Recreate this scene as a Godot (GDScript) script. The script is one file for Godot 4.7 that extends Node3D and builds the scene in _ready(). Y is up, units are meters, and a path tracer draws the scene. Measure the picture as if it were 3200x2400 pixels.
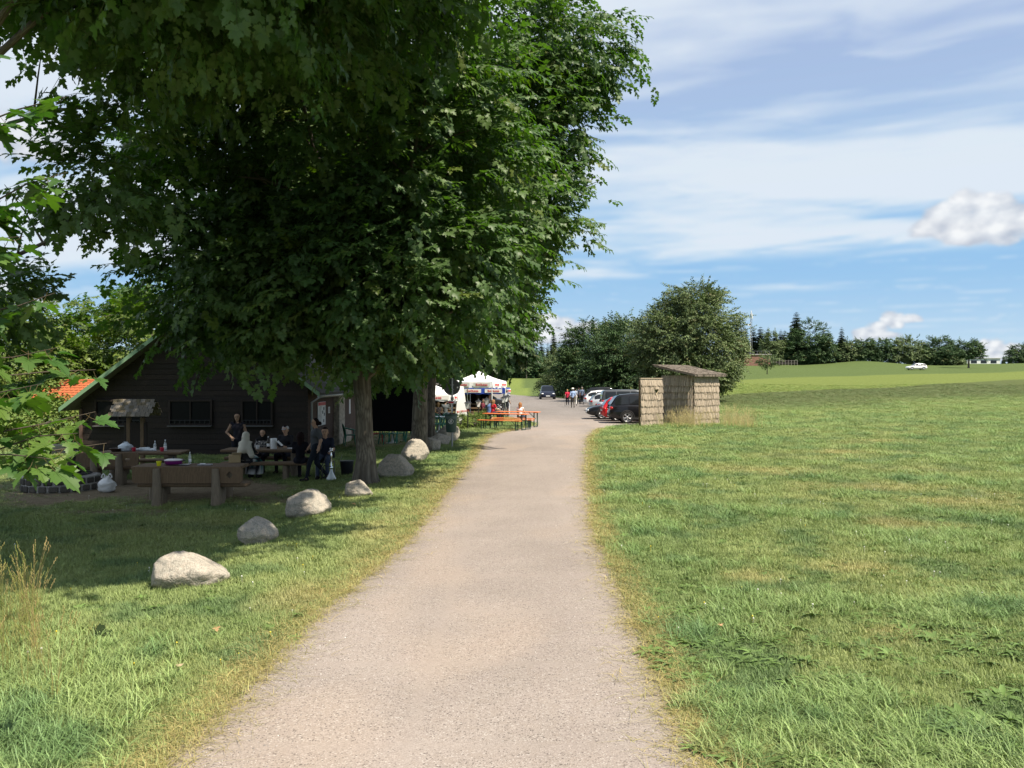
extends Node3D
# Picnic place and beer garden beside a gravel path, mountain meadow to the right.
const F := 2660.0     # focal length in photograph pixels (3200 wide)
const HZ := 1187.0    # row of the horizon in the photograph
const CH := 2.4       # eye height over the path, from benches, bin and cars that touch the ground
const LOW := -0.25    # the picnic ground lies a little lower than the path

var rng := RandomNumberGenerator.new()
var names := {}
var nz := FastNoiseLite.new()
var nz2 := FastNoiseLite.new()
var MT := {}

# ---------------------------------------------------------------- mesh builder
class MB:
	var v := PackedVector3Array()
	var n := PackedVector3Array()
	var c := PackedColorArray()
	var uv := PackedVector2Array()
	var ix := PackedInt32Array()
	var col := Color.WHITE
	func vert(p: Vector3, nn: Vector3, u := Vector2.ZERO) -> int:
		v.append(p); n.append(nn); c.append(col); uv.append(u)
		return v.size() - 1
	func face(a: int, b: int, d: int) -> void:
		var g := (v[d] - v[a]).cross(v[b] - v[a])
		ix.append(a)
		if g.dot(n[a] + n[b] + n[d]) >= 0.0:
			ix.append(b); ix.append(d)
		else:
			ix.append(d); ix.append(b)
	func tri(a: Vector3, b: Vector3, d: Vector3) -> void:
		var nn := (b - a).cross(d - a).normalized()
		var i := vert(a, nn, Vector2(a.x, a.y)); vert(b, nn, Vector2(b.x, b.y)); vert(d, nn, Vector2(d.x, d.y))
		face(i, i + 1, i + 2)
	func quad(a: Vector3, b: Vector3, d: Vector3, e: Vector3) -> void:
		var nn := (b - a).cross(e - a)
		if nn.length_squared() < 1e-14:
			nn = (d - b).cross(e - b)
		nn = nn.normalized()
		var lu := a.distance_to(b)
		var lv := a.distance_to(e)
		var i := vert(a, nn, Vector2(0, 0)); vert(b, nn, Vector2(lu, 0)); vert(d, nn, Vector2(lu, lv)); vert(e, nn, Vector2(0, lv))
		face(i, i + 1, i + 2); face(i, i + 2, i + 3)
	func box(ctr: Vector3, size: Vector3, bs := Basis.IDENTITY, ch := 0.0) -> void:
		var h := size * 0.5
		if ch <= 0.0:
			for ax in 3:
				for s in [-1.0, 1.0]:
					var d := Vector3.ZERO; d[ax] = s * h[ax]
					var u := Vector3.ZERO; u[(ax + 1) % 3] = h[(ax + 1) % 3]
					var w := Vector3.ZERO; w[(ax + 2) % 3] = h[(ax + 2) % 3] * s
					quad(ctr + bs * (d - u - w), ctr + bs * (d + u - w), ctr + bs * (d + u + w), ctr + bs * (d - u + w))
			return
		ch = minf(ch, 0.45 * minf(h.x, minf(h.y, h.z)) * 2.0)
		var P := {}
		for sx in [-1, 1]:
			for sy in [-1, 1]:
				for sz in [-1, 1]:
					var s := Vector3(sx, sy, sz)
					for ax in 3:
						var q := (h - Vector3(ch, ch, ch)) * s
						q[ax] = h[ax] * s[ax]
						P[[sx, sy, sz, ax]] = ctr + bs * q
					_out3(P[[sx, sy, sz, 0]], P[[sx, sy, sz, 1]], P[[sx, sy, sz, 2]], bs * s)
		for ax in 3:
			var b1 := (ax + 1) % 3
			var b2 := (ax + 2) % 3
			for s in [-1, 1]:
				var k := [[0, 0, 0], [0, 0, 0], [0, 0, 0], [0, 0, 0]]
				var q := [[-1, -1], [1, -1], [1, 1], [-1, 1]]
				for i in 4:
					k[i][ax] = s; k[i][b1] = q[i][0]; k[i][b2] = q[i][1]
				var d := Vector3.ZERO; d[ax] = s
				_out4(P[k[0] + [ax]], P[k[1] + [ax]], P[k[2] + [ax]], P[k[3] + [ax]], bs * d)
			for s1 in [-1, 1]:
				for s2 in [-1, 1]:
					var lo := [0, 0, 0]; var hi := [0, 0, 0]
					lo[ax] = -1; hi[ax] = 1
					lo[b1] = s1; hi[b1] = s1; lo[b2] = s2; hi[b2] = s2
					var d := Vector3.ZERO; d[b1] = s1; d[b2] = s2
					_out4(P[lo + [b1]], P[hi + [b1]], P[hi + [b2]], P[lo + [b2]], bs * d)
	func _out3(a: Vector3, b: Vector3, d: Vector3, out: Vector3) -> void:
		if (b - a).cross(d - a).dot(out) < 0.0: tri(a, d, b)
		else: tri(a, b, d)
	func _out4(a: Vector3, b: Vector3, d: Vector3, e: Vector3, out: Vector3) -> void:
		if (b - a).cross(e - a).dot(out) < 0.0: quad(a, e, d, b)
		else: quad(a, b, d, e)
	func bar(a: Vector3, b: Vector3, w: float, hgt: float, ch := 0.0) -> void:   # a beam from a to b
		var z := (b - a).normalized()
		var x := Vector3.UP.cross(z)
		if x.length() < 0.01: x = Vector3.RIGHT
		x = x.normalized()
		box((a + b) * 0.5, Vector3(w, hgt, a.distance_to(b)), Basis(x, z.cross(x), z), ch)
	func tube(pts: Array, rad: Array, sides := 8, cap := true, vs := 1.0) -> void:
		var fx := Vector3.ZERO
		var start := v.size()
		var along := 0.0
		for i in pts.size():
			var d: Vector3
			if i == 0: d = pts[1] - pts[0]
			elif i == pts.size() - 1: d = pts[i] - pts[i - 1]
			else: d = pts[i + 1] - pts[i - 1]
			d = d.normalized()
			if i == 0:
				fx = d.cross(Vector3.RIGHT if absf(d.x) < 0.8 else Vector3.UP).normalized()
			else:
				fx = (fx - d * fx.dot(d)).normalized()
				along += (pts[i] as Vector3).distance_to(pts[i - 1])
			var fy := d.cross(fx)
			var r: float = rad[i] if i < rad.size() else rad[-1]
			for k in sides + 1:
				var a := TAU * k / sides
				var o := fx * cos(a) + fy * sin(a)
				vert(pts[i] + o * r, o, Vector2(float(k) / sides, along * vs))
		for i in pts.size() - 1:
			for k in sides:
				var a := start + i * (sides + 1) + k
				var b := a + sides + 1
				face(a, a + 1, b + 1); face(a, b + 1, b)
		if cap:
			for e in [0, pts.size() - 1]:
				var d: Vector3 = (pts[0] - pts[1]) if e == 0 else (pts[e] - pts[e - 1])
				d = d.normalized()
				var r0: int = start + e * (sides + 1)
				var ce := vert(pts[e], d)
				var first := v.size()
				for k in sides + 1:
					vert(v[r0 + k], d, Vector2(0.5, 0.5))
				for k in sides:
					face(ce, first + k, first + k + 1)
	func lathe(prof: Array, sides: int, xf := Transform3D.IDENTITY) -> void:   # profile of (radius, height)
		var start := v.size()
		for i in prof.size():
			var a: Vector2 = prof[maxi(i - 1, 0)]
			var b: Vector2 = prof[mini(i + 1, prof.size() - 1)]
			var t := (b - a).normalized()
			for k in sides + 1:
				var an := TAU * k / sides
				var o := Vector3(cos(an), 0, sin(an))
				var nn := (o * t.y - Vector3.UP * t.x).normalized()
				vert(xf * (o * prof[i].x + Vector3.UP * prof[i].y), xf.basis * nn, Vector2(float(k) / sides, prof[i].y))
		for i in prof.size() - 1:
			for k in sides:
				var a := start + i * (sides + 1) + k
				var b := a + sides + 1
				if prof[i].x > 1e-5: face(a, a + 1, b + 1)
				if prof[i + 1].x > 1e-5: face(a, b + 1, b)
	func ell(ctr: Vector3, r: Vector3, bs := Basis.IDENTITY, nu := 10, nv := 7) -> void:
		var start := v.size()
		for j in nv + 1:
			var th := PI * j / nv
			for i in nu + 1:
				var ph := TAU * i / nu
				var u := Vector3(sin(th) * cos(ph), cos(th), sin(th) * sin(ph))
				vert(ctr + bs * (u * r), (bs * (u / r)).normalized(), Vector2(float(i) / nu, float(j) / nv))
		for j in nv:
			for i in nu:
				var a := start + j * (nu + 1) + i
				var b := a + nu + 1
				if j > 0: face(a, a + 1, b + 1)
				if j < nv - 1: face(a, b + 1, b)
	func grid(rows: Array, wrap := false, inside := Vector3.INF) -> void:   # smooth sheet through rows of points
		var start := v.size()
		var nr := rows.size()
		var nc: int = rows[0].size()
		var acc := PackedVector3Array(); acc.resize(nr * nc)
		for j in nr - 1:
			for i in (nc if wrap else nc - 1):
				var i2 := (i + 1) % nc
				var a: Vector3 = rows[j][i]; var b: Vector3 = rows[j][i2]; var d: Vector3 = rows[j + 1][i2]; var e: Vector3 = rows[j + 1][i]
				var g := (d - a).cross(e - b)
				acc[j * nc + i] += g; acc[j * nc + i2] += g; acc[(j + 1) * nc + i2] += g; acc[(j + 1) * nc + i] += g
		for j in nr:
			for i in nc:
				var nn := acc[j * nc + i].normalized()
				if inside != Vector3.INF and nn.dot(rows[j][i] - inside) < 0.0: nn = -nn
				vert(rows[j][i], nn, Vector2(float(i) / maxi(nc - 1, 1), float(j) / maxi(nr - 1, 1)))
		for j in nr - 1:
			for i in (nc if wrap else nc - 1):
				var a := start + j * nc + i
				var b := start + j * nc + (i + 1) % nc
				if v[a].distance_squared_to(v[b]) > 1e-10: face(a, b, b + nc)
				if v[a + nc].distance_squared_to(v[b + nc]) > 1e-10: face(a, b + nc, a + nc)
	func prism(poly: PackedVector2Array, z0: float, z1: float, xf := Transform3D.IDENTITY) -> void:
		var t := Geometry2D.triangulate_polygon(poly)
		for side in 2:
			var z := z0 if side == 0 else z1
			var nn := xf.basis * Vector3(0, 0, signf(z - (z0 + z1) * 0.5))
			var s := v.size()
			for p in poly: vert(xf * Vector3(p.x, p.y, z), nn.normalized(), p)
			for i in range(0, t.size(), 3): face(s + t[i], s + t[i + 1], s + t[i + 2])
		var ccw := not Geometry2D.is_polygon_clockwise(poly)
		for i in poly.size():
			var a := poly[i]; var b := poly[(i + 1) % poly.size()]
			var e := b - a
			var o := (Vector3(e.y, -e.x, 0) if ccw else Vector3(-e.y, e.x, 0))
			o = (xf.basis * o).normalized()
			var l := e.length()
			var s := vert(xf * Vector3(a.x, a.y, z0), o, Vector2(0, z0)); vert(xf * Vector3(b.x, b.y, z0), o, Vector2(l, z0)); vert(xf * Vector3(b.x, b.y, z1), o, Vector2(l, z1)); vert(xf * Vector3(a.x, a.y, z1), o, Vector2(0, z1))
			face(s, s + 1, s + 2); face(s, s + 2, s + 3)
	func mesh(m: Material) -> ArrayMesh:
		var a := []
		a.resize(Mesh.ARRAY_MAX)
		a[Mesh.ARRAY_VERTEX] = v; a[Mesh.ARRAY_NORMAL] = n; a[Mesh.ARRAY_COLOR] = c; a[Mesh.ARRAY_TEX_UV] = uv; a[Mesh.ARRAY_INDEX] = ix
		var am := ArrayMesh.new()
		am.add_surface_from_arrays(Mesh.PRIMITIVE_TRIANGLES, a)
		am.surface_set_material(0, m)
		return am

# ---------------------------------------------------------------- naming and nodes
func numbered(nm: String) -> String:
	if not names.has(nm):
		names[nm] = 0
		return nm
	names[nm] += 1
	return "%s_%03d" % [nm, names[nm]]

func tag(o: Node, label: String, cat: String, group := "", kind := "") -> Node:
	if label: o.set_meta("label", label)
	if cat: o.set_meta("category", cat)
	if group: o.set_meta("group", group)
	if kind: o.set_meta("kind", kind)
	return o

func thing(nm: String, label: String, cat: String, at: Vector3, yaw := 0.0, group := "") -> Node3D:
	var o := Node3D.new()
	o.name = numbered(nm)
	add_child(o)
	o.position = at
	o.rotation.y = yaw
	tag(o, label, cat, group)
	return o

func part(par: Node, nm: String, m, mt: Material = null, at := Vector3.ZERO) -> MeshInstance3D:
	var o := MeshInstance3D.new()
	o.name = nm
	o.mesh = m.mesh(mt) if m is MB else m
	o.position = at
	par.add_child(o, true)
	return o

func single(nm: String, m, mt: Material, label: String, cat: String, at := Vector3.ZERO, yaw := 0.0, group := "") -> MeshInstance3D:
	var o := MeshInstance3D.new()
	o.name = numbered(nm)
	o.mesh = m.mesh(mt) if m is MB else m
	add_child(o)
	o.position = at
	o.rotation.y = yaw
	tag(o, label, cat, group)
	return o

func setting(nm: String, m, mt: Material = null) -> MeshInstance3D:
	var o := MeshInstance3D.new()
	o.name = numbered(nm)
	o.mesh = m.mesh(mt) if m is MB else m
	add_child(o)
	o.set_meta("kind", "structure")
	return o

func copies(par: Node, nm: String, mesh: Mesh, xf: Array, cols: Array) -> MultiMeshInstance3D:
	var mm := MultiMesh.new()
	mm.transform_format = MultiMesh.TRANSFORM_3D
	mm.use_colors = cols.size() > 0
	mm.mesh = mesh
	mm.instance_count = xf.size()
	for i in xf.size():
		mm.set_instance_transform(i, xf[i])
		if cols.size() > 0: mm.set_instance_color(i, cols[i])
	var o := MultiMeshInstance3D.new()
	o.name = nm if par != self else numbered(nm)
	o.multimesh = mm
	par.add_child(o, true)
	o.set_meta("kind", "stuff")
	return o

# a photograph pixel on ground of height g, or at a known distance
func gp(px: float, py: float, g := 0.0) -> Vector3:
	var d := (CH - g) * F / (py - HZ)
	return Vector3((px - 1600.0) / F * d, g, -d)
func wp(px: float, py: float, d: float) -> Vector3:
	return Vector3((px - 1600.0) / F * d, CH - (py - HZ) / F * d, -d)

func R(a: float, b: float) -> float:
	return rng.randf_range(a, b)

func ss(a: float, b: float, x: float) -> float:
	return smoothstep(a, b, x)

# ---------------------------------------------------------------- materials and textures
func lin(r: float, g: float, b: float) -> Color:
	return Color(r, g, b).linear_to_srgb()

func mk(r: float, g: float, b: float, rough := 0.7, metal := 0.0, spec := 0.5) -> StandardMaterial3D:
	var m := StandardMaterial3D.new()
	m.albedo_color = lin(r, g, b)
	m.roughness = rough
	m.metallic = metal
	m.metallic_specular = spec
	return m

func vmat(rough := 0.7, spec := 0.5, back := Color.BLACK) -> StandardMaterial3D:   # colour comes from the vertices
	var m := StandardMaterial3D.new()
	m.vertex_color_use_as_albedo = true
	m.roughness = rough
	m.metallic_specular = spec
	m.cull_mode = BaseMaterial3D.CULL_DISABLED
	if back != Color.BLACK:
		m.backlight_enabled = true
		m.backlight = back
	return m

# grey picture from seamless noise, stretched by sx, sy
func noise_image(size: int, freq: float, oct: int, sd: int, sx := 1.0, sy := 1.0, type := FastNoiseLite.TYPE_SIMPLEX_SMOOTH) -> PackedFloat32Array:
	var q := FastNoiseLite.new()
	q.noise_type = type
	q.seed = sd
	q.frequency = freq
	q.fractal_octaves = oct
	q.fractal_type = FastNoiseLite.FRACTAL_FBM if oct > 1 else FastNoiseLite.FRACTAL_NONE
	if type == FastNoiseLite.TYPE_CELLULAR:
		q.cellular_return_type = FastNoiseLite.RETURN_CELL_VALUE
		q.cellular_jitter = 1.0
	var out := PackedFloat32Array()
	out.resize(size * size)
	# wrapped on two circles per axis: seamless both ways
	var s := float(size) / TAU
	for y in size:
		var ay := TAU * y / size
		var cy := cos(ay) * s * sy
		var sny := sin(ay) * s * sy
		for x in size:
			var ax := TAU * x / size
			out[y * size + x] = q.get_noise_3d(cos(ax) * s * sx + cy * 1.37, sin(ax) * s * sx + sny, cy - sny * 0.71) * 0.5 + 0.5
	return out

func flat_noise(size: int, freq: float, oct: int, sd: int, type := FastNoiseLite.TYPE_SIMPLEX_SMOOTH, ret := FastNoiseLite.RETURN_CELL_VALUE) -> PackedByteArray:
	var q := FastNoiseLite.new()
	q.noise_type = type
	q.seed = sd
	q.frequency = freq
	q.fractal_octaves = oct
	q.fractal_type = FastNoiseLite.FRACTAL_FBM if oct > 1 else FastNoiseLite.FRACTAL_NONE
	q.cellular_return_type = ret
	q.cellular_jitter = 1.0
	var im := q.get_seamless_image(size, size, false, false, 0.15, true)
	im.convert(Image.FORMAT_L8)
	return im.get_data()

func pic(size: int, f: Callable) -> ImageTexture:    # f(index) -> linear Color
	var d := PackedByteArray()
	d.resize(size * size * 3)
	for i in size * size:
		var c: Color = f.call(i)
		c = c.linear_to_srgb()
		d[i * 3] = clampi(int(c.r * 255.0), 0, 255); d[i * 3 + 1] = clampi(int(c.g * 255.0), 0, 255); d[i * 3 + 2] = clampi(int(c.b * 255.0), 0, 255)
	return ImageTexture.create_from_image(Image.create_from_data(size, size, false, Image.FORMAT_RGB8, d))

func grey_tex(size: int, data: PackedByteArray) -> ImageTexture:
	return ImageTexture.create_from_image(Image.create_from_data(size, size, false, Image.FORMAT_L8, data))

func normal_tex(size: int, data: PackedByteArray, k: float) -> ImageTexture:
	var im := Image.create_from_data(size, size, false, Image.FORMAT_L8, data)
	im.convert(Image.FORMAT_RGBA8)
	im.bump_map_to_normal_map(k)
	return ImageTexture.create_from_image(im)

func make_textures() -> void:
	# two greyscale sheets used over and over: fine mottling and grain
	var mot := flat_noise(256, 0.03, 5, 11)
	MT["mottle"] = pic(256, func(i): var t := mot[i] / 255.0; var k := 0.55 + 0.9 * t; return Color(k, k, k) * 0.72)
	# wood grain running along v
	var g1 := FastNoiseLite.new(); g1.seed = 5; g1.frequency = 0.02; g1.fractal_octaves = 4
	var gr := PackedByteArray(); gr.resize(256 * 256)
	for y in 256:
		for x in 256:
			gr[y * 256 + x] = clampi(int(128.0 + 150.0 * g1.get_noise_2d(x * 6.0, 90.0 * sin(TAU * y / 256.0) * 0.25)), 0, 255)
	MT["grain"] = pic(256, func(i): var k := 0.45 + 0.75 * gr[i] / 255.0; return Color(k, k * 0.98, k * 0.95) * 0.85)
	MT["grain_n"] = normal_tex(256, gr, 3.0)
	# bark: furrowed plates, long way up the trunk
	var bk := PackedByteArray(); bk.resize(256 * 256)
	var g2 := FastNoiseLite.new(); g2.seed = 8; g2.frequency = 0.03; g2.fractal_octaves = 4; g2.fractal_type = FastNoiseLite.FRACTAL_RIDGED
	for y in 256:
		for x in 256:
			var a := TAU * x / 256.0
			var t := g2.get_noise_3d(cos(a) * 70.0, sin(a) * 70.0, 32.0 * sin(TAU * y / 256.0))
			bk[y * 256 + x] = clampi(int(140.0 + 120.0 * t), 0, 255)
	MT["bark"] = pic(256, func(i): var t := bk[i] / 255.0; return Color(0.075, 0.064, 0.052).lerp(Color(0.33, 0.295, 0.24), 1.0 - t))
	var inv := PackedByteArray(); inv.resize(256 * 256)
	for i in inv.size(): inv[i] = 255 - bk[i]
	MT["bark_h"] = grey_tex(256, inv)
	# gravel: small stones of different tone with dust between
	var cv := flat_noise(1024, 0.16, 1, 3, FastNoiseLite.TYPE_CELLULAR)
	var cd := flat_noise(1024, 0.16, 1, 3, FastNoiseLite.TYPE_CELLULAR, FastNoiseLite.RETURN_DISTANCE)
	var cp := flat_noise(1024, 0.012, 4, 7)
	MT["gravel"] = pic(1024, func(i):
		var t := cv[i] / 255.0
		var stone := Color(0.40, 0.355, 0.325).lerp(Color(0.58, 0.525, 0.485), t)
		if t < 0.06: stone = Color(0.24, 0.215, 0.20)
		elif t > 0.95: stone = Color(0.68, 0.645, 0.61)
		var dust := Color(0.47, 0.41, 0.36)
		var e := smoothstep(0.55, 0.95, cd[i] / 255.0)
		var w := clampf(e * 0.75 + (cp[i] / 255.0 - 0.5) * 0.9, 0.0, 1.0)
		return stone.lerp(dust, w))
	MT["gravel_n"] = normal_tex(1024, cd, 2.5)
	# grassy floor seen between the blades and far away
	var ga := flat_noise(512, 0.09, 3, 21)
	var gb := flat_noise(512, 0.015, 4, 22)
	MT["turf"] = pic(512, func(i):
		var k := 0.50 + 0.55 * ga[i] / 255.0 + 0.35 * (gb[i] / 255.0 - 0.5)
		return Color(k, k, k * 0.95) * 0.95)
	MT["turf_h"] = grey_tex(512, ga)
	# rock with grey and pale lichen blotches
	var ra := flat_noise(512, 0.025, 5, 31)
	var rb := flat_noise(512, 0.09, 3, 32)
	var la := flat_noise(512, 0.018, 4, 35)     # lichen and mineral bands, not tied to the relief
	var lb := flat_noise(512, 0.07, 3, 36)
	MT["rock"] = pic(512, func(i):
		var t := la[i] / 255.0
		var q := Color(0.34, 0.32, 0.29).lerp(Color(0.56, 0.53, 0.48), smoothstep(0.3, 0.7, t))
		if lb[i] > 160: q = q.lerp(Color(0.70, 0.68, 0.60), 0.6)
		elif lb[i] < 84: q = q.lerp(Color(0.24, 0.235, 0.21), 0.6)
		if t > 0.62: q = q.lerp(Color(0.50, 0.42, 0.36), 0.5)
		return q)
	var rh := PackedByteArray(); rh.resize(512 * 512)
	for i in rh.size(): rh[i] = (int(ra[i]) * 2 + int(rb[i])) / 3
	MT["rock_h"] = grey_tex(512, rh)
	MT["rock_n"] = normal_tex(512, rh, 5.0)
	# woven cloth
	MT["blotch"] = pic(256, func(i): var t := mot[(i * 7) % 65536] / 255.0; return Color.WHITE.lerp(Color(0.5, 0.5, 0.5), t * 0.5))

func textured(m: StandardMaterial3D, tex: String, scale: float, world := true, hgt := "", hs := 0.0) -> StandardMaterial3D:
	m.albedo_texture = MT[tex]
	m.uv1_triplanar = true
	m.uv1_world_triplanar = world
	m.uv1_scale = Vector3.ONE * scale
	if hgt:
		m.heightmap_enabled = true
		m.heightmap_texture = MT[hgt]
		m.heightmap_scale = hs
	return m

func wood(r: float, g: float, b: float, rough := 0.8, along_u := false) -> StandardMaterial3D:
	var m := mk(r, g, b, rough)
	m.albedo_texture = MT["grain"]
	m.normal_enabled = true
	m.normal_texture = MT["grain_n"]
	m.normal_scale = 0.7
	m.uv1_triplanar = true
	m.uv1_scale = Vector3(2.2, 2.2, 2.2)
	return m

func make_materials() -> void:
	MT["m_rock"] = textured(mk(0.70, 0.68, 0.64, 0.9, 0, 0.3), "rock", 1.1, false, "rock_h", 1.6)
	var bark := mk(1, 1, 1, 0.95, 0, 0.2)
	bark.albedo_texture = MT["bark"]
	bark.heightmap_enabled = true
	bark.heightmap_texture = MT["bark_h"]
	bark.heightmap_scale = 2.5
	bark.uv1_scale = Vector3(1, 0.6, 1)
	bark.vertex_color_use_as_albedo = true
	MT["m_bark"] = bark
	MT["m_twig"] = mk(0.07, 0.055, 0.04, 0.9)
	MT["m_leaf"] = vmat(0.45, 0.40, Color(0.76, 0.92, 0.36))
	MT["m_leaf_far"] = vmat(0.6, 0.35, Color(0.50, 0.58, 0.24))
	MT["m_needle"] = vmat(0.7, 0.3, Color(0.12, 0.14, 0.06))
	MT["m_blade"] = vmat(0.55, 0.35, Color(0.45, 0.5, 0.2))
	MT["m_straw"] = vmat(0.8, 0.2, Color(0.3, 0.3, 0.2))
	MT["m_plain"] = vmat(0.75, 0.35)
	MT["m_cloth"] = vmat(0.9, 0.2)
	MT["m_log"] = wood(0.19, 0.125, 0.072, 0.85)
	MT["m_post"] = wood(0.26, 0.21, 0.155, 0.9)
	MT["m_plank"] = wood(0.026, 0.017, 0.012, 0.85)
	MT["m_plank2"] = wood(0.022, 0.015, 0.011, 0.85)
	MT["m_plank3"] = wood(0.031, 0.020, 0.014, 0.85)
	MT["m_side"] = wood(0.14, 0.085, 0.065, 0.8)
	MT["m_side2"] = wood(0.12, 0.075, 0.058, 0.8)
	MT["m_grey_wood"] = wood(0.36, 0.34, 0.31, 0.9)
	MT["m_roof_grey"] = textured(mk(0.16, 0.155, 0.15, 0.9), "mottle", 0.9)
	MT["m_verge"] = mk(0.16, 0.27, 0.15, 0.55)
	MT["m_shingle0"] = wood(0.20, 0.175, 0.14, 0.9)
	MT["m_shingle1"] = wood(0.25, 0.225, 0.19, 0.9)
	MT["m_shingle2"] = wood(0.15, 0.125, 0.075, 0.9)
	MT["m_tile"] = textured(mk(0.52, 0.135, 0.045, 0.8), "mottle", 1.6)
	for k in 3:
		MT["m_stone%d" % k] = textured(mk([0.16, 0.21, 0.12][k], [0.155, 0.20, 0.115][k], [0.15, 0.19, 0.11][k], 0.9), "rock", 2.0, false)
	MT["m_orange"] = mk(0.74, 0.19, 0.045, 0.5)
	MT["m_black_metal"] = mk(0.012, 0.013, 0.014, 0.45)
	MT["m_green_metal"] = mk(0.02, 0.055, 0.04, 0.5)
	MT["m_grey_metal"] = mk(0.30, 0.31, 0.31, 0.45, 0.6)
	MT["m_white"] = mk(0.80, 0.80, 0.80, 0.7)
	MT["m_white_metal"] = mk(0.72, 0.73, 0.74, 0.4)
	MT["m_cream"] = textured(mk(0.62, 0.55, 0.45, 0.9), "mottle", 0.7)
	MT["m_glass_dark"] = mk(0.012, 0.014, 0.016, 0.08, 0.0, 0.5)
	MT["m_glass_hut"] = mk(0.008, 0.008, 0.008, 0.35, 0.0, 0.2)
	MT["m_rubber"] = mk(0.012, 0.012, 0.013, 0.8)
	MT["m_rim"] = mk(0.60, 0.61, 0.63, 0.3, 0.85)
	MT["m_chrome"] = mk(0.75, 0.76, 0.78, 0.15, 1.0)
	MT["m_lamp_glass"] = mk(0.85, 0.87, 0.9, 0.08, 0.0, 0.6)
	MT["m_red_glass"] = mk(0.35, 0.012, 0.012, 0.12, 0.0, 0.6)
	MT["m_soot"] = mk(0.010, 0.010, 0.010, 0.85)

func paint(r: float, g: float, b: float, metal := 0.0) -> StandardMaterial3D:
	var m := mk(r, g, b, 0.35, metal, 0.3)
	m.clearcoat_enabled = true
	m.clearcoat = 0.55
	m.clearcoat_roughness = 0.04
	return m

# ---------------------------------------------------------------- camera, sky, sun
func make_view() -> void:
	var cam := Camera3D.new()
	cam.name = "camera"
	cam.fov = rad_to_deg(2.0 * atan(1200.0 / F))
	cam.near = 0.1
	cam.far = 4000.0
	add_child(cam)
	cam.position = Vector3(0, CH, 0)
	cam.rotation.x = -atan((1200.0 - HZ) / F)
	cam.current = true

	var env := Environment.new()
	env.background_mode = Environment.BG_SKY
	env.tonemap_mode = Environment.TONE_MAPPER_LINEAR
	env.tonemap_exposure = 1.85
	env.sdfgi_enabled = true
	env.ssao_enabled = true
	env.ssil_enabled = true
	var sky := Sky.new()
	var pm := PanoramaSkyMaterial.new()
	pm.panorama = make_sky()
	pm.energy_multiplier = 0.545
	sky.sky_material = pm
	env.sky = sky
	var we := WorldEnvironment.new()
	we.name = "world"
	we.environment = env
	add_child(we)

	var sun := DirectionalLight3D.new()
	sun.name = "sun"
	var el := deg_to_rad(56.0)
	var az := deg_to_rad(37.0)       # a little behind the camera, from the right
	var to := Vector3(cos(el) * cos(az), sin(el), cos(el) * sin(az))
	add_child(sun)
	sun.look_at_from_position(to * 50.0, Vector3.ZERO, Vector3.UP)
	sun.light_energy = 1.55
	sun.light_color = Color(1.0, 0.955, 0.88)
	sun.light_angular_distance = 0.5
	sun.shadow_enabled = true

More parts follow.
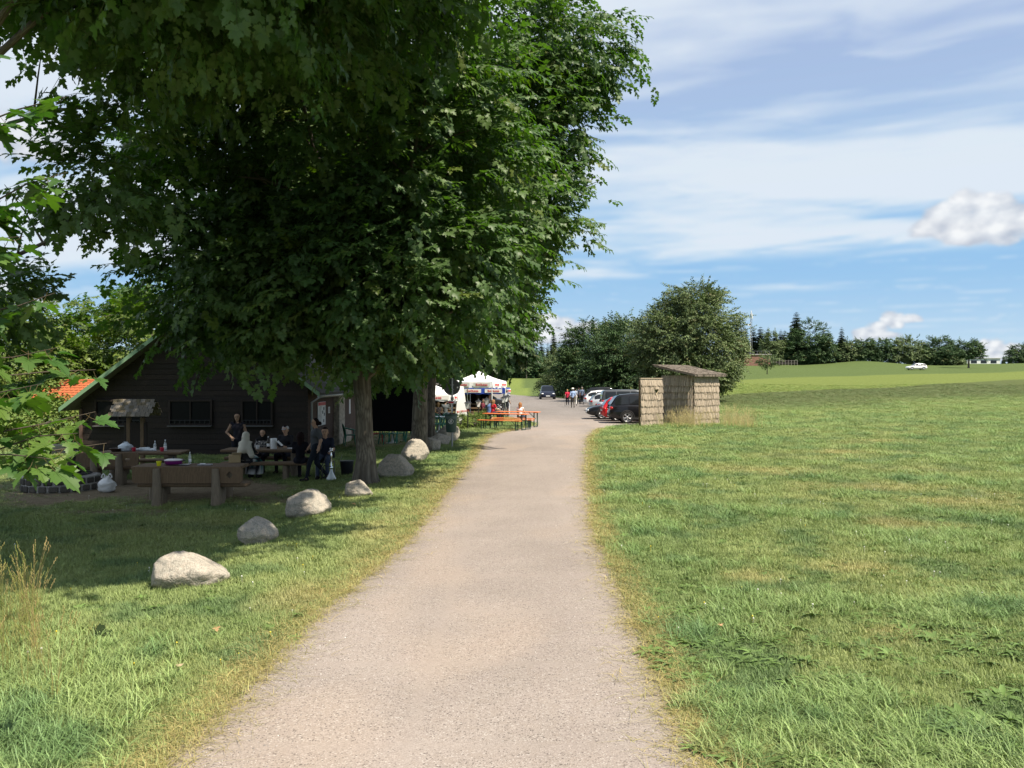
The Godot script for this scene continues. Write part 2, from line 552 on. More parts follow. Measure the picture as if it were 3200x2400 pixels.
func make_sky() -> ImageTexture:
	var w := 2048
	var h := 1024
	var q := FastNoiseLite.new(); q.seed = 41; q.frequency = 1.0; q.fractal_octaves = 5; q.fractal_gain = 0.5
	var q2 := FastNoiseLite.new(); q2.seed = 77; q2.frequency = 1.0; q2.fractal_octaves = 3
	var d := PackedByteArray()
	d.resize(w * h * 3)
	var ground := Color(0.20, 0.23, 0.14)
	for j in h:
		var th := PI * (j + 0.5) / h
		var y := cos(th)
		var s := sin(th)
		var el := 90.0 - rad_to_deg(th)
		if el < -1.0:
			for i in w:
				var o := (j * w + i) * 3
				d[o] = int(ground.r * 255); d[o + 1] = int(ground.g * 255); d[o + 2] = int(ground.b * 255)
			continue
		# clear air, as displayed
		var base := Color(0.78, 0.875, 0.945).lerp(Color(0.60, 0.775, 0.93), ss(0.0, 8.0, el))
		base = base.lerp(Color(0.57, 0.675, 0.855), ss(8.0, 22.0, el))
		base = base.lerp(Color(0.27, 0.43, 0.72), ss(26.0, 80.0, el))
		var iy := 1.0 / (maxf(y, 0.0) + 0.06)
		for i in w:
			var ph := TAU * (i + 0.5) / w       # straight ahead (-z) is the left border of the picture
			var dx := sin(ph) * s
			var dz := -cos(ph) * s
			# coordinates on the high cloud sheet, turned so that the streaks run to the upper right
			var u := dx * iy
			var v := dz * iy
			var a := u * 0.94 + v * 0.34
			var b := -u * 0.34 + v * 0.94
			var wx := q2.get_noise_2d(a * 0.6, b * 0.6)
			var n1 := q.get_noise_2d(a * 0.36 + wx * 0.25, b * 1.0 + wx * 0.45)
			var n2 := q.get_noise_2d(a * 1.2 + wx * 0.5 + 40.0, b * 5.0 + wx * 0.8)
			var n3 := q2.get_noise_2d(a * 0.22 + 9.0, b * 0.30)
			var edge := ss(5.4, 8.6, el + n1 * 3.2 - wx * 1.6 - 1.6 * dx)
			var cov := clampf(0.76 + n1 * 0.66 + n2 * 0.24 + n3 * 0.42, 0.0, 1.0)
			cov = maxf(ss(0.05, 0.95, cov), 0.30) * (0.28 + 0.72 * edge) * edge * 0.92
			cov = maxf(cov, 0.30 * ss(0.1, 0.6, n2 + 0.4 * n1) * ss(1.0, 3.5, el) * (1.0 - edge))
			var cl := Color(0.895, 0.93, 0.965)
			var c := base.lerp(cl, cov)
			var o := (j * w + i) * 3
			d[o] = int(c.r * 255.0); d[o + 1] = int(c.g * 255.0); d[o + 2] = int(c.b * 255.0)
	var im := Image.create_from_data(w, h, false, Image.FORMAT_RGB8, d)
	im.resize(4096, 2048, Image.INTERPOLATE_CUBIC)
	# heaped clouds: puffs as [azimuth, elevation, half width, half height] in degrees
	var sets := []
	for spec in [
		[[2905, 715, 70, 34], [2950, 675, 66, 52], [3020, 640, 62, 52], [3085, 668, 92, 66], [3165, 690, 90, 62], [3040, 730, 150, 36], [3020, 695, 130, 62], [3120, 720, 120, 50], [3255, 690, 80, 60]],
		[[2700, 1045, 42, 24], [2740, 1025, 40, 26], [2790, 1000, 44, 30], [2845, 997, 40, 17], [2760, 1050, 60, 16]],
		[[1640, 1030, 70, 44], [1690, 1005, 66, 34], [1750, 1016, 62, 30], [1830, 1022, 62, 22], [1700, 1050, 150, 30]],
		[[3050, 1106, 50, 18], [3095, 1082, 46, 26], [3150, 1092, 56, 22], [3110, 1115, 90, 16]],
		[[60, 430, 170, 80], [-60, 400, 160, 90], [180, 470, 90, 40]],
		[[-180, 880, 160, 60], [-60, 900, 150, 50], [60, 940, 120, 36]]]:
		var l := []
		for p in spec:
			var az := rad_to_deg(atan2(p[0] - 1600.0, F))
			var k := cos(deg_to_rad(az))
			l.append([az, rad_to_deg(atan2((HZ - p[1]) * k, F)), rad_to_deg(p[2] / F) * k, rad_to_deg(p[3] / F) * k])
		sets.append(l)
	var r := RandomNumberGenerator.new(); r.seed = 12
	for k in 34:      # the same kind of heaps all the way round
		var az := r.randf_range(38.0, 322.0)
		var el := r.randf_range(1.5, 14.0)
		var sz := r.randf_range(0.7, 2.4)
		var l := []
		for m in 6: l.append([az + r.randf_range(-2, 2) * sz, el + r.randf_range(-0.3, 0.6) * sz, r.randf_range(0.7, 1.5) * sz, r.randf_range(0.4, 0.9) * sz])
		sets.append(l)
	var e := FastNoiseLite.new(); e.seed = 5; e.frequency = 1.0; e.fractal_octaves = 5
	for l in sets:
		var a0 := 1e9; var a1 := -1e9; var e0 := 1e9; var e1 := -1e9
		for p in l:
			a0 = minf(a0, p[0] - p[2] * 1.5); a1 = maxf(a1, p[0] + p[2] * 1.5); e0 = minf(e0, p[1] - p[3] * 1.5); e1 = maxf(e1, p[1] + p[3] * 1.5)
		var sc: float = 2.6 / maxf(0.5, (e1 - e0))
		for jj in range(maxi(0, int((90.0 - e1) / 180.0 * 2048.0)), mini(2047, int((90.0 - e0) / 180.0 * 2048.0)) + 1):
			var el := 90.0 - (jj + 0.5) / 2048.0 * 180.0
			for ii in range(floori((a0 + 180.0) / 360.0 * 4096.0), ceili((a1 + 180.0) / 360.0 * 4096.0)):
				var az := (ii + 0.5) / 4096.0 * 360.0 - 180.0
				var den := -1.0
				for p in l:
					var ddx: float = (az - p[0]) / p[2]
					var ddy: float = (el - p[1]) / p[3]
					den = maxf(den, 1.0 - ddx * ddx - ddy * ddy)
				var nn := e.get_noise_2d(az * sc * 0.75, el * sc * 1.2)
				var al := ss(-0.05, 0.55, den + nn * 0.6)
				if al <= 0.002: continue
				var up := (el - e0) / (e1 - e0)
				var nb := e.get_noise_2d(az * sc * 0.75 - 0.25, el * sc * 1.2 + 0.25)
				var lit := clampf(-0.15 + 0.55 * up + (nn - nb) * 0.6 + den * 0.65, 0.0, 1.0)
				var cc := Color(0.75, 0.78, 0.835).lerp(Color(0.975, 0.98, 0.985), lit)
				var x := posmod(ii + 2048, 4096)
				im.set_pixel(x, jj, im.get_pixel(x, jj).lerp(cc, al * 0.93))
	return ImageTexture.create_from_image(im)

# ---------------------------------------------------------------- ground
var EDGE := [[-30.0, -2.6, 1.0], [-6.0, -2.3, 1.1], [3.0, -2.25, 1.22], [5.26, -2.18, 1.22], [6.7, -2.1, 1.22], [8.66, -2.03, 1.25], [9.8, -1.88, 1.28], [12.3, -1.6, 1.31], [13.4, -1.57, 1.34], [18.4, -1.46, 1.7], [23.3, -1.3, 2.08], [30.0, -1.2, 2.75], [34.0, -1.14, 3.13], [36.9, -1.0, 3.5], [39.0, -0.45, 3.85], [42.2, 0.55, 4.45], [44.3, 1.15, 5.4], [46.0, 1.3, 7.3], [48.0, 1.2, 11.2], [52.0, 0.3, 11.8], [60.0, -1.5, 11.8], [75.0, -3.0, 11.8], [93.0, -6.0, 11.8], [98.0, -6.3, 9.0], [107.0, -6.2, 7.0], [115.0, -6.4, 5.0], [130.0, -8.0, 1.6], [150.0, -11.0, -3.4], [180.0, -18.0, -11.0], [225.0, -30.0, -23.0]]

func edges(d: float) -> Vector2:
	for i in range(1, EDGE.size()):
		if d <= EDGE[i][0]:
			var t: float = (d - EDGE[i - 1][0]) / (EDGE[i][0] - EDGE[i - 1][0])
			return Vector2(lerpf(EDGE[i - 1][1], EDGE[i][1], t), lerpf(EDGE[i - 1][2], EDGE[i][2], t))
	return Vector2(-1000, -1000)

func on_path(x: float, d: float, margin := 0.0) -> bool:
	if d > 225.0: return false
	var e := edges(d)
	var wob := nz.get_noise_2d(x * 5.0, d * 60.0) * 0.10 * clampf(d / 12.0, 0.6, 3.0)
	return x > e.x - margin + wob and x < e.y + margin + wob

func H(x: float, z: float) -> float:
	var d := -z
	var h := LOW * ss(2.9, 5.4, -x) * ss(7.0, 13.0, d) * (1.0 - ss(62.0, 95.0, d))
	if d > 55.0:
		var k := x / d
		var w := ss(0.155, 0.26, k)
		var dd := minf(d, 262.0)
		var hr := 4.7 * pow(maxf(0.0, (dd - 55.0) / 145.0), 1.3)
		var hl := 0.8 * pow(maxf(0.0, (minf(d, 200.0) - 110.0) / 90.0), 1.5) + 3.6 * ss(190.0, 262.0, d)
		h += lerpf(hl, hr, w)
		var mx := (x - 100.0) / 10.0
		var mz := (d - 243.0) / 14.0
		h += 1.1 * exp(-(mx * mx + mz * mz))
		h += nz.get_noise_2d(x * 0.6, z * 0.6) * 0.35 * ss(70.0, 140.0, d)
	return h

func beyond(x: float, d: float, a: Vector2, b: Vector2) -> float:   # signed metres past the line a-b (x, distance)
	var t := (b - a).normalized()
	return (x - a.x) * -t.y + (d - a.y) * t.x

func dryness(x: float, d: float) -> float:
	var w := nz.get_noise_2d(x * 9.0, d * 9.0) * 0.5
	var best := 0.0
	for p in [[6.9, 22.5, 2.2, 1.5], [8.0, 19.0, 2.6, 1.3], [8.9, 16.5, 2.2, 1.3], [6.4, 14.2, 1.2, 0.7], [10.4, 17.5, 2.0, 1.0], [3.1, 17.4, 0.7, 0.6], [2.9, 10.3, 0.5, 0.45], [4.4, 10.8, 0.7, 0.5], [3.6, 8.0, 0.45, 0.35], [10.8, 28.0, 2.6, 1.6], [-2.4, 9.4, 0.5, 0.9], [-2.1, 14.0, 0.5, 3.0], [-1.9, 20.0, 0.5, 4.0], [5.5, 30.0, 2.0, 1.0], [14.0, 33.0, 3.0, 1.6]]:
		var a: float = (x - p[0]) / p[2]
		var b: float = (d - p[1]) / p[3]
		best = maxf(best, 1.0 - sqrt(a * a + b * b) + w * 1.3)
	best = maxf(best, (nz2.get_noise_2d(x * 2.2, d * 2.2) - 0.34) * 1.3)
	var e := edges(d)
	if d < 46.0:
		var m := minf(absf(x - e.x), absf(x - e.y))
		best = maxf(best, 0.80 - m * 4.2 + w * 0.7)
	return clampf(best, 0.0, 1.0)

func bareness(x: float, d: float) -> float:    # trodden earth round the tables
	var a := (x + 8.2) / 5.2
	var b := (d - 20.3) / 2.9
	return clampf(1.25 - sqrt(a * a + b * b) + nz.get_noise_2d(x * 6.0, d * 9.0) * 0.9, 0.0, 1.0)

func grass_colour(x: float, d: float) -> Color:
	var n1 := nz.get_noise_2d(x * 1.4, d * 1.4)
	var n2 := nz2.get_noise_2d(x * 5.0, d * 5.0)
	var c := Color(0.232, 0.286, 0.104).lerp(Color(0.168, 0.234, 0.086), clampf(0.5 + n1 * 0.9, 0, 1))
	c = c.lerp(Color(0.288, 0.322, 0.124), clampf(0.12 + n2 * 0.9, 0.0, 0.5))
	if d < 60.0:      # darker grass species in irregular patches
		c = c.lerp(Color(0.112, 0.184, 0.074), 0.75 * ss(0.10, 0.34, nz.get_noise_2d(x * 11.0 + 70.0, d * 11.0)))
	if x > 3.0 and d > 40.0:
		# darker and lighter green bands across the far meadow
		var wig := nz2.get_noise_2d(x * 0.8, d * 0.8) * 2.0
		var past_low := beyond(x, d, Vector2(17, 70), Vector2(52, 86)) + wig * 3.0
		var past_mid := beyond(x, d, Vector2(22, 91), Vector2(86, 143)) + wig * 0.4
		var past_top := beyond(x, d, Vector2(35, 143), Vector2(115, 191)) + wig
		var dark := ss(-9.0, 9.0, past_low) * (1.0 - ss(-0.6, 0.6, past_mid))
		c = c.lerp(Color(0.118, 0.142, 0.062), dark * 0.85)
		c = c.lerp(Color(0.205, 0.255, 0.076), ss(-0.6, 0.6, past_mid) * (1.0 - ss(-1.5, 1.5, past_top)))
		c = c.lerp(Color(0.130, 0.178, 0.064), ss(-1.5, 1.5, past_top))
	elif d > 100.0:
		c = c.lerp(Color(0.225, 0.290, 0.076), 0.75)
	if d < 60.0:
		c = c.lerp(Color(0.46, 0.37, 0.17), dryness(x, d) * 0.48)
	return c

func make_ground() -> void:
	var mb := MB.new()
	var rows := []
	var ds := []
	var d := -40.0
	while d < 900.0:
		ds.append(d)
		d += 2.0 if d < 0.0 else (0.3 if d < 14.0 else (0.5 if d < 40.0 else maxf(1.0, d * 0.02)))
	var nc := 170
	for dd in ds:
		var row := PackedVector3Array()
		var half := 22.0 + maxf(dd, 0.0) * 1.15
		for i in nc + 1:
			var t := 2.0 * i / nc - 1.0
			t = t * (0.55 + 0.45 * t * t)
			var x: float = t * half
			row.append(Vector3(x, H(x, -dd), -dd))
		rows.append(row)
	mb.grid(rows)
	for i in mb.v.size():
		var p := mb.v[i]
		if mb.n[i].y < 0.0: mb.n[i] = -mb.n[i]
		var c := grass_colour(p.x, -p.z) * 0.86
		if -p.z < 40.0 and p.x < -3.0:
			c = c.lerp(Color(0.25, 0.20, 0.145), ss(0.25, 0.6, bareness(p.x, -p.z)))
		mb.c[i] = c
	for i in range(0, mb.ix.size(), 3):
		var a := mb.ix[i]; var b := mb.ix[i + 1]; var e := mb.ix[i + 2]
		if (mb.v[e] - mb.v[a]).cross(mb.v[b] - mb.v[a]).y < 0.0:
			mb.ix[i + 1] = e; mb.ix[i + 2] = b
	var m := vmat(0.95, 0.15)
	textured(m, "turf", 0.45, true, "turf_h", 2.0)
	setting("ground", mb, m)

	# the gravel path, then the asphalt of the car park and the road
	for leg in 2:
		var q := MB.new()
		var rr := []
		var a := -28.0 if leg == 0 else 46.0
		var b := 46.0 if leg == 0 else 225.0
		var x := a
		while true:
			x = minf(x, b)
			var e := edges(x)
			var wl := nz.get_noise_2d(3.0, x * 60.0) * 0.06 + nz.get_noise_2d(7.0, x * 14.0) * 0.10
			var wr := nz.get_noise_2d(50.0, x * 60.0) * 0.06 + nz.get_noise_2d(90.0, x * 14.0) * 0.10
			var row := PackedVector3Array()
			for i in 21:
				var t := i / 20.0
				var xx := lerpf(e.x + wl, e.y + wr, t)
				row.append(Vector3(xx, H(xx, -x) + 0.006 + 0.012 * sin(t * PI) * (1.0 if leg == 0 else 0.5), -x))
			rr.append(row)
			if x >= b: break
			x += 0.2 if x < 20.0 else (0.5 if x < 60.0 else 2.0)
		q.grid(rr)
		for i in q.v.size():
			var p := q.v[i]
			if q.n[i].y < 0.0: q.n[i] = -q.n[i]
			q.uv[i] = Vector2(p.x, p.z) * 0.62
			var k := 1.0 + nz.get_noise_2d(p.x * 4.0, p.z * 1.2) * 0.16 + nz2.get_noise_2d(p.x * 14.0, p.z * 14.0) * 0.10
			var c := Color(0.535, 0.517, 0.506) * k
			c = c.lerp(Color(0.62, 0.57, 0.52), ss(0.15, 0.4, nz2.get_noise_2d(p.x * 6.0 + 50.0, p.z * 3.0)) * 0.5)
			c = c.lerp(Color(0.40, 0.405, 0.415) * k, ss(44.0, 62.0, -p.z))
			q.c[i] = c
		for i in range(0, q.ix.size(), 3):
			var i0 := q.ix[i]; var i1 := q.ix[i + 1]; var i2 := q.ix[i + 2]
			if (q.v[i2] - q.v[i0]).cross(q.v[i1] - q.v[i0]).y < 0.0:
				q.ix[i + 1] = i2; q.ix[i + 2] = i1
		var g := vmat(0.95, 0.2)
		g.albedo_texture = MT["gravel"]
		g.normal_enabled = true
		g.normal_texture = MT["gravel_n"]
		g.normal_scale = 0.8
		setting("path" if leg == 0 else "road", q, g)

# ---------------------------------------------------------------- grass, herbs, straw, pebbles
func blade(mb: MB, base: Vector3, ang: float, hgt: float, wid: float, lean: float, segs := 2) -> void:
	var dir := Vector3(cos(ang), 0, sin(ang))
	var side := Vector3(-dir.z, 0, dir.x) * wid * 0.5
	var prev := [base - side, base + side]
	var nn := (Vector3.UP * lean - dir * 1.0).normalized()
	for i in range(1, segs + 1):
		var t := float(i) / segs
		var ctr := base + dir * lean * hgt * t * t + Vector3.UP * hgt * (t - 0.35 * lean * t * t)
		if i == segs:
			var s := mb.vert(prev[0], nn); mb.vert(prev[1], nn); mb.vert(ctr, nn)
			mb.face(s, s + 1, s + 2)
		else:
			var a := ctr - side * (1.0 - 0.45 * t)
			var b := ctr + side * (1.0 - 0.45 * t)
			var s := mb.vert(prev[0], nn); mb.vert(prev[1], nn); mb.vert(b, nn); mb.vert(a, nn)
			mb.face(s, s + 1, s + 2); mb.face(s, s + 2, s + 3)
			prev = [a, b]

func tuft(nb: int, h0: float, h1: float, wid: float, spread: float, lean0: float, lean1: float, segs := 2) -> MB:
	var mb := MB.new()
	for i in nb:
		var k := R(0.7, 1.25)
		mb.col = Color(k * R(0.92, 1.1), k, k * R(0.8, 1.1))
		var a := R(0, TAU)
		var r := spread * sqrt(rng.randf())
		blade(mb, Vector3(cos(a) * r, -0.004, sin(a) * r), R(0, TAU), R(h0, h1), wid * R(0.7, 1.3), R(lean0, lean1), segs)
	return mb

func rosette(nl: int, ln: float, wd: float, rise: float) -> MB:   # dandelion, dock and plantain: broad leaves from one root
	var mb := MB.new()
	for i in nl:
		var k := R(0.8, 1.2)
		mb.col = Color(k, k, k)
		var a := TAU * i / nl + R(-0.3, 0.3)
		var dir := Vector3(cos(a), 0, sin(a))
		var side := Vector3(-dir.z, 0, dir.x)
		var l := ln * R(0.7, 1.2)
		var up := rise * R(0.6, 1.4)
		var rows := []
		for j in 6:
			var t := j / 5.0
			var w := wd * 0.5 * sin(PI * pow(t * 0.94 + 0.04, 0.8)) * (1.0 if j % 2 == 0 else 0.72)
			var p := dir * l * t + Vector3.UP * (up * l * sin(t * 2.2) - 0.003)
			rows.append(PackedVector3Array([p - side * w + Vector3.UP * w * 0.35, p, p + side * w + Vector3.UP * w * 0.35]))
		mb.grid(rows)
	return mb

func place(x: float, d: float, s: float, sy: float, tilt := 0.15) -> Transform3D:
	var b := Basis(Vector3.UP, R(0, TAU)) * Basis(Vector3.RIGHT, R(-tilt, tilt))
	return Transform3D(b.scaled_local(Vector3(s, s * sy, s)), Vector3(x, H(x, -d), -d))

func blocked(x: float, d: float) -> bool:
	return x > -15.6 and x < -7.0 and d > 29.9 and d < 46.0

func make_grass() -> void:
	var lawn := []; var lawn_c := []
	var long := []; var long_c := []
	var herb := []; var herb_c := []
	var short_m := tuft(18, 0.025, 0.070, 0.0048, 0.075, 0.3, 1.4).mesh(MT["m_blade"])
	var long_m := tuft(16, 0.08, 0.20, 0.0058, 0.06, 0.4, 1.4, 3).mesh(MT["m_blade"])
	var herb_m := rosette(9, 0.12, 0.036, 0.22).mesh(MT["m_blade"])
	var area_step := 0.0
	var d := 3.6
	while d < 120.0:
		var dd := maxf(0.25, d * 0.03)
		var half := d * 0.68 + 2.0
		var dens := 520.0 * pow(8.0 / maxf(d, 8.0), 1.45)
		area_step = dd * half * 2.0 * dens
		var cnt := int(area_step)
		for i in cnt:
			var x := R(-half, half)
			var q := d + R(0, dd)
			var off := R(0, 0.06)
			if on_path(x, q, -off) or blocked(x, q): continue
			if x < -18.0 and q > 60.0: continue
			var bare := bareness(x, q) if x < -3.0 else 0.0
			if bare > 0.35 and rng.randf() < bare + 0.25: continue
			var dry := dryness(x, q) if q < 60.0 else 0.0
			var g := grass_colour(x, q) * R(0.95, 1.45)
			g.a = 1.0
			var grow := 1.0 + clampf((q - 9.0) / 26.0, 0.0, 1.6)
			var lush := nz2.get_noise_2d(x * 7.0 + 30.0, q * 7.0)
			var tall := 0.0
			if x > 1.0: tall = maxf(ss(0.08, 0.35, lush), ss(10.0, 6.0, q) * ss(-0.15, 0.2, lush)) * (1.0 - dry)
			if x < -2.2: tall = maxf(tall, ss(8.5, 6.0, q) * ss(-2.4, -3.1, x))
			if x > 5.5 and absf(q - 44.0) < 1.2 and x < 13.0: tall = 1.0
			if rng.randf() < tall * (0.45 if x < 0.0 else (0.36 if q < 10.0 else 0.24)):
				long.append(place(x, q, grow * R(0.7, 1.15), R(0.7, 1.1) / pow(grow, 0.6)))
				long_c.append(Color(g.r * 0.90, g.g * 1.02, g.b * 0.98))
			else:
				lawn.append(place(x, q, grow * R(0.8, 1.35), R(0.8, 1.5) / pow(grow, 0.6) * (0.7 if bare > 0.1 else 1.0)))
				lawn_c.append(g)
			if q < 30.0 and rng.randf() < (1.8 if q < 10.0 else 1.0) * (0.020 if x > 0 else 0.006) + (0.05 * ss(0.0, 0.3, nz.get_noise_2d(x * 8.0, q * 8.0)) if x > 0 else 0.0) * (1.8 if q < 10.0 else 1.0):
				herb.append(place(x, q, R(0.5, 1.1) * (1.35 if q < 9.0 and x > 0.0 else 1.0), R(0.7, 1.3), 0.2))
				herb_c.append(Color(0.115, 0.185, 0.050) * R(0.75, 1.3))
		d += dd
	for b in STONES:
		for i in 46:
			var a := R(0, TAU)
			var x: float = b[0].x + cos(a + b[2]) * b[1].x * R(0.86, 1.06)
			var q: float = -b[0].z + sin(a + b[2]) * b[1].z * R(0.86, 1.06)
			long.append(place(x, q, R(0.35, 0.75), R(0.7, 1.2)))
			var g := grass_colour(x, q) * R(0.9, 1.3)
			g.a = 1.0
			long_c.append(g)
	tag(copies(self, "lawn", short_m, lawn, lawn_c), "short green mown grass covering meadow and verge", "grass", "", "stuff")
	tag(copies(self, "long_grass", long_m, long, long_c), "longer lush grass tufts scattered through the meadow", "grass", "", "stuff")
	tag(copies(self, "herbs", herb_m, herb, herb_c), "broad leaved dandelion and dock rosettes in the grass", "weeds", "", "stuff")

	# bleached stalks: straw along the path, dry hay patches, seed heads by the shed and at the left verge
	var straw_m := tuft(7, 0.05, 0.16, 0.0032, 0.05, 0.8, 2.6, 2).mesh(MT["m_straw"])
	var st := []; var st_c := []
	for i in 15000:
		var q := 3.6 + 38.0 * pow(rng.randf(), 1.6)
		var e := edges(q)
		var x: float
		if i % 3 < 2:
			x = (e.x if i % 2 == 0 else e.y) + (R(-0.24, 0.12) + R(-0.1, 0.08) + (R(0.0, 0.35) if rng.randf() < 0.12 else 0.0)) * (1.0 if i % 2 == 0 else -1.0)
		else:
			x = R(-q * 0.66 - 1.0, q * 0.66 + 1.0)
			if on_path(x, q, 0.0) or dryness(x, q) < 0.35 or x < -3.0: continue
		st.append(place(x, q, R(0.6, 1.3) * (1.0 + q * 0.012), R(0.25, 0.9)))
		var c := Color(0.52, 0.41, 0.19).lerp(Color(0.30, 0.30, 0.09), rng.randf() * 0.8) * R(0.7, 1.15)
		c.a = 1.0
		st_c.append(c)
	tag(copies(self, "straw", straw_m, st, st_c), "dry bleached straw along path edges and meadow patches", "straw", "", "stuff")

	# hay grass with seed heads
	var mb := MB.new()
	for i in 9:
		var a := R(0, TAU)
		var hgt := R(0.55, 1.0)
		var o := Vector3(cos(a), 0, sin(a))
		var b := o * R(0, 0.07)
		var ln := R(0.05, 0.30)
		mb.col = Color(1, 1, 1) * R(0.75, 1.15)
		var pts := []
		for k in 5:
			var t := k / 4.0
			pts.append(b + o * ln * hgt * t * t + Vector3.UP * hgt * t)
		mb.tube(pts, [0.0022, 0.002, 0.0018, 0.0015, 0.001], 3, false)
		for k in 7:
			var p: Vector3 = pts[4] - (pts[4] - pts[3]) * (k / 7.0) * 0.55
			mb.ell(p + Vector3(R(-1, 1), 0, R(-1, 1)) * 0.008, Vector3(0.005, 0.013, 0.005), Basis.IDENTITY, 4, 3)
	for i in 8:
		mb.col = Color(0.7, 0.9, 0.6)
		blade(mb, Vector3(R(-0.05, 0.05), 0, R(-0.05, 0.05)), R(0, TAU), R(0.25, 0.5), 0.006, R(0.4, 1.3), 3)
	var hay := mb.mesh(MT["m_straw"])
	var hx := []; var hc := []
	for i in 60:    # left verge
		var q := R(5.9, 9.6)
		var x := -q * 0.6 + R(-1.2, 0.35) + (0.0 if rng.randf() < 0.8 else R(0, 0.5))
		if x > -3.2: continue
		hx.append(place(x, q, R(0.45, 0.95), R(0.9, 1.15)))
		hc.append(Color(0.40, 0.31, 0.14).lerp(Color(0.22, 0.25, 0.07), rng.randf()))
	for i in 260:   # foot of the shed
		var q := R(42.6, 45.4)
		var x := R(7.2, 12.4)
		var near := i % 5 > 0
		if near: x = (9.0 if i % 2 == 0 else 11.7) + R(-1.0, 1.0) * R(0.3, 1.2)
		hx.append(place(x, q, R(0.3, 1.1), R(0.6, 1.15), 0.3))
		hc.append(Color(0.66, 0.54, 0.29).lerp(Color(0.30, 0.32, 0.11), rng.randf() * (0.5 if near else 1.0)))
	for i in 160:
		var q := R(30.0, 60.0)
		var x := R(8.0, q * 0.65)
		hx.append(place(x, q, R(0.3, 0.6), 0.9))
		hc.append(Color(0.20, 0.22, 0.07))
	tag(copies(self, "tall_grass", hay, hx, hc), "tall dry grass stalks with pale seed heads", "grass", "", "stuff")

	var fb := MB.new()
	fb.tube([Vector3(0, 0, 0), Vector3(0.004, 0.06, 0)], [0.0012, 0.0012], 3, false)
	fb.ell(Vector3(0.004, 0.065, 0), Vector3(0.0075, 0.007, 0.0075), Basis.IDENTITY, 6, 4)
	var clover := fb.mesh(MT["m_straw"])
	var fx := []; var fc := []
	for i in 420:
		var q := 4.5 + 22.0 * rng.randf()
		var x := R(1.4, q * 0.65) if i % 4 else R(-q * 0.6, -2.2)
		if nz.get_noise_2d(x * 5.0 + 9.0, q * 5.0) < 0.05: continue
		fx.append(place(x, q, R(0.8, 1.3), R(0.8, 1.3)))
		fc.append(Color(0.70, 0.70, 0.64) if i % 6 else Color(0.62, 0.50, 0.06))
	tag(copies(self, "clover_flowers", clover, fx, fc), "tiny white clover heads dotted through the meadow", "flowers", "", "stuff")
	# fallen leaves on the verge
	var lb := ["large dark fallen leaf lying on the left verge grass", "small tan fallen leaf near the white boulder", "curled brown leaf on the verge beside blocky boulder", "pale dry leaf at the edge of the gravel", "orange brown leaf in the right meadow grass"]
	var k2 := 0
	for e in [[300, 1998, 0.24, Color(0.020, 0.035, 0.012)], [1100, 1586, 0.09, Color(0.45, 0.27, 0.13)], [675, 1985, 0.07, Color(0.34, 0.22, 0.11)], [560, 2110, 0.06, Color(0.40, 0.32, 0.20)], [2250, 1975, 0.06, Color(0.52, 0.30, 0.17)]]:
		var mb2 := MB.new()
		mb2.col = e[3]
		leaf(mb2, Transform3D(Basis(Vector3.UP, R(0, TAU)), Vector3.ZERO), e[2])
		mb2.tube([Vector3.ZERO, Vector3(0.01, 0.02, -0.3 * e[2])], [0.002, 0.0015], 4, false)
		var p := gp(e[0], e[1])
		var fl := single("fallen_leaf", mb2, MT["m_straw"], lb[k2], "leaf", Vector3(p.x, H(p.x, p.z) + 0.07, p.z), 0.0, "fallen leaves")
		fl.rotation = Vector3(R(-0.3, 0.3), R(0, TAU), R(-0.3, 0.3))
		k2 += 1

	# loose stones on the path
	var pb := MB.new()
	pb.ell(Vector3.ZERO, Vector3(0.009, 0.005, 0.007), Basis.IDENTITY, 6, 4)
	var peb := pb.mesh(MT["m_plain"])
	var px := []; var pc := []
	for i in 15000:
		var q := 3.8 + 22.0 * pow(rng.randf(), 1.8)
		var e := edges(q)
		var x := R(e.x - 0.05, e.y + 0.05)
		var s := R(0.35, 1.0) * (1.5 if rng.randf() < 0.04 else 1.0)
		px.append(Transform3D(Basis.from_euler(Vector3(R(-0.4, 0.4), R(0, TAU), R(-0.4, 0.4))).scaled(Vector3(s, s, s)), Vector3(x, H(x, -q) + 0.012, -q)))
		var t := rng.randf()
		var c := Color(0.34, 0.30, 0.275).lerp(Color(0.19, 0.17, 0.155), t * t)
		if t > 0.97: c = Color(0.50, 0.48, 0.45)
		pc.append(c)
	tag(copies(self, "gravel", peb, px, pc), "small loose stones strewn over the path", "gravel", "", "stuff")

# ---------------------------------------------------------------- leaves and trees
var LEAF := [Vector2(0, 0), Vector2(0.12, -0.08), Vector2(0.33, -0.09), Vector2(0.26, 0.04), Vector2(0.42, 0.09), Vector2(0.40, 0.17), Vector2(0.58, 0.30), Vector2(0.47, 0.34), Vector2(0.51, 0.48), Vector2(0.36, 0.44), Vector2(0.20, 0.43), Vector2(0.22, 0.60), Vector2(0.31, 0.73), Vector2(0.19, 0.72), Vector2(0.14, 0.85), Vector2(0.07, 0.85), Vector2(0.0, 1.0)]

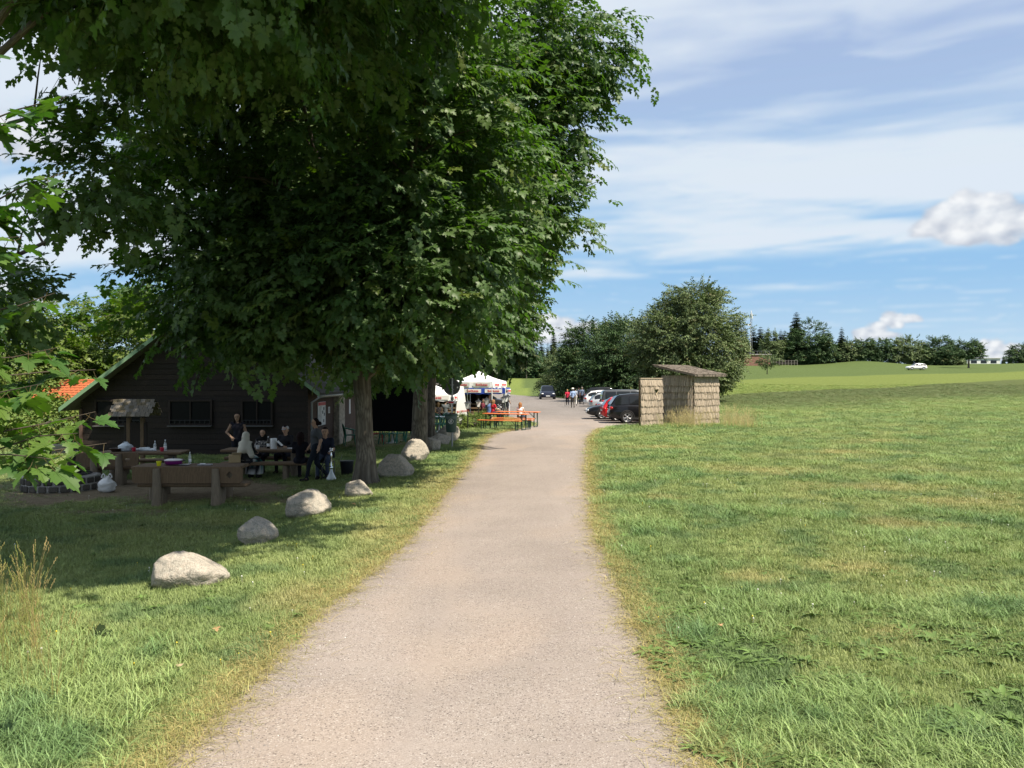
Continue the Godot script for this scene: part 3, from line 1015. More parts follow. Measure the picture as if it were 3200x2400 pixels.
func leaf(mb: MB, xf: Transform3D, size: float, lobed := true) -> void:   # blade along local +z, face up +y
	var pts := []
	if lobed:
		for p in LEAF: pts.append(p)
		for i in range(LEAF.size() - 2, 0, -1): pts.append(Vector2(-LEAF[i].x, LEAF[i].y))
	else:
		pts = [Vector2(0, 0), Vector2(0.36, 0.25), Vector2(0.34, 0.6), Vector2(0, 1), Vector2(-0.34, 0.6), Vector2(-0.36, 0.25)]
	var f := func(p: Vector2) -> Vector3: return Vector3(p.x, 0.22 * absf(p.x) - 0.30 * p.y * p.y, p.y) * size
	var ctr: Vector3 = xf * f.call(Vector2(0, 0.36))
	var nn := (xf.basis * Vector3(0, 1, 0.25)).normalized()
	var ci := mb.vert(ctr, nn, Vector2(0.5, 0.42))
	var s := mb.v.size()
	for p in pts:
		var side: Vector3 = xf.basis * Vector3(-0.25 * signf(p.x), 1, 0.1 + 0.5 * p.y)
		mb.vert(xf * f.call(p), side.normalized(), Vector2(0.5 + p.x, p.y))
	for i in pts.size():
		mb.face(ci, s + i, s + (i + 1) % pts.size())

func spray(nl: int, ln: float, size: float, lobed: bool, droop := 0.25) -> MB:   # a leafy shoot along +z
	var mb := MB.new()
	mb.col = Color(0.7, 0.55, 0.4)
	mb.tube([Vector3.ZERO, Vector3(0, 0.01, ln * 0.5), Vector3(0, -droop * ln * 0.4, ln)], [0.006, 0.004, 0.002], 3, false)
	for i in nl:
		var t := (i + 0.5) / nl
		var a := (1.0 if i % 2 == 0 else -1.0) * R(0.5, 1.5)
		if i == nl - 1: a = R(-0.3, 0.3)
		var at := Vector3(0, -droop * ln * 0.4 * t * t, ln * t)
		var b := Basis(Vector3.UP, a) * Basis(Vector3.RIGHT, R(0.05, 0.75)) * Basis(Vector3.BACK, R(-0.45, 0.45))
		var k := R(0.78, 1.25)
		mb.col = Color(k * R(0.9, 1.12), k, k * R(0.8, 1.1))
		at += b * Vector3(0, 0, size * R(0.25, 0.6)) + Vector3(0, R(-0.05, 0.05), 0)
		leaf(mb, Transform3D(b, at), size * R(0.75, 1.2), lobed)
	return mb

var SPRAY := {}

# blobs: [centre, radii]; leafy clusters sit in their outer part
func crown(par: Node3D, blobs: Array, clusters: int, per: int, cr: float, kind: String, scale: float, cols: Array, mt: Material, deep := 0.55) -> void:
	var key := kind
	if not SPRAY.has(key):
		match kind:
			"maple": SPRAY[key] = spray(9, 0.55, 0.15, true).mesh(mt)
			"oval": SPRAY[key] = spray(14, 0.6, 0.11, false).mesh(mt)
			"far": SPRAY[key] = spray(12, 1.0, 0.30, false).mesh(mt)
	var w := []
	var tot := 0.0
	for b in blobs:
		var r: Vector3 = b[1]
		tot += pow((r.x * r.y + r.y * r.z + r.x * r.z) / 3.0, 1.0)
		w.append(tot)
	var xf := []; var cc := []
	for k in clusters:
		var pick := rng.randf() * tot
		var bi := 0
		while w[bi] < pick and bi < w.size() - 1: bi += 1
		var c: Vector3 = blobs[bi][0]
		var r: Vector3 = blobs[bi][1]
		var dir := Vector3(rng.randfn(), rng.randfn(), rng.randfn()).normalized()
		var rr := lerpf(deep, 0.99, pow(rng.randf(), 0.55))
		var ctr := c + dir * r * rr
		var tone := R(0.0, 1.0)
		var col: Color = (cols[0] as Color).lerp(cols[1], tone)
		var out := (dir * Vector3(1, 0.55, 1) + Vector3(R(-0.5, 0.5), R(-0.25, 0.2), R(-0.5, 0.5))).normalized()
		for m in per:
			var o := Vector3(rng.randfn(), rng.randfn() * 0.55, rng.randfn()) * cr * 0.5
			var z := (out + Vector3(R(-0.8, 0.8), R(-0.5, 0.35), R(-0.8, 0.8))).normalized()
			var x := Vector3.UP.cross(z)
			if x.length() < 0.05: x = Vector3.RIGHT
			x = x.normalized()
			var b := Basis(x, z.cross(x), z) * Basis(Vector3.BACK, R(-0.5, 0.5))
			var s := scale * R(0.75, 1.25)
			xf.append(Transform3D(b.scaled_local(Vector3(s, s, s)), ctr + o))
			var q := col * R(0.85, 1.2)
			if rng.randf() < 0.04: q = q.lerp(cols[2], 0.8)
			q.a = 1.0
			cc.append(q)
	copies(par, "crown", SPRAY[key], xf, cc)

func trunk(par: Node3D, pts: Array, rad: Array, sides := 14, flare := true) -> void:
	var mb := MB.new()
	var P := []; var Q := []
	if flare:
		var p0: Vector3 = pts[0]
		for e in [[-0.25, 1.75], [0.0, 1.5], [0.12, 1.25], [0.3, 1.1]]:
			P.append(p0 + Vector3.UP * e[0]); Q.append(rad[0] * e[1])
	for i in pts.size():
		if i == 0 and flare:
			P.append(pts[0] + Vector3.UP * 0.6); Q.append(rad[0])
		else:
			P.append(pts[i]); Q.append(rad[i])
	# split long runs so that the stem is uneven
	var PP := []; var QQ := []
	for i in P.size() - 1:
		var seg := maxi(1, int((P[i] as Vector3).distance_to(P[i + 1]) / (0.09 if rad[0] > 0.2 and P[i].y < 3.0 else 0.35)))
		for k in seg:
			var t := float(k) / seg
			PP.append((P[i] as Vector3).lerp(P[i + 1], t)); QQ.append(lerpf(Q[i], Q[i + 1], t))
	PP.append(P[-1]); QQ.append(Q[-1])
	mb.tube(PP, QQ, sides, true, 0.8)
	for i in mb.v.size():
		var p := mb.v[i]
		var g: Vector3 = par.global_position + p
		var low := ss(0.7, 0.0, p.y) if flare else 0.0
		var ang := atan2(mb.n[i].x, mb.n[i].z)
		mb.v[i] = p + mb.n[i] * (nz.get_noise_3d(g.x * 30.0, g.y * 9.0, g.z * 30.0) * 0.05 + low * 0.05 * sin(ang * 5.0 + g.x)) * clampf(rad[0] * 4.0, 0.2, 1.2)
		# paler colour in noise patches, most of all near the root
		var fl := nz2.get_noise_3d(g.x * 60.0, g.y * 26.0, g.z * 60.0) + 0.5 * nz.get_noise_3d(g.x * 150.0, g.y * 70.0, g.z * 150.0)
		var pale := ss(0.18, 0.30, fl + (0.22 if flare and p.y < 0.75 + 0.5 * nz.get_noise_2d(ang * 30.0, g.x * 9.0) else 0.0))
		mb.c[i] = Color(0.85, 0.85, 0.85).lerp(Color(1.9, 1.8, 1.6), pale * (1.0 if rad[0] > 0.2 else 0.0))
	part(par, "trunk", mb, MT["m_bark"])

func limbs(par: Node3D, from: Array, ends: Array, r0: float) -> void:
	for i in ends.size():
		var a: Vector3 = from[i % from.size()]
		var b: Vector3 = ends[i]
		var mb := MB.new()
		var mid := a.lerp(b, 0.5) + Vector3(R(-0.3, 0.3), R(0.1, 0.6), R(-0.3, 0.3))
		mb.tube([a, a.lerp(mid, 0.5) + Vector3(0, 0.05, 0), mid, mid.lerp(b, 0.5) + Vector3(0, 0.1, 0), b], [r0, r0 * 0.8, r0 * 0.55, r0 * 0.4, r0 * 0.15], 7, false)
		for k in 3:
			var t := R(0.4, 0.9)
			var s := a.lerp(mid, t * 2.0) if t < 0.5 else mid.lerp(b, t * 2.0 - 1.0)
			var e := s + Vector3(R(-1, 1), R(-0.3, 0.8), R(-1, 1)) * a.distance_to(b) * 0.3
			mb.tube([s, s.lerp(e, 0.5) + Vector3(0, 0.08, 0), e], [r0 * 0.35, r0 * 0.22, r0 * 0.08], 5, false)
		part(par, "branch", mb, MT["m_bark"])

var GREEN := [Color(0.074, 0.136, 0.050), Color(0.122, 0.186, 0.062), Color(0.13, 0.17, 0.03)]
var DEEP := [Color(0.038, 0.078, 0.030), Color(0.060, 0.105, 0.038), Color(0.09, 0.10, 0.03)]
var OLIVE := [Color(0.088, 0.128, 0.054), Color(0.130, 0.172, 0.070), Color(0.15, 0.15, 0.07)]
var FRESH := [Color(0.085, 0.140, 0.028), Color(0.150, 0.205, 0.042), Color(0.17, 0.18, 0.05)]

func make_big_trees() -> void:
	var G := "maples along the path"
	# tree at the picnic bench
	var t := thing("maple_tree", "broad maple with pale patches on the lower bark beside grey boulder pile", "tree", Vector3(-3.42, H(-3.42, -19.9), -19.9), 0, G)
	trunk(t, [Vector3.ZERO, Vector3(-0.05, 1.6, 0), Vector3(-0.16, 3.4, 0), Vector3(-0.25, 6.0, 0.1), Vector3(-0.2, 9.0, 0), Vector3(-0.3, 12.5, 0)], [0.225, 0.21, 0.18, 0.14, 0.10, 0.04], 18)
	limbs(t, [Vector3(-0.1, 2.4, 0), Vector3(-0.16, 3.4, 0), Vector3(-0.2, 4.8, 0), Vector3(-0.25, 6.2, 0.1), Vector3(-0.2, 8.0, 0)], [Vector3(2.6, 4.2, 1.2), Vector3(-3.4, 4.6, 0.6), Vector3(0.8, 5.2, 3.2), Vector3(-2.2, 6.6, 2.4), Vector3(2.8, 7.6, -0.8), Vector3(-3.6, 7.4, -1.0), Vector3(1.8, 9.0, 2.2), Vector3(-1.6, 10.5, 1.8), Vector3(1.0, 11, -2)], 0.085)
	crown(t, [[Vector3(-0.3, 8.6, 0.3), Vector3(3.7, 4.4, 3.7)], [Vector3(0.9, 4.9, 0.9), Vector3(2.5, 2.0, 2.5)], [Vector3(-2.3, 4.8, 0.4), Vector3(2.6, 2.1, 2.6)], [Vector3(-0.2, 4.2, 1.6), Vector3(1.9, 1.3, 1.7)], [Vector3(2.0, 7.0, 0.2), Vector3(2.0, 2.4, 2.4)], [Vector3(-3.4, 7.4, 0), Vector3(2.0, 2.8, 2.6)], [Vector3(0.5, 3.7, -1.3), Vector3(2.2, 0.9, 1.6)]], 580, 16, 0.85, "maple", 1.0, GREEN, MT["m_leaf"], 0.5)
	# the tallest, between the rocks and the bin
	t = thing("maple_tree", "tallest maple whose crown overhangs the path behind the long boulder", "tree", Vector3(-3.08, H(-3.08, -28.4), -28.4), 0, G)
	trunk(t, [Vector3.ZERO, Vector3(0.03, 1.6, 0), Vector3(0.1, 4.0, 0), Vector3(0.1, 8, 0), Vector3(0, 12, 0), Vector3(0.1, 17, 0)], [0.27, 0.25, 0.21, 0.17, 0.11, 0.03], 16)
	limbs(t, [Vector3(0.05, 2.6, 0), Vector3(0.1, 4.2, 0), Vector3(0.1, 6, 0), Vector3(0.1, 8, 0), Vector3(0, 10, 0)], [Vector3(2.8, 4.2, 1), Vector3(4.6, 6.4, 1), Vector3(5.2, 8.4, 0.5), Vector3(5.5, 11, 0.4), Vector3(4.6, 13.5, 1), Vector3(-3, 6, 1), Vector3(2, 7.5, 4), Vector3(-3, 10, 1), Vector3(1, 13, 3)], 0.10)
	crown(t, [[Vector3(0.1, 9.2, 0.3), Vector3(5.0, 3.6, 5.0)], [Vector3(-0.2, 13.8, 0), Vector3(5.8, 3.6, 5.2)], [Vector3(0.3, 6.0, 0.6), Vector3(2.9, 2.0, 3.4)], [Vector3(0.0, 4.7, 0.7), Vector3(2.7, 1.35, 2.8)], [Vector3(3.3, 7.8, 0.4), Vector3(1.7, 1.1, 2.2)], [Vector3(3.9, 11.0, 0.3), Vector3(1.6, 1.9, 2.4)], [Vector3(4.9, 13.2, 0.6), Vector3(1.7, 1.3, 2.0)], [Vector3(1.9, 6.2, 1.0), Vector3(1.5, 0.7, 1.5)]], 720, 16, 1.0, "maple", 1.1, GREEN, MT["m_leaf"], 0.55)
	t = thing("maple_tree", "maple with dark slim trunk standing between tall maple and white tent", "tree", Vector3(-3.36, H(-3.36, -35.0), -35.0), 0, G)
	trunk(t, [Vector3.ZERO, Vector3(0.02, 1.6, 0), Vector3(0.1, 4.0, 0), Vector3(0.1, 9, 0), Vector3(0, 14, 0)], [0.21, 0.19, 0.17, 0.12, 0.03], 12)
	limbs(t, [Vector3(0.05, 2.6, 0), Vector3(0.1, 4.2, 0)], [Vector3(2.4, 4.2, 0.5), Vector3(-2.4, 4.6, 1), Vector3(2.0, 6, 1)], 0.07)
	crown(t, [[Vector3(0.3, 8.2, 0), Vector3(4.4, 4.6, 3.6)], [Vector3(0.9, 5.6, 0.2), Vector3(3.1, 1.7, 2.6)], [Vector3(1.3, 4.9, 0.8), Vector3(2.3, 0.9, 1.8)]], 300, 16, 1.1, "maple", 1.3, GREEN, MT["m_leaf"], 0.5)
	# the one that overhangs the foreground from the left
	t = thing("maple_tree", "foreground maple leaning in from outside with dark hanging branches", "tree", Vector3(-9.4, H(-9.4, -12.2), -12.2), 0, G)
	trunk(t, [Vector3.ZERO, Vector3(0.1, 2, 0), Vector3(0.5, 4.5, 0), Vector3(1.4, 7.5, -0.2), Vector3(2.4, 10.5, -0.3)], [0.3, 0.27, 0.23, 0.17, 0.06], 14)
	limbs(t, [Vector3(1.1, 6.6, -0.2), Vector3(1.8, 8.6, -0.2)], [Vector3(4.8, 8.4, 1.6), Vector3(5.6, 8.8, 0.2), Vector3(7.4, 10.4, 3.0), Vector3(6.4, 10.2, -1.4), Vector3(9.0, 10.8, 1.4)], 0.055)
	crown(t, [[Vector3(4.9, 10.4, -1.2), Vector3(4.7, 2.9, 4.2)], [Vector3(5.7, 8.5, 1.2), Vector3(2.2, 1.3, 2.2)], [Vector3(5.0, 8.8, 0.2), Vector3(2.6, 1.3, 2.2)], [Vector3(7.4, 10.8, 3.4), Vector3(2.4, 1.3, 2.6)], [Vector3(9.6, 10.9, 3.2), Vector3(2.0, 1.1, 2.8)], [Vector3(8.6, 11.3, 0.4), Vector3(3.0, 1.3, 2.2)]], 520, 15, 0.9, "maple", 1.0, GREEN, MT["m_leaf"], 0.35)
	# hanging branch in front of the gap of sky
	t = thing("maple_tree", "half hidden maple behind the picnic ground with thin bending branch", "tree", Vector3(-12.2, H(-12.2, -17.0), -17.0), 0, G)
	trunk(t, [Vector3.ZERO, Vector3(0.1, 2, 0), Vector3(0.3, 5, 0), Vector3(0.6, 9, 0)], [0.24, 0.21, 0.17, 0.06], 12)
	limbs(t, [Vector3(0.3, 4.4, 0), Vector3(0.4, 6.4, 0)], [Vector3(5.5, 5.4, 2.4), Vector3(5.3, 7.4, 2.2), Vector3(2.4, 4.1, 1.6), Vector3(1.4, 3.6, 1.6)], 0.07)
	crown(t, [[Vector3(5.3, 7.4, 2.2), Vector3(0.5, 0.6, 0.5)], [Vector3(5.2, 6.1, 2.4), Vector3(0.55, 0.9, 0.5)], [Vector3(2.4, 4.1, 1.6), Vector3(0.9, 0.7, 0.9)], [Vector3(1.4, 3.7, 1.6), Vector3(1.2, 0.7, 1.0)]], 46, 14, 0.7, "maple", 1.0, GREEN, MT["m_leaf"], 0.3)

	# young maple whose shoots reach in at the left border: its big leaves are single parts
	var y := thing("young_maple", "young maple with large bright leaves reaching over the lawn", "tree", Vector3(-3.55, H(-3.55, -4.7), -4.7))
	var st := MB.new()
	st.tube([Vector3(0, -0.1, 0), Vector3(0.05, 1.2, 0.05), Vector3(0.12, 2.6, 0.1), Vector3(0.25, 4.4, 0.15)], [0.035, 0.028, 0.02, 0.008], 8)
	part(y, "stem", st, MT["m_twig"])
	var lm := []
	for k in 4:
		var mb := MB.new()
		var tone := Color(0.060, 0.130, 0.032).lerp(Color(0.120, 0.195, 0.042), k / 3.0)
		mb.col = tone
		leaf(mb, Transform3D.IDENTITY, 0.19)
		mb.col = tone * 1.5      # paler veins
		for vn in [Vector2(0, 0.96), Vector2(0.5, 0.32), Vector2(-0.5, 0.32), Vector2(0.28, 0.68), Vector2(-0.28, 0.68)]:
			var vp := []
			for w in 4:
				var u: Vector2 = vn * (0.02 + w / 3.0 * 0.95)
				vp.append(Vector3(u.x, 0.22 * absf(u.x) - 0.30 * u.y * u.y + 0.006, u.y) * 0.19)
			mb.tube(vp, [0.0016, 0.0013, 0.001, 0.0005], 4, false)
		mb.col = Color(0.16, 0.12, 0.05)
		mb.tube([Vector3(0, 0.002, 0), Vector3(0, 0.02, -0.05), Vector3(0, 0.05, -0.09)], [0.0022, 0.0022, 0.0022], 4, false)
		lm.append(mb.mesh(MT["m_leaf"]))
	var tips := []
	for e in [[1.25, 3.86, 0.3, 18], [1.15, 3.52, 0.1, 17], [1.0, 3.15, 0.25, 16], [0.92, 2.90, -0.2, 15], [0.8, 4.2, 0.1, 10], [1.05, 2.58, 0.0, 18], [1.12, 2.38, 0.3, 20], [1.08, 2.46, -0.35, 18], [1.20, 2.22, -0.1, 20], [1.28, 2.12, 0.25, 20], [1.12, 2.02, -0.4, 18], [1.22, 2.00, 0.4, 18], [0.85, 2.66, 0.35, 16], [0.85, 2.24, 0.3, 16], [0.8, 3.4, -0.1, 12], [0.95, 2.34, 0.45, 16]]:
		tips.append([Vector3(0.1, e[1] * 0.9 - 0.1, 0.08), Vector3(e[0], e[1], e[2]), e[3]])
	for b in tips:
		var a: Vector3 = b[0]
		var e: Vector3 = b[1]
		var mb := MB.new()
		var mid := a.lerp(e, 0.5) + Vector3(0, 0.10, 0)
		mid += Vector3(R(-0.05, 0.05), R(-0.06, 0.06), R(-0.12, 0.12))
		mb.tube([a, a.lerp(mid, 0.5) + Vector3(0, R(-0.03, 0.05), R(-0.03, 0.03)), mid, mid.lerp(e, 0.5) + Vector3(0, R(-0.02, 0.04), R(-0.03, 0.03)), e], [0.009, 0.007, 0.005, 0.004, 0.002], 6, false)
		part(y, "branch", mb, MT["m_twig"])
		for k in b[2]:
			var t2: float = 0.35 + 0.65 * (k + 0.5) / b[2]
			var p := a.lerp(mid, t2 * 2.0) if t2 < 0.5 else mid.lerp(e, t2 * 2.0 - 1.0)
			var yaw := R(-PI, PI)
			var bs := Basis(Vector3.UP, yaw) * Basis(Vector3.RIGHT, R(-0.1, 0.6)) * Basis(Vector3.BACK, R(-0.45, 0.45))
			var lf := part(y, "leaf", lm[rng.randi() % 4])
			var s := R(0.42, 0.88)
			lf.transform = Transform3D(bs.scaled_local(Vector3(s, s, s)), p + bs * Vector3(0, 0, 0.09 * s) + Vector3(0, -0.03, 0))

# ---------------------------------------------------------------- buildings
func make_hut() -> void:
	var t := thing("wooden_hut", "dark brown plank hut with steep gable and green roof edge", "hut", Vector3(-11.3, LOW, -30.0))
	var o := Vector3(11.3, -LOW, 30.0)       # world to local
	var x0 := -15.2; var x1 := -7.2; var ridge_x := -10.8; var ridge_h := 5.0; var slope := 0.76
	var top := func(x: float) -> float: return ridge_h - absf(x - ridge_x) * slope
	# gable of lying planks
	var y := LOW
	var k := 0
	while y < ridge_h - 0.25:
		var ph := 0.19
		var a := maxf(x0, ridge_x - (ridge_h - y - ph) / slope)
		var b := minf(x1, ridge_x + (ridge_h - y - ph) / slope)
		var a0 := maxf(x0, ridge_x - (ridge_h - y) / slope)
		var b0 := minf(x1, ridge_x + (ridge_h - y) / slope)
		if b - a < 0.2: break
		var mb := MB.new()
		mb.prism(PackedVector2Array([Vector2(a0, y), Vector2(b0, y), Vector2(b, y + ph - 0.012), Vector2(a, y + ph - 0.012)]), -0.04, 0.0, Transform3D(Basis(Vector3.RIGHT, -0.03), o + Vector3(0, 0, -30.0 + R(-0.004, 0.004) + y * 0.03)))
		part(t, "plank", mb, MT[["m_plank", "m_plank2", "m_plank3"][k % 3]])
		y += ph
		k += 1
	var core := MB.new()
	core.prism(PackedVector2Array([Vector2(x0 + 0.02, LOW - 0.3), Vector2(x1 - 0.06, LOW - 0.3), Vector2(x1 - 0.06, top.call(x1) - 0.1), Vector2(ridge_x, ridge_h - 0.12), Vector2(x0 + 0.02, top.call(x0) - 0.1)]), -45.0, -30.06, Transform3D(Basis.IDENTITY, o))
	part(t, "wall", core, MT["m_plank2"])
	var corner := MB.new()
	corner.box(o + Vector3(x0 + 0.02, 0.55, -29.97), Vector3(0.10, 1.65, 0.10), Basis.IDENTITY, 0.01)
	part(t, "corner_post", corner, MT["m_side"])
	# roof slopes with green verge boards
	for s in [-1.0, 1.0]:
		var xe := -15.65 if s < 0 else -6.65
		var he: float = top.call(xe)
		var rb := MB.new()
		rb.prism(PackedVector2Array([Vector2(ridge_x, ridge_h), Vector2(xe, he), Vector2(xe, he + 0.10), Vector2(ridge_x, ridge_h + 0.10)]), -45.6, -29.42, Transform3D(Basis.IDENTITY, o))
		var roof := part(t, "roof", rb, MT["m_roof_grey"])
		var vb := MB.new()
		vb.prism(PackedVector2Array([Vector2(ridge_x, ridge_h - 0.03), Vector2(xe, he - 0.03), Vector2(xe, he + 0.125), Vector2(ridge_x, ridge_h + 0.125)]), -29.42, -29.37, Transform3D(Basis.IDENTITY, o))
		part(roof, "verge_board", vb, MT["m_verge"])
		if s > 0:
			for j in 30:      # shingle courses of the slope that looks towards the path
				var q := MB.new()
				var tt := j / 30.0
				var c := Vector3(lerpf(xe, ridge_x, tt + 0.01), lerpf(he, ridge_h, tt + 0.01) + 0.115, -37.5)
				q.box(o + c, Vector3(0.21, 0.02, 16.0), Basis(Vector3.BACK, -atan(slope) + 0.06))
				part(roof, "shingle_course", q, MT["m_roof_grey"])
			var gut := MB.new()
			gut.tube([o + Vector3(xe - 0.02, he - 0.02, -29.4), o + Vector3(xe - 0.02, he - 0.05, -45.5)], [0.06, 0.06], 8)
			part(roof, "gutter", gut, MT["m_grey_metal"])
	var dp := MB.new()
	dp.tube([o + Vector3(-6.7, 1.85, -30.2), o + Vector3(-7.1, 1.6, -30.2), o + Vector3(-7.12, LOW, -30.2)], [0.04, 0.04, 0.04], 8)
	part(t, "drainpipe", dp, MT["m_grey_metal"])
	# side wall: standing boards, plaster pillar, shutter
	var z := -30.05
	k = 0
	while z > -45.0:
		var mb := MB.new()
		mb.box(o + Vector3(x1 - 0.03, 1.0, z - 0.145), Vector3(0.05 + R(0, 0.012), 2.5, 0.282), Basis.IDENTITY, 0.008)
		part(t, "board", mb, MT["m_side" if k % 2 == 0 else "m_side2"])
		z -= 0.29
		k += 1
	var pl := MB.new()
	pl.box(o + Vector3(x1 + 0.06, 0.75, -34.95), Vector3(0.34, 2.1, 1.15), Basis.IDENTITY, 0.02)
	pl.box(o + Vector3(x1 + 0.05, 0.0, -36.3), Vector3(0.32, 0.62, 1.55), Basis.IDENTITY, 0.02)
	part(t, "plaster_pillar", pl, MT["m_cream"])
	var sh := part(t, "shutter", _shutter(o + Vector3(x1 + 0.02, 1.2, -36.4)), MT["m_side2"])
	var paper := MB.new()
	paper.box(o + Vector3(x1 + 0.195, 1.25, -36.75), Vector3(0.012, 0.62, 0.32))
	part(sh, "notice", paper, MT["m_white"])
	# windows with bars, in dark frames with pale sills
	for w in [[304, 441], [535, 659], [761, 848]]:
		var a: float = (w[0] - 1600.0) / F * 30.0
		var b: float = (w[1] - 1600.0) / F * 30.0
		var fr := MB.new()
		var cx := (a + b) * 0.5
		var hw := (b - a) * 0.5
		for e in [[cx, 0.83, hw * 2 + 0.14, 0.07], [cx, 1.67, hw * 2 + 0.14, 0.07], [a - 0.035, 1.25, 0.07, 0.8], [b + 0.035, 1.25, 0.07, 0.8], [cx, 1.25, 0.05, 0.8]]:
			fr.box(o + Vector3(e[0], e[1], -29.955), Vector3(e[2], e[3], 0.09), Basis.IDENTITY, 0.008)
		var win := part(t, "window", fr, MT["m_plank3"])
		var gl := MB.new()
		gl.box(o + Vector3(cx, 1.25, -29.975), Vector3(hw * 2, 0.78, 0.012))
		part(win, "pane", gl, MT["m_glass_hut"])
		var sl := MB.new()
		sl.box(o + Vector3(cx, 0.775, -29.90), Vector3(hw * 2 + 0.16, 0.035, 0.20), Basis.IDENTITY, 0.006)
		part(win, "sill", sl, mk(0.10, 0.10, 0.10, 0.5))
		var bars := MB.new()
		for i in 9:
			bars.tube([o + Vector3(lerpf(a, b, i / 8.0), 0.84, -29.88), o + Vector3(lerpf(a, b, i / 8.0), 0.98, -29.88)], [0.012, 0.012], 5)
		bars.tube([o + Vector3(a, 0.98, -29.88), o + Vector3(b, 0.98, -29.88)], [0.014, 0.014], 5)
		part(win, "window_rail", bars, MT["m_black_metal"])
	# notices on the side wall
	var nb := thing("notice_board", "white information poster with red heading on brown board wall", "poster", Vector3(x1 + 0.03, 1.13, -32.05))
	var q := MB.new(); q.box(Vector3(0, 0, 0), Vector3(0.03, 0.88, 1.25), Basis.IDENTITY, 0.004)
	part(nb, "panel", q, MT["m_white"])
	q = MB.new(); q.box(Vector3(0.019, 0.37, 0), Vector3(0.008, 0.12, 1.2))
	part(nb, "heading", q, mk(0.55, 0.05, 0.06, 0.6))
	q = MB.new()
	for i in 14:
		q.box(Vector3(0.018, 0.26 - i * 0.045, 0.32 + R(-0.03, 0.02)), Vector3(0.006, 0.014, 0.45 + R(-0.1, 0.05)))
	for e in [[0.18, -0.30], [-0.04, -0.40], [-0.28, -0.28], [0.05, -0.10]]:
		q.box(Vector3(0.018, e[0], e[1]), Vector3(0.006, 0.11, 0.16))
	part(nb, "print", q, mk(0.18, 0.19, 0.20, 0.7))
	q = MB.new(); q.box(Vector3.ZERO, Vector3(0.012, 0.25, 0.30))
	var lf := thing("leaflet", "small white leaflet pinned to the board wall beside the poster", "leaflet", Vector3(x1 + 0.02, 1.22, -33.4))
	part(lf, "sheet", q, MT["m_white"])
	q = MB.new()
	for i in 5: q.box(Vector3(0.008, 0.07 - i * 0.035, 0), Vector3(0.004, 0.012, 0.2))
	part(lf, "print", q, mk(0.25, 0.2, 0.2, 0.7))

	# little shingled roof of a stand in front of the gable
	var sp := wp(415, 1390, 26.0)
	var g := thing("roofed_stand", "wooden stand with small mossy shingle roof before dark gable", "stand", Vector3(sp.x, LOW, -26.0))
	for sx in [-0.12, 0.30]:
		q = MB.new(); q.box(Vector3(sx, 0.75, 0), Vector3(0.12, 1.5, 0.12), Basis.IDENTITY, 0.015)
		part(g, "post", q, MT["m_log"])
	q = MB.new(); q.box(Vector3(0.1, 1.0, 0.03), Vector3(0.7, 0.7, 0.04), Basis.IDENTITY, 0.01)
	part(g, "board", q, MT["m_plank"])
	for side in [1.0, -1.0]:
		var tilt := Basis(Vector3.RIGHT, 0.85 * side)
		for row in 5:
			for c in 9:
				var mb := MB.new()
				var along := -0.56 + c * 0.14 + (0.06 if row % 2 else 0.0)
				var down := 0.06 + row * 0.125
				mb.box(Vector3(along + 0.05, 2.02 - down * sin(0.85), side * down * cos(0.85)) + tilt * Vector3(0, 0.004 * (c % 2) + 0.02, 0), Vector3(0.134, 0.018, 0.17), tilt * Basis(Vector3.RIGHT, 0.09 * side) * Basis(Vector3.UP, R(-0.03, 0.03)), 0.004)
				part(g, "shingle", mb, MT["m_shingle%d" % (rng.randi() % 3)])

	# garden shed with orange tiles beyond the hut
	var hp := Vector3(-20.5, LOW, -40.5)
	var hs := thing("tool_shed", "low garden shed with bright orange tiled hip roof", "shed", hp)
	q = MB.new(); q.box(Vector3(0, 0.7, -1.4), Vector3(5.0, 1.5, 2.6))
	part(hs, "wall", q, MT["m_grey_wood"])
	var eh := 1.52; var rh := 2.58
	var L := Vector3(-2.8, eh, 0.25); var RR := Vector3(3.6, eh, 0.25)
	var lt := Vector3(-1.55, rh, -1.35); var rt := Vector3(3.6, rh, -1.35)
	q = MB.new()
	q.quad(L + Vector3(0, -0.04, 0), RR + Vector3(0, -0.04, 0), rt + Vector3(0, -0.04, 0), lt + Vector3(0, -0.04, 0))
	q.quad(Vector3(-2.8, eh - 0.04, -3.0), Vector3(3.6, eh - 0.04, -3.0), rt + Vector3(0, -0.04, 0), lt + Vector3(0, -0.04, 0))
	q.tri(L + Vector3(0, -0.04, 0), lt + Vector3(0, -0.04, 0), Vector3(-2.8, eh - 0.04, -3.0))
	var rf := part(hs, "roof", q, MT["m_tile"])
	for row in 9:
		var ta := row / 9.0
		var tb := (row + 1.25) / 9.0
		var mb := MB.new()
		var la := L.lerp(lt, ta); var ra := RR.lerp(rt, ta)
		var lb := L.lerp(lt, minf(tb, 1.0)); var rb2 := RR.lerp(rt, minf(tb, 1.0))
		var nrm := (RR - L).cross(lt - L).normalized()
		if nrm.y < 0: nrm = -nrm
		var n := 84
		var r1 := PackedVector3Array(); var r2 := PackedVector3Array(); var r0 := PackedVector3Array()
		for i in n + 1:
			var u := float(i) / n
			var wv := nrm * (0.025 * absf(sin(u * PI * 26.0)))
			r0.append(la.lerp(ra, u) + nrm * 0.005)
			r1.append(la.lerp(ra, u) + nrm * 0.045 + wv)
			r2.append(lb.lerp(rb2, u) + nrm * 0.012 + wv)
		mb.grid([r0, r1, r2])
		part(rf, "tile_course", mb, MT["m_tile"])
	q = MB.new(); q.tube([lt + Vector3(0, 0.02, 0), rt + Vector3(0, 0.02, 0)], [0.08, 0.08], 8)
	q.tube([L + Vector3(0, 0.03, 0), lt + Vector3(0, 0.03, 0)], [0.07, 0.07], 8)
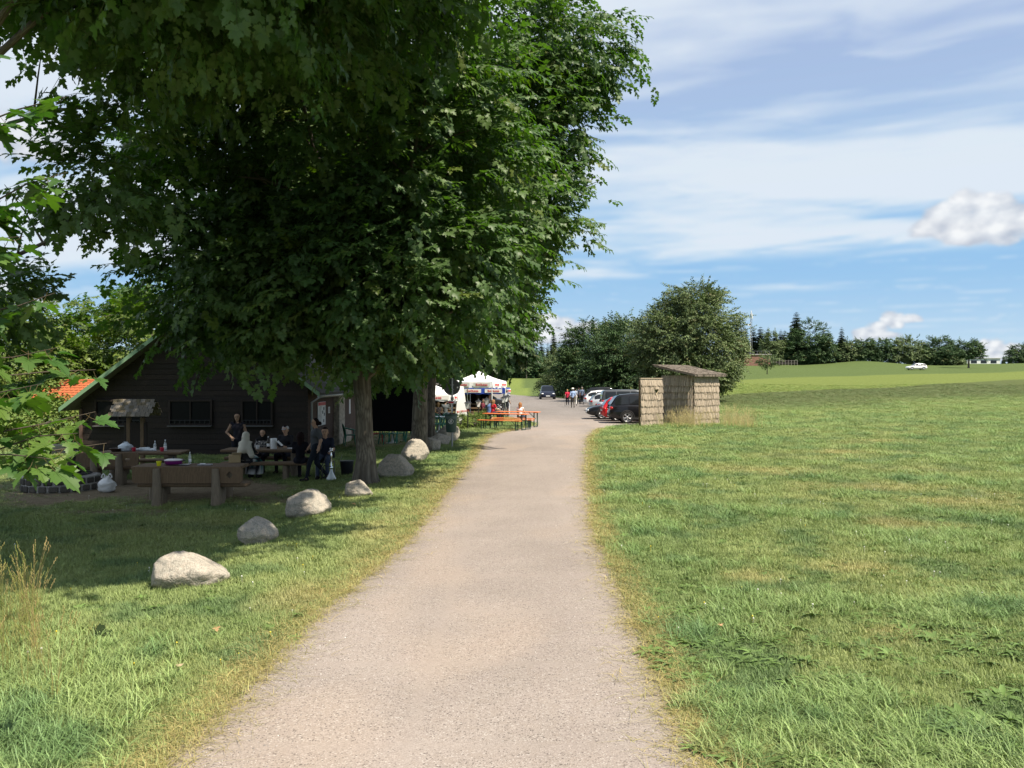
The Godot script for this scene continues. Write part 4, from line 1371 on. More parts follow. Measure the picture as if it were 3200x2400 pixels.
	part(rf, "ridge_tile", q, MT["m_tile"])
	q = MB.new(); q.box(Vector3(0.4, eh - 0.07, 0.27), Vector3(6.4, 0.09, 0.05))
	part(hs, "eaves_board", q, MT["m_white_metal"])
	# old board fence left of the hut
	var fp := Vector3(-18.1, LOW, -34.0)
	var fe := thing("board_fence", "weathered grey upright board fence beyond the hut corner", "fence", fp)
	for i in 9:
		q = MB.new(); q.box(Vector3(-0.55 + i * 0.155, 0.55, 0), Vector3(0.145, 1.25 + R(-0.03, 0.03), 0.025), Basis(Vector3.BACK, R(-0.01, 0.01)), 0.004)
		part(fe, "board", q, MT["m_grey_wood"])
	q = MB.new(); q.box(Vector3(0.07, 0.85, -0.03), Vector3(1.4, 0.08, 0.03))
	part(fe, "rail", q, MT["m_grey_wood"])

func _shutter(c: Vector3) -> MB:
	var mb := MB.new()
	for i in 5:
		mb.box(c + Vector3(0.14, -0.05, -0.52 + i * 0.26), Vector3(0.05, 1.75, 0.25), Basis.IDENTITY, 0.01)
	for y in [-0.75, 0.75]:
		mb.box(c + Vector3(0.172, y, 0), Vector3(0.03, 0.12, 1.3), Basis.IDENTITY, 0.005)
	return mb

func reeds(a: Vector3, b: Vector3, ytop: float, ybot: float, out: Vector3, skip: Array = []) -> MB:
	var mb := MB.new()
	var n := int(a.distance_to(b) / 0.016)
	var along := (b - a).normalized()
	for i in n:
		var u := (i + R(-0.4, 0.4)) / n
		var p := a.lerp(b, u)
		var yt := ytop + R(-0.01, 0.03)
		var yb := ybot - R(-0.015, 0.05)
		var hole := false
		for h in skip:
			var dx: float = (p - a).dot(along) - h[0]
			var dy: float = (yt + yb) * 0.5 - h[1]
			if absf(dx) < h[2]:
				# heart: two lobes above a point
				var ax: float = absf(dx) / h[2]
				var hi: float = h[1] + h[2] * (0.62 + 0.45 * sqrt(maxf(0.0, 1.0 - pow(ax * 2.0 - 1.0, 2.0))) - 0.25)
				var lo: float = h[1] - h[2] * 1.25 * (1.0 - ax)
				if yb < hi and yt > lo:
					hole = true
					# stubs above and below the opening
					for seg in [[yt, hi], [lo, yb]]:
						if seg[0] - seg[1] > 0.02: _reed(mb, p, seg[0], seg[1], along, out)
		if not hole: _reed(mb, p, yt, yb, along, out)
	return mb

func _reed(mb: MB, p: Vector3, yt: float, yb: float, along: Vector3, out: Vector3) -> void:
	var clump := nz2.get_noise_2d(p.dot(along) * 260.0, yb * 400.0)
	var k := R(0.75, 1.12) * (1.0 + 0.55 * clump)
	var c := Color(0.50, 0.42, 0.325).lerp(Color(0.36, 0.31, 0.25), rng.randf()) * k
	mb.col = Color(c.r, c.g, c.b)
	var sw := along * R(-0.03, 0.03)
	var top := p + Vector3.UP * yt + out * R(-0.004, 0.006)
	var bot := p + Vector3.UP * (yb - 0.05 * clump) + out * (0.085 + R(0.0, 0.03) + 0.03 * clump) + sw
	mb.tube([top, bot], [0.010, R(0.010, 0.016)], 4, true)

func make_thatch_shed() -> void:
	var N := Vector3(9.62, 0, -45.2)
	var dR := Vector3(0.707, 0, -0.707)
	var dL := Vector3(-0.707, 0, -0.707)
	var t := thing("thatched_shed", "reed clad shed with mono pitch thatched roof and heart opening", "shed", N)
	var lr := 2.47; var ll := 2.0
	var nR := Vector3(0.707, 0, 0.707)
	var nL := Vector3(-0.707, 0, 0.707)
	# walls: right face, left face, and the screen that runs on to the left
	var faces := [[Vector3.ZERO, dR * lr, nR, 2.56, 2.56, "right"], [dL * ll, Vector3.ZERO, nL, 3.0, 2.62, "left"], [Vector3(6.60, 0, -43.9) - N, Vector3(7.93, 0, -45.05) - N, Vector3(0.654, 0, 0.756), 2.44, 2.44, "screen"]]
	for f in faces:
		var top: float = minf(f[3], f[4])
		var core := MB.new()
		var a: Vector3 = f[0]; var b: Vector3 = f[1]
		if f[5] != "screen":
			core.box((a + b) * 0.5 + Vector3.UP * top * 0.5 - f[2] * 0.03, Vector3(a.distance_to(b), top, 0.03), Basis((b - a).normalized(), Vector3.UP, (b - a).normalized().cross(Vector3.UP)))
			part(t, "wall_boards", core, MT["m_log"])
		else:
			for u in [0.02, 0.98]:
				core.box(a.lerp(b, u) + Vector3.UP * 1.2 - f[2] * 0.05, Vector3(0.08, 2.36, 0.08), Basis(Vector3.UP, PI / 4), 0.01)
			for y in [0.5, 1.2, 2.3]:
				core.bar(a + Vector3.UP * y - f[2] * 0.04, b + Vector3.UP * y - f[2] * 0.04, 0.04, 0.06)
			part(t, "screen_frame", core, MT["m_log"])
		var n := 7
		for i in n:
			var yb := i * 0.355
			var yt := minf(yb + 0.355 + 0.12, top)
			if f[5] == "left" and i == n - 1: yt = 2.62
			var skip: Array = [[1.22, 1.80, 0.155]] if f[5] == "screen" else []
			var c := part(t, "reed_course", reeds(a, b, yt, yb - 0.02, f[2], skip), MT["m_straw"])
			c.position = f[2] * (0.012 * (n - i) * 0.2)
			c.set_meta("kind", "stuff")
		if f[5] == "screen":
			var cap := MB.new()
			cap.col = Color(0.36, 0.30, 0.22)
			cap.bar(a + Vector3.UP * 2.47, b + Vector3.UP * 2.47, 0.12, 0.05, 0.01)
			part(t, "screen_cap", cap, MT["m_straw"])
			var hr := MB.new()
			hr.col = Color(0.50, 0.40, 0.26)
			var pts := []
			var al := (b - a).normalized()
			for i in 25:
				var an := TAU * i / 24.0
				var hx := 0.16 * pow(sin(an), 3.0)
				var hy := (13.0 * cos(an) - 5.0 * cos(2 * an) - 2.0 * cos(3 * an) - cos(4 * an)) / 16.0 * 0.185
				pts.append(a + al * (1.22 + hx) + Vector3.UP * (1.80 + hy) + f[2] * 0.07)
			var rr := []
			for i in 25: rr.append(0.016)
			hr.tube(pts, rr, 5, false)
			part(t, "heart_rim", hr, MT["m_straw"])
		elif f[5] == "right":
			var hb := MB.new()
			hb.col = Color(0.30, 0.25, 0.18)
			for e in [[1.35, 1.62, 0.85, 0.03], [1.35, 1.34, 0.85, 0.03], [0.94, 1.48, 0.03, 0.28], [1.76, 1.48, 0.03, 0.28]]:
				hb.box(dR * e[0] + Vector3.UP * e[1] + nR * 0.075, Vector3(e[2], e[3], 0.03), Basis(dR, Vector3.UP, nR))
			part(t, "hatch_frame", hb, MT["m_straw"])
	# back walls keep the shed closed
	var bk := MB.new()
	bk.bar(dR * lr + Vector3.UP * 1.28, dR * lr + dL * ll + Vector3.UP * 1.28, 0.06, 2.56)
	bk.bar(dL * ll + Vector3.UP * 1.28, dR * lr + dL * ll + Vector3.UP * 1.28, 0.06, 2.56)
	part(t, "back_wall", bk, MT["m_log"])
	# roof slab, high at the back left, with loose straw over it
	var oh := 0.32
	var c0 := -dL * oh - dR * oh + Vector3.UP * 2.58
	var c1 := dR * (lr + oh) - dL * oh + Vector3.UP * 2.58
	var c2 := dR * (lr + oh) + dL * (ll + oh) + Vector3.UP * 3.12
	var c3 := -dR * oh + dL * (ll + oh) + Vector3.UP * 3.12
	var rb := MB.new()
	rb.col = Color(0.20, 0.17, 0.145)
	rb.quad(c0, c1, c2, c3)
	var up := Vector3.UP * 0.09
	rb.quad(c0 + up, c1 + up, c2 + up, c3 + up)
	rb.quad(c0, c1, c1 + up, c0 + up); rb.quad(c1, c2, c2 + up, c1 + up); rb.quad(c2, c3, c3 + up, c2 + up); rb.quad(c3, c0, c0 + up, c3 + up)
	var roof := part(t, "roof", rb, MT["m_straw"])
	for row in 8:
		var mb := MB.new()
		for i in 130:
			var u := R(-0.01, 1.01)
			var v0 := row / 8.0 + R(-0.05, 0.03)
			var v1 := v0 + R(0.12, 0.2)
			var g := R(0.55, 1.15)
			mb.col = Color(0.215, 0.185, 0.155) * g
			var p := c0.lerp(c1, u).lerp(c3.lerp(c2, u), v0) + up * 1.25 + Vector3.UP * R(0, 0.03)
			var e := c0.lerp(c1, u + R(-0.03, 0.03)).lerp(c3.lerp(c2, u), minf(v1, 1.03)) + up * 1.1
			mb.tube([p, e], [0.014, 0.009], 4, true)
		var s := part(roof, "straw_layer", mb, MT["m_straw"])
		s.set_meta("kind", "stuff")

# ---------------------------------------------------------------- boulders
var STONES := []
func boulder(label: String, at: Vector3, r: Vector3, sd: int, yaw: float, sink := 0.25, cuts := 7) -> void:
	STONES.append([at, r, yaw])
	var q := FastNoiseLite.new(); q.seed = sd; q.frequency = 0.9; q.fractal_octaves = 4
	var g := RandomNumberGenerator.new(); g.seed = sd
	var planes := []
	for i in cuts:
		var n := Vector3(g.randfn(), absf(g.randfn()) * 0.8, g.randfn()).normalized()
		planes.append([n, g.randf_range(0.62, 0.88)])
	var mb := MB.new()
	var rows := []
	for j in 41:
		var th := PI * j / 40.0
		var row := PackedVector3Array()
		for i in 57:
			var ph := TAU * (i % 56) / 56.0
			var u := Vector3(sin(th) * cos(ph), cos(th), sin(th) * sin(ph))
			var p := u * (1.0 + 0.16 * q.get_noise_3dv(u * 1.1))
			for c in planes:
				var e: float = p.dot(c[0]) - c[1]
				if e > 0.0: p -= c[0] * e * 0.96
			p *= 1.0 + 0.05 * q.get_noise_3dv(u * 5.0)
			row.append(p * r)
		rows.append(row)
	mb.grid(rows, false, Vector3.ZERO)
	single("boulder", mb, MT["m_rock"], label, "boulder", at + Vector3.UP * (r.y * (1.0 - sink * 2.0)), yaw, "boulders along the verge")

func make_boulders() -> void:
	var b := func(px: float, py: float, g: float) -> Vector3:
		var p := gp(px, py, g)
		p.y = H(p.x, p.z)
		return p
	boulder("long flat pale boulder with dark left end on sunny lawn", b.call(586, 1815, 0.0), Vector3(0.47, 0.25, 0.30), 4, 0.1, 0.22, 6)
	boulder("blocky pinkish grey boulder with a grey stain on the lawn", b.call(808, 1690, -0.05), Vector3(0.31, 0.255, 0.27), 17, 0.4, 0.18, 9)
	boulder("largest rounded white boulder split by a dark crease", b.call(958, 1612, -0.05), Vector3(0.42, 0.30, 0.34), 23, 0.3, 0.16, 5)
	boulder("small wedge shaped boulder in front of the pale patched maple trunk", b.call(1120, 1552, -0.02), Vector3(0.34, 0.20, 0.26), 31, -0.3, 0.2, 8)
	boulder("big mottled boulder heaped beside the maple root", b.call(1236, 1488, 0.0), Vector3(0.46, 0.36, 0.42), 44, 0.2, 0.2, 8)
	boulder("smooth round topped boulder leaning behind the mottled heap", b.call(1296, 1440, 0.0), Vector3(0.43, 0.38, 0.38), 53, 0.9, 0.15, 5)
	boulder("grey boulder tucked behind the tallest maple trunk", b.call(1350, 1408, 0.0), Vector3(0.30, 0.30, 0.30), 61, 0.5, 0.2, 5)
	boulder("dark mossy boulder between maple trunk and bin pole", b.call(1376, 1390, 0.0), Vector3(0.38, 0.30, 0.36), 72, 1.2, 0.2, 7)
	boulder("high grey boulder right behind the bin pole", b.call(1400, 1378, 0.0), Vector3(0.44, 0.42, 0.40), 85, 0.2, 0.15, 6)

# ---------------------------------------------------------------- background trees
func leafy(nm: String, label: String, at: Vector3, blobs: Array, th: float, tr: float, cl: int, per: int, cr: float, kind: String, sc: float, cols: Array, group: String) -> Node3D:
	at.y = H(at.x, at.z)
	var t := thing(nm, label, "tree" if tr > 0.0 else "bush", at, 0, group)
	if tr > 0.0:
		trunk(t, [Vector3.ZERO, Vector3(0.05, th * 0.4, 0), Vector3(0.1, th * 0.75, 0), Vector3(0, th, 0)], [tr, tr * 0.8, tr * 0.5, tr * 0.15], 8, tr > 0.12)
		var ends := []
		for b in blobs: ends.append((b[0] as Vector3) + Vector3(0, (b[1] as Vector3).y * 0.3, 0))
		limbs(t, [Vector3(0.03, th * 0.3, 0), Vector3(0.06, th * 0.5, 0)], ends, tr * 0.45)
	else:
		var mb := MB.new()
		for k in 5: mb.tube([Vector3.ZERO, Vector3(R(-0.4, 0.4), th * 0.5, R(-0.4, 0.4)), Vector3(R(-1, 1), th, R(-1, 1)) * 0.8], [0.05, 0.03, 0.01], 5, false)
		part(t, "stem", mb, MT["m_bark"])
	crown(t, blobs, cl, per, cr, kind, sc, cols, MT["m_leaf_far"])
	return t

var BOUGH: ArrayMesh
func spruce(label: String, at: Vector3, hgt: float, rad: float, group: String) -> void:
	at.y = H(at.x, at.z)
	var t := thing("spruce_tree", label, "tree", at, 0, group)
	var mb := MB.new()
	mb.tube([Vector3(0, -0.2, 0), Vector3(0, hgt * 0.5, 0), Vector3(0, hgt, 0)], [hgt * 0.016, hgt * 0.009, 0.01], 6)
	part(t, "trunk", mb, MT["m_bark"])
	if BOUGH == null:
		var q := MB.new()
		for i in 26:
			var u := (i + 0.5) / 26.0
			var a := (1.0 if i % 2 == 0 else -1.0) * R(0.5, 1.1)
			var b := Vector3(0, -0.22 * u * u, u)
			var l := 0.42 * (1.1 - u) * R(0.7, 1.2) + 0.06
			var d := Vector3(sin(a), R(-0.5, -0.05), cos(a)) * l
			var s := Vector3(0, 0.02, 0.045)
			var k := R(0.7, 1.3)
			q.col = Color(k, k, k)
			q.tri(b - s, b + s, b + d)
			q.tri(b - Vector3(0.03, 0, 0.02), b + Vector3(0.03, 0, 0.02), b + d * 0.9 + Vector3(0, -0.10, 0))
		BOUGH = q.mesh(MT["m_needle"])
	var xf := []; var cc := []
	var n := int(clampf(hgt * 3.2, 22, 60))
	for i in n:
		var u := (i + R(-0.3, 0.3)) / n
		var y := lerpf(hgt * 0.05, hgt * 0.99, u)
		var r := rad * pow(1.0 - u * 0.96, 0.75) * R(0.8, 1.15)
		var m := int(lerpf(15, 6, u))
		var ph := R(0, TAU)
		for k in m:
			var a := ph + TAU * k / m + R(-0.2, 0.2)
			var s := r * R(0.75, 1.15)
			var bs := Basis(Vector3.UP, a) * Basis(Vector3.RIGHT, R(-0.05, 0.3) - 0.35 * ss(0.7, 1.0, u))
			xf.append(Transform3D(bs.scaled_local(Vector3(s, s, s)), Vector3(0, y, 0)))
			var c := Color(0.022, 0.040, 0.020).lerp(Color(0.034, 0.055, 0.026), rng.randf())
			cc.append(c)
	copies(t, "crown", BOUGH, xf, cc)

func make_far_trees() -> void:
	var v := func(x: float, y: float, z: float) -> Vector3: return Vector3(x, y, z)
	# behind the parked cars
	var G := "trees behind the car park"
	leafy("broad_tree", "tall rounded olive green tree rising behind thatched shed", Vector3(16.4, 0, -78), [[v.call(0.3, 6.4, 0), v.call(4.2, 3.9, 4.0)], [v.call(2.0, 4.6, 0.3), v.call(2.4, 2.7, 3.0)], [v.call(-2.9, 5.6, 0), v.call(2.7, 2.9, 3.0)], [v.call(0.3, 9.2, 0), v.call(2.1, 1.7, 2.1)], [v.call(-1.6, 8.0, 0), v.call(1.6, 1.3, 1.8)], [v.call(-0.5, 2.8, 1), v.call(4.3, 2.0, 3.4)]], 9.5, 0.24, 640, 12, 0.9, "oval", 1.25, OLIVE, G)
	leafy("broad_tree", "dark dense tree between the olive tree and parked cars", Vector3(12.8, 0, -93), [[v.call(0, 5.4, 0), v.call(3.6, 3.7, 3.4)], [v.call(-2.3, 4.0, 0.5), v.call(2.7, 3.2, 2.6)], [v.call(1.6, 3.0, 1), v.call(3.0, 2.7, 2.6)], [v.call(-1.0, 2.0, 1.2), v.call(3.6, 2.0, 2.4)]], 8, 0.2, 340, 11, 1.1, "oval", 1.5, DEEP, G)
	leafy("broad_tree", "dark green pointed deciduous tree beyond the walkers", Vector3(10.7, 0, -113), [[v.call(0, 5.8, 0), v.call(3.4, 4.2, 3.2)], [v.call(-1.8, 3.6, 0.5), v.call(2.8, 3.0, 2.6)], [v.call(2.0, 3.2, 0.5), v.call(2.8, 3.0, 2.6)]], 8.5, 0.2, 320, 11, 1.1, "oval", 1.6, DEEP, G)
	leafy("broad_tree", "medium green tree filling the gap behind the dark pair", Vector3(14.2, 0, -106), [[v.call(0, 6.2, 0), v.call(3.4, 3.4, 3.0)], [v.call(2.0, 4.0, 0.5), v.call(3.0, 3.0, 2.6)]], 8.0, 0.2, 240, 11, 1.1, "oval", 1.6, OLIVE, G)
	leafy("hazel_bush", "low spreading bush at the bend of the asphalt road", Vector3(7.9, 0, -122), [[v.call(0, 3.6, 0), v.call(2.9, 3.0, 2.4)], [v.call(-1.2, 1.9, 0.6), v.call(2.6, 1.9, 2.0)], [v.call(1.8, 2.0, 0.6), v.call(2.4, 2.0, 2.0)]], 5, 0.0, 170, 10, 1.0, "oval", 1.5, OLIVE, G)
	leafy("hazel_bush", "low dense bush along the far edge of car park", Vector3(11.5, 0, -98), [[v.call(0, 1.2, 0), v.call(3.2, 1.3, 1.6)]], 1.5, 0.0, 80, 10, 0.8, "oval", 1.2, OLIVE, G)
	# behind the beer garden
	G = "trees behind the beer garden"
	leafy("broad_tree", "dark maple hanging over the white beer pavilion", Vector3(-2.5, 0, -63), [[v.call(0.3, 6.2, 0), v.call(3.0, 2.4, 2.6)], [v.call(1.4, 5.0, 0.6), v.call(1.9, 1.7, 1.8)], [v.call(-2.0, 6.4, 0), v.call(2.5, 2.4, 2.4)], [v.call(0.4, 8.6, 0), v.call(2.6, 2.0, 2.4)]], 8, 0.2, 210, 11, 0.9, "maple", 2.0, DEEP, G)
	leafy("broad_tree", "broad green tree behind the added dark shelter", Vector3(-7.5, 0, -72), [[v.call(0, 5.5, 0), v.call(4.2, 4.2, 3.2)], [v.call(-2, 3, 1), v.call(3.6, 3.0, 2.5)]], 9, 0.22, 170, 11, 1.1, "oval", 1.7, GREEN, G)
	leafy("broad_tree", "slim tree where road climbs the far pasture", Vector3(-6.0, 0, -98), [[v.call(0, 6.0, 0), v.call(3.0, 4.2, 2.6)], [v.call(0.8, 3.2, 0.5), v.call(2.4, 2.2, 2.0)]], 9, 0.18, 120, 11, 1.0, "oval", 1.7, DEEP, G)
	# behind the hut
	G = "trees behind the hut"
	var spots := [[-19.5, -46.0, 5.0, 3.9, FRESH, "sunlit yellow green tree beyond the orange tiled roof"], [-25.0, -44.0, 4.2, 3.4, FRESH, "bright bushy tree left of the orange tiled roof"], [-15.0, -50.0, 6.4, 4.4, GREEN, "mid green tree above the green roof edge"], [-10.0, -50.0, 8.0, 5.0, GREEN, "tall green tree behind the hut ridge"], [-10.6, -60.0, 7.6, 4.6, DEEP, "dark tree between hut and beer garden"], [-29.0, -52.0, 5.6, 4.4, FRESH, "loose light green tree at the garden end"], [-22.5, -56.0, 7.0, 4.4, GREEN, "taller green tree standing behind the sunlit one"]]
	for s in spots:
		var h: float = s[2]; var r: float = s[3]
		leafy("broad_tree", s[5], Vector3(s[0], 0, s[1]), [[v.call(0, h, 0), v.call(r * 0.85, h * 0.42, r * 0.8)], [v.call(-r * 0.5, h * 0.62, 0.8), v.call(r * 0.62, h * 0.40, r * 0.6)], [v.call(r * 0.5, h * 0.55, 0.8), v.call(r * 0.62, h * 0.40, r * 0.6)], [v.call(0, h * 0.28, 1.2), v.call(r * 0.95, h * 0.30, r * 0.6)]], h * 1.3, 0.2, int(34 * r), 12, 0.9, "maple", 1.5, s[4], G)
	# hanging foliage low on the left, nearer
	for k in 7:
		leafy("garden_shrub", ["rounded yellow green shrub under the orange tiled roof", "low bright shrub growing along the board fence", "weedy green shrub beside the old timber pile", "pale green shrub in front of the tool shed wall", "small loose shrub in sunny garden grass", "thick green shrub at the end of the garden", "knee high weeds by hut corner post"][k], Vector3([-22.5, -17.6, -19.5, -20.8, -17.0, -25.5, -16.3][k], 0, [-38.5, -33.0, -35.5, -38.9, -36.0, -36.0, -31.5][k]), [[v.call(0, [1.5, 0.7, 0.6, 0.8, 0.5, 1.3, 0.4][k], 0), v.call([1.8, 0.9, 0.9, 1.0, 0.7, 1.6, 0.5][k], [1.4, 0.7, 0.6, 0.7, 0.5, 1.3, 0.4][k], 0.9)]], 1.2, 0.0, 26, 11, 0.5, "oval", 1.1, FRESH, "shrubs in the garden")

	# far edge of the pasture, beyond the road
	G = "spruces beyond the road"
	var k := 0
	for e in [[1640, 1075], [1658, 1063], [1676, 1078], [1692, 1056], [1712, 1060], [1731, 1034], [1748, 1052], [1766, 1045], [1788, 1034], [1803, 1048], [1826, 1052], [1620, 1068], [1600, 1060], [1722, 1075], [1668, 1085]]:
		var d := 240.0 + R(-6, 14)
		var x: float = (e[0] - 1600.0) / F * d
		var ht: float = CH + (HZ - e[1]) / F * d - H(x, -d)
		spruce("tall pointed spruce in the dark row across the road" if k % 2 else "lower dark spruce in the row across the road", Vector3(x, 0, -d), ht * (1.0 if k % 2 else 0.94), ht * R(0.19, 0.25), G)
		k += 1
	for e in [[1655, 1120], [1700, 1125], [1745, 1115], [1610, 1115]]:
		var d := 232.0
		var x: float = (e[0] - 1600.0) / F * d
		var ht: float = CH + (HZ - e[1]) / F * d - H(x, -d)
		leafy("far_tree", "small bushy tree at the foot of the far spruces", Vector3(x, 0, -d), [[v.call(0, ht * 0.5, 0), v.call(3.0, ht * 0.5, 2.4)]], ht * 0.9, 0.13, 60, 9, 1.2, "far", 1.1, DEEP, "bushes below the spruces")
	var bp := Vector3((1645.0 - 1600.0) / F * 228.0, 0, -228.0)
	leafy("birch_tree", "thin pale stemmed birch before the far spruces", bp, [[v.call(0, 8.0, 0), v.call(1.2, 2.6, 1.2)]], 9.5, 0.11, 26, 8, 0.8, "far", 0.8, OLIVE, "")

	# the hill top on the right
	G = "spruces on the hill"
	var names8 := ["spruce beside the radio mast", "small spruce behind the red bank", "spruce left of the highest spruce", "slim spruce over the wire fence", "highest spruce on the hill", "pointed spruce right of the large round tree", "broad spruce at the left foot of grass mound", "spruce seen past the white barn"]
	for e in [[2328, 1018, 255, 0], [2355, 1020, 258, 0], [2376, 1018, 256, 1], [2398, 1024, 255, 1], [2440, 1028, 254, 2], [2452, 1030, 256, 3], [2488, 972, 250, 4], [2574, 1024, 250, 5], [2630, 1020, 246, 6], [3136, 1108, 300, 7], [3156, 1104, 300, 7], [2318, 1040, 260, 0], [2422, 1032, 262, 2]]:
		var d: float = e[2]
		var x: float = (e[0] - 1600.0) / F * d
		var ht: float = CH + (HZ - e[1]) / F * d - H(x, -d)
		spruce(names8[e[3]], Vector3(x, 0, -d), ht, ht * R(0.25, 0.33), G)
	G = "round trees on the hill"
	var lb := ["bushy green tree left of the large round hill tree", "large round tree next to the highest spruce", "dark round tree under the pointed spruce", "olive bush at the left of the grass mound", "green bush on top of the grass mound", "wide round tree on the crest of the mound", "widest dark round tree right of the mound", "bush in the dip beside the widest tree", "loose crowned tree left of the lone tree", "small bush touching the lone tree", "dark round tree at the end of the hill"]
	var i := 0
	for e in [[2412, 1030, 2.6], [2530, 1003, 5.4], [2572, 1068, 3.6], [2655, 1060, 2.6], [2697, 1057, 2.8], [2752, 1052, 3.0], [2834, 1056, 4.6], [2885, 1083, 2.6], [2934, 1052, 3.9], [2975, 1100, 2.4], [3200, 1078, 4.4]]:
		var d := 246.0 if e[0] != 3200 else 280.0
		var x: float = (e[0] - 1600.0) / F * d
		var ht: float = CH + (HZ - e[1]) / F * d - H(x, -d)
		var r: float = e[2]
		leafy("hill_tree", lb[i], Vector3(x, 0, -d), [[v.call(0, ht * 0.58, 0), v.call(r, ht * 0.42, r * 0.9)], [v.call(-r * 0.5, ht * 0.36, 0.8), v.call(r * 0.75, ht * 0.36, r * 0.6)], [v.call(r * 0.5, ht * 0.34, 0.8), v.call(r * 0.7, ht * 0.34, r * 0.6)]], ht * 0.85, 0.16, int(34 * r), 9, 1.2, "far", 1.0, DEEP if i % 3 else OLIVE, G)
		i += 1
	var d2 := 214.0
	var lx := (3027.0 - 1600.0) / F * d2
	leafy("lone_tree", "lone spreading tree with bare trunk before the white barn", Vector3(lx, 0, -d2), [[v.call(0, 4.9, 0), v.call(3.1, 1.7, 2.4)], [v.call(-1.2, 3.9, 0), v.call(2.6, 0.9, 2.0)], [v.call(0.6, 6.0, 0), v.call(1.7, 1.0, 1.5)], [v.call(2.2, 3.8, 0), v.call(1.9, 0.8, 1.6)]], 6, 0.22, 110, 9, 0.8, "far", 0.85, DEEP, "")
	d2 = 172.0
	lx = (2397.0 - 1600.0) / F * d2
	leafy("fruit_tree", "small sparse fruit tree standing alone in the pasture", Vector3(lx, 0, -d2), [[v.call(0, 2.9, 0), v.call(1.8, 1.2, 1.6)]], 4.0, 0.10, 34, 7, 0.7, "far", 0.6, OLIVE, "")

	# mast, red bank with railing, fence, barn
	d2 = 250.0
	lx = (2347.0 - 1600.0) / F * d2
	var mast := thing("radio_mast", "slim grey lattice radio mast with antennas on the hill", "mast", Vector3(lx, H(lx, -d2), -d2))
	var top := CH + (HZ - 967.0) / F * d2 - mast.position.y
	for c in 3:
		var q := MB.new()
		var a := TAU * c / 3.0
		q.tube([Vector3(cos(a), 0, sin(a)) * 0.34, Vector3(cos(a) * 0.24, top - 1.0, sin(a) * 0.24)], [0.06, 0.05], 5)
		part(mast, "leg", q, MT["m_grey_metal"])
		q = MB.new()
		for j in 18:
			var y0 := j / 18.0 * (top - 1.0); var y1 := (j + 1) / 18.0 * (top - 1.0)
			var b := TAU * (c + 1) / 3.0
			q.bar(Vector3(cos(a) * 0.3, y0, sin(a) * 0.3), Vector3(cos(b) * 0.3, y1, sin(b) * 0.3), 0.035, 0.035)
		part(mast, "brace", q, MT["m_grey_metal"])
	for e in [[0.0, top - 1.2, 0.10, 1.6, 0.28], [0.3, top - 2.0, 0.16, 1.4, 0.16], [-0.75, top - 4.6, 0.5, 0.5, 0.3]]:
		var q := MB.new(); q.box(Vector3(e[0], e[1], 0.2), Vector3(e[2] + 0.1, e[3], 0.2), Basis.IDENTITY, 0.03)
		part(mast, "antenna", q, MT["m_white_metal"])
	d2 = 240.0
	lx = (2362.0 - 1600.0) / F * d2
	var bank := thing("red_bank_wall", "reddish brown retaining wall with grey coping and railing", "wall", Vector3(lx, H(lx, -d2) - 0.4, -d2))
	var q2 := MB.new(); q2.box(Vector3(0, 1.7, 0), Vector3(7.4, 3.4, 3.0))
	part(bank, "wall", q2, textured(mk(0.30, 0.16, 0.12, 0.95), "mottle", 0.3))
	q2 = MB.new(); q2.box(Vector3(0, 3.5, 0.1), Vector3(7.8, 0.22, 3.3), Basis.IDENTITY, 0.02)
	part(bank, "coping", q2, mk(0.34, 0.33, 0.32, 0.9))
	q2 = MB.new()
	for j in 7: q2.box(Vector3(-3.4 + j * 1.13, 4.05, 1.4), Vector3(0.05, 0.9, 0.05))
	q2.box(Vector3(0, 4.45, 1.4), Vector3(6.9, 0.05, 0.05))
	part(bank, "railing", q2, MT["m_grey_metal"])
	lx = (2454.0 - 1600.0) / F * d2
	var fe := thing("wire_fence", "grey post and rail fence below the hill spruces", "fence", Vector3(lx, H(lx, -d2), -d2))
	for j in 9:
		q2 = MB.new(); q2.box(Vector3(-3.4 + j * 0.85, 0.75, 0), Vector3(0.09, 1.6, 0.09))
		part(fe, "post", q2, MT["m_grey_wood"])
	for y in [0.5, 0.95, 1.4]:
		q2 = MB.new(); q2.box(Vector3(0, y, 0.06), Vector3(6.9, 0.06, 0.03))
		part(fe, "rail", q2, MT["m_grey_wood"])
	d2 = 262.0
	lx = (3060.0 - 1600.0) / F * d2
	var barn := thing("flat_barn", "long low white flat roofed barn at the field edge", "barn", Vector3(lx, H(lx, -d2) - 0.4, -d2))
	q2 = MB.new(); q2.box(Vector3(0, 1.0, 0), Vector3(10.0, 2.0, 5.0))
	part(barn, "wall", q2, mk(0.62, 0.64, 0.64, 0.8))
	q2 = MB.new(); q2.box(Vector3(0, 2.1, 0), Vector3(10.6, 0.28, 5.6), Basis.IDENTITY, 0.03)
	part(barn, "roof", q2, mk(0.42, 0.44, 0.45, 0.6))
	for j in 3:
		q2 = MB.new(); q2.box(Vector3(-3.0 + j * 3.0, 1.0, 2.51), Vector3(1.8, 0.9, 0.06))
		part(barn, "window", q2, MT["m_glass_dark"])

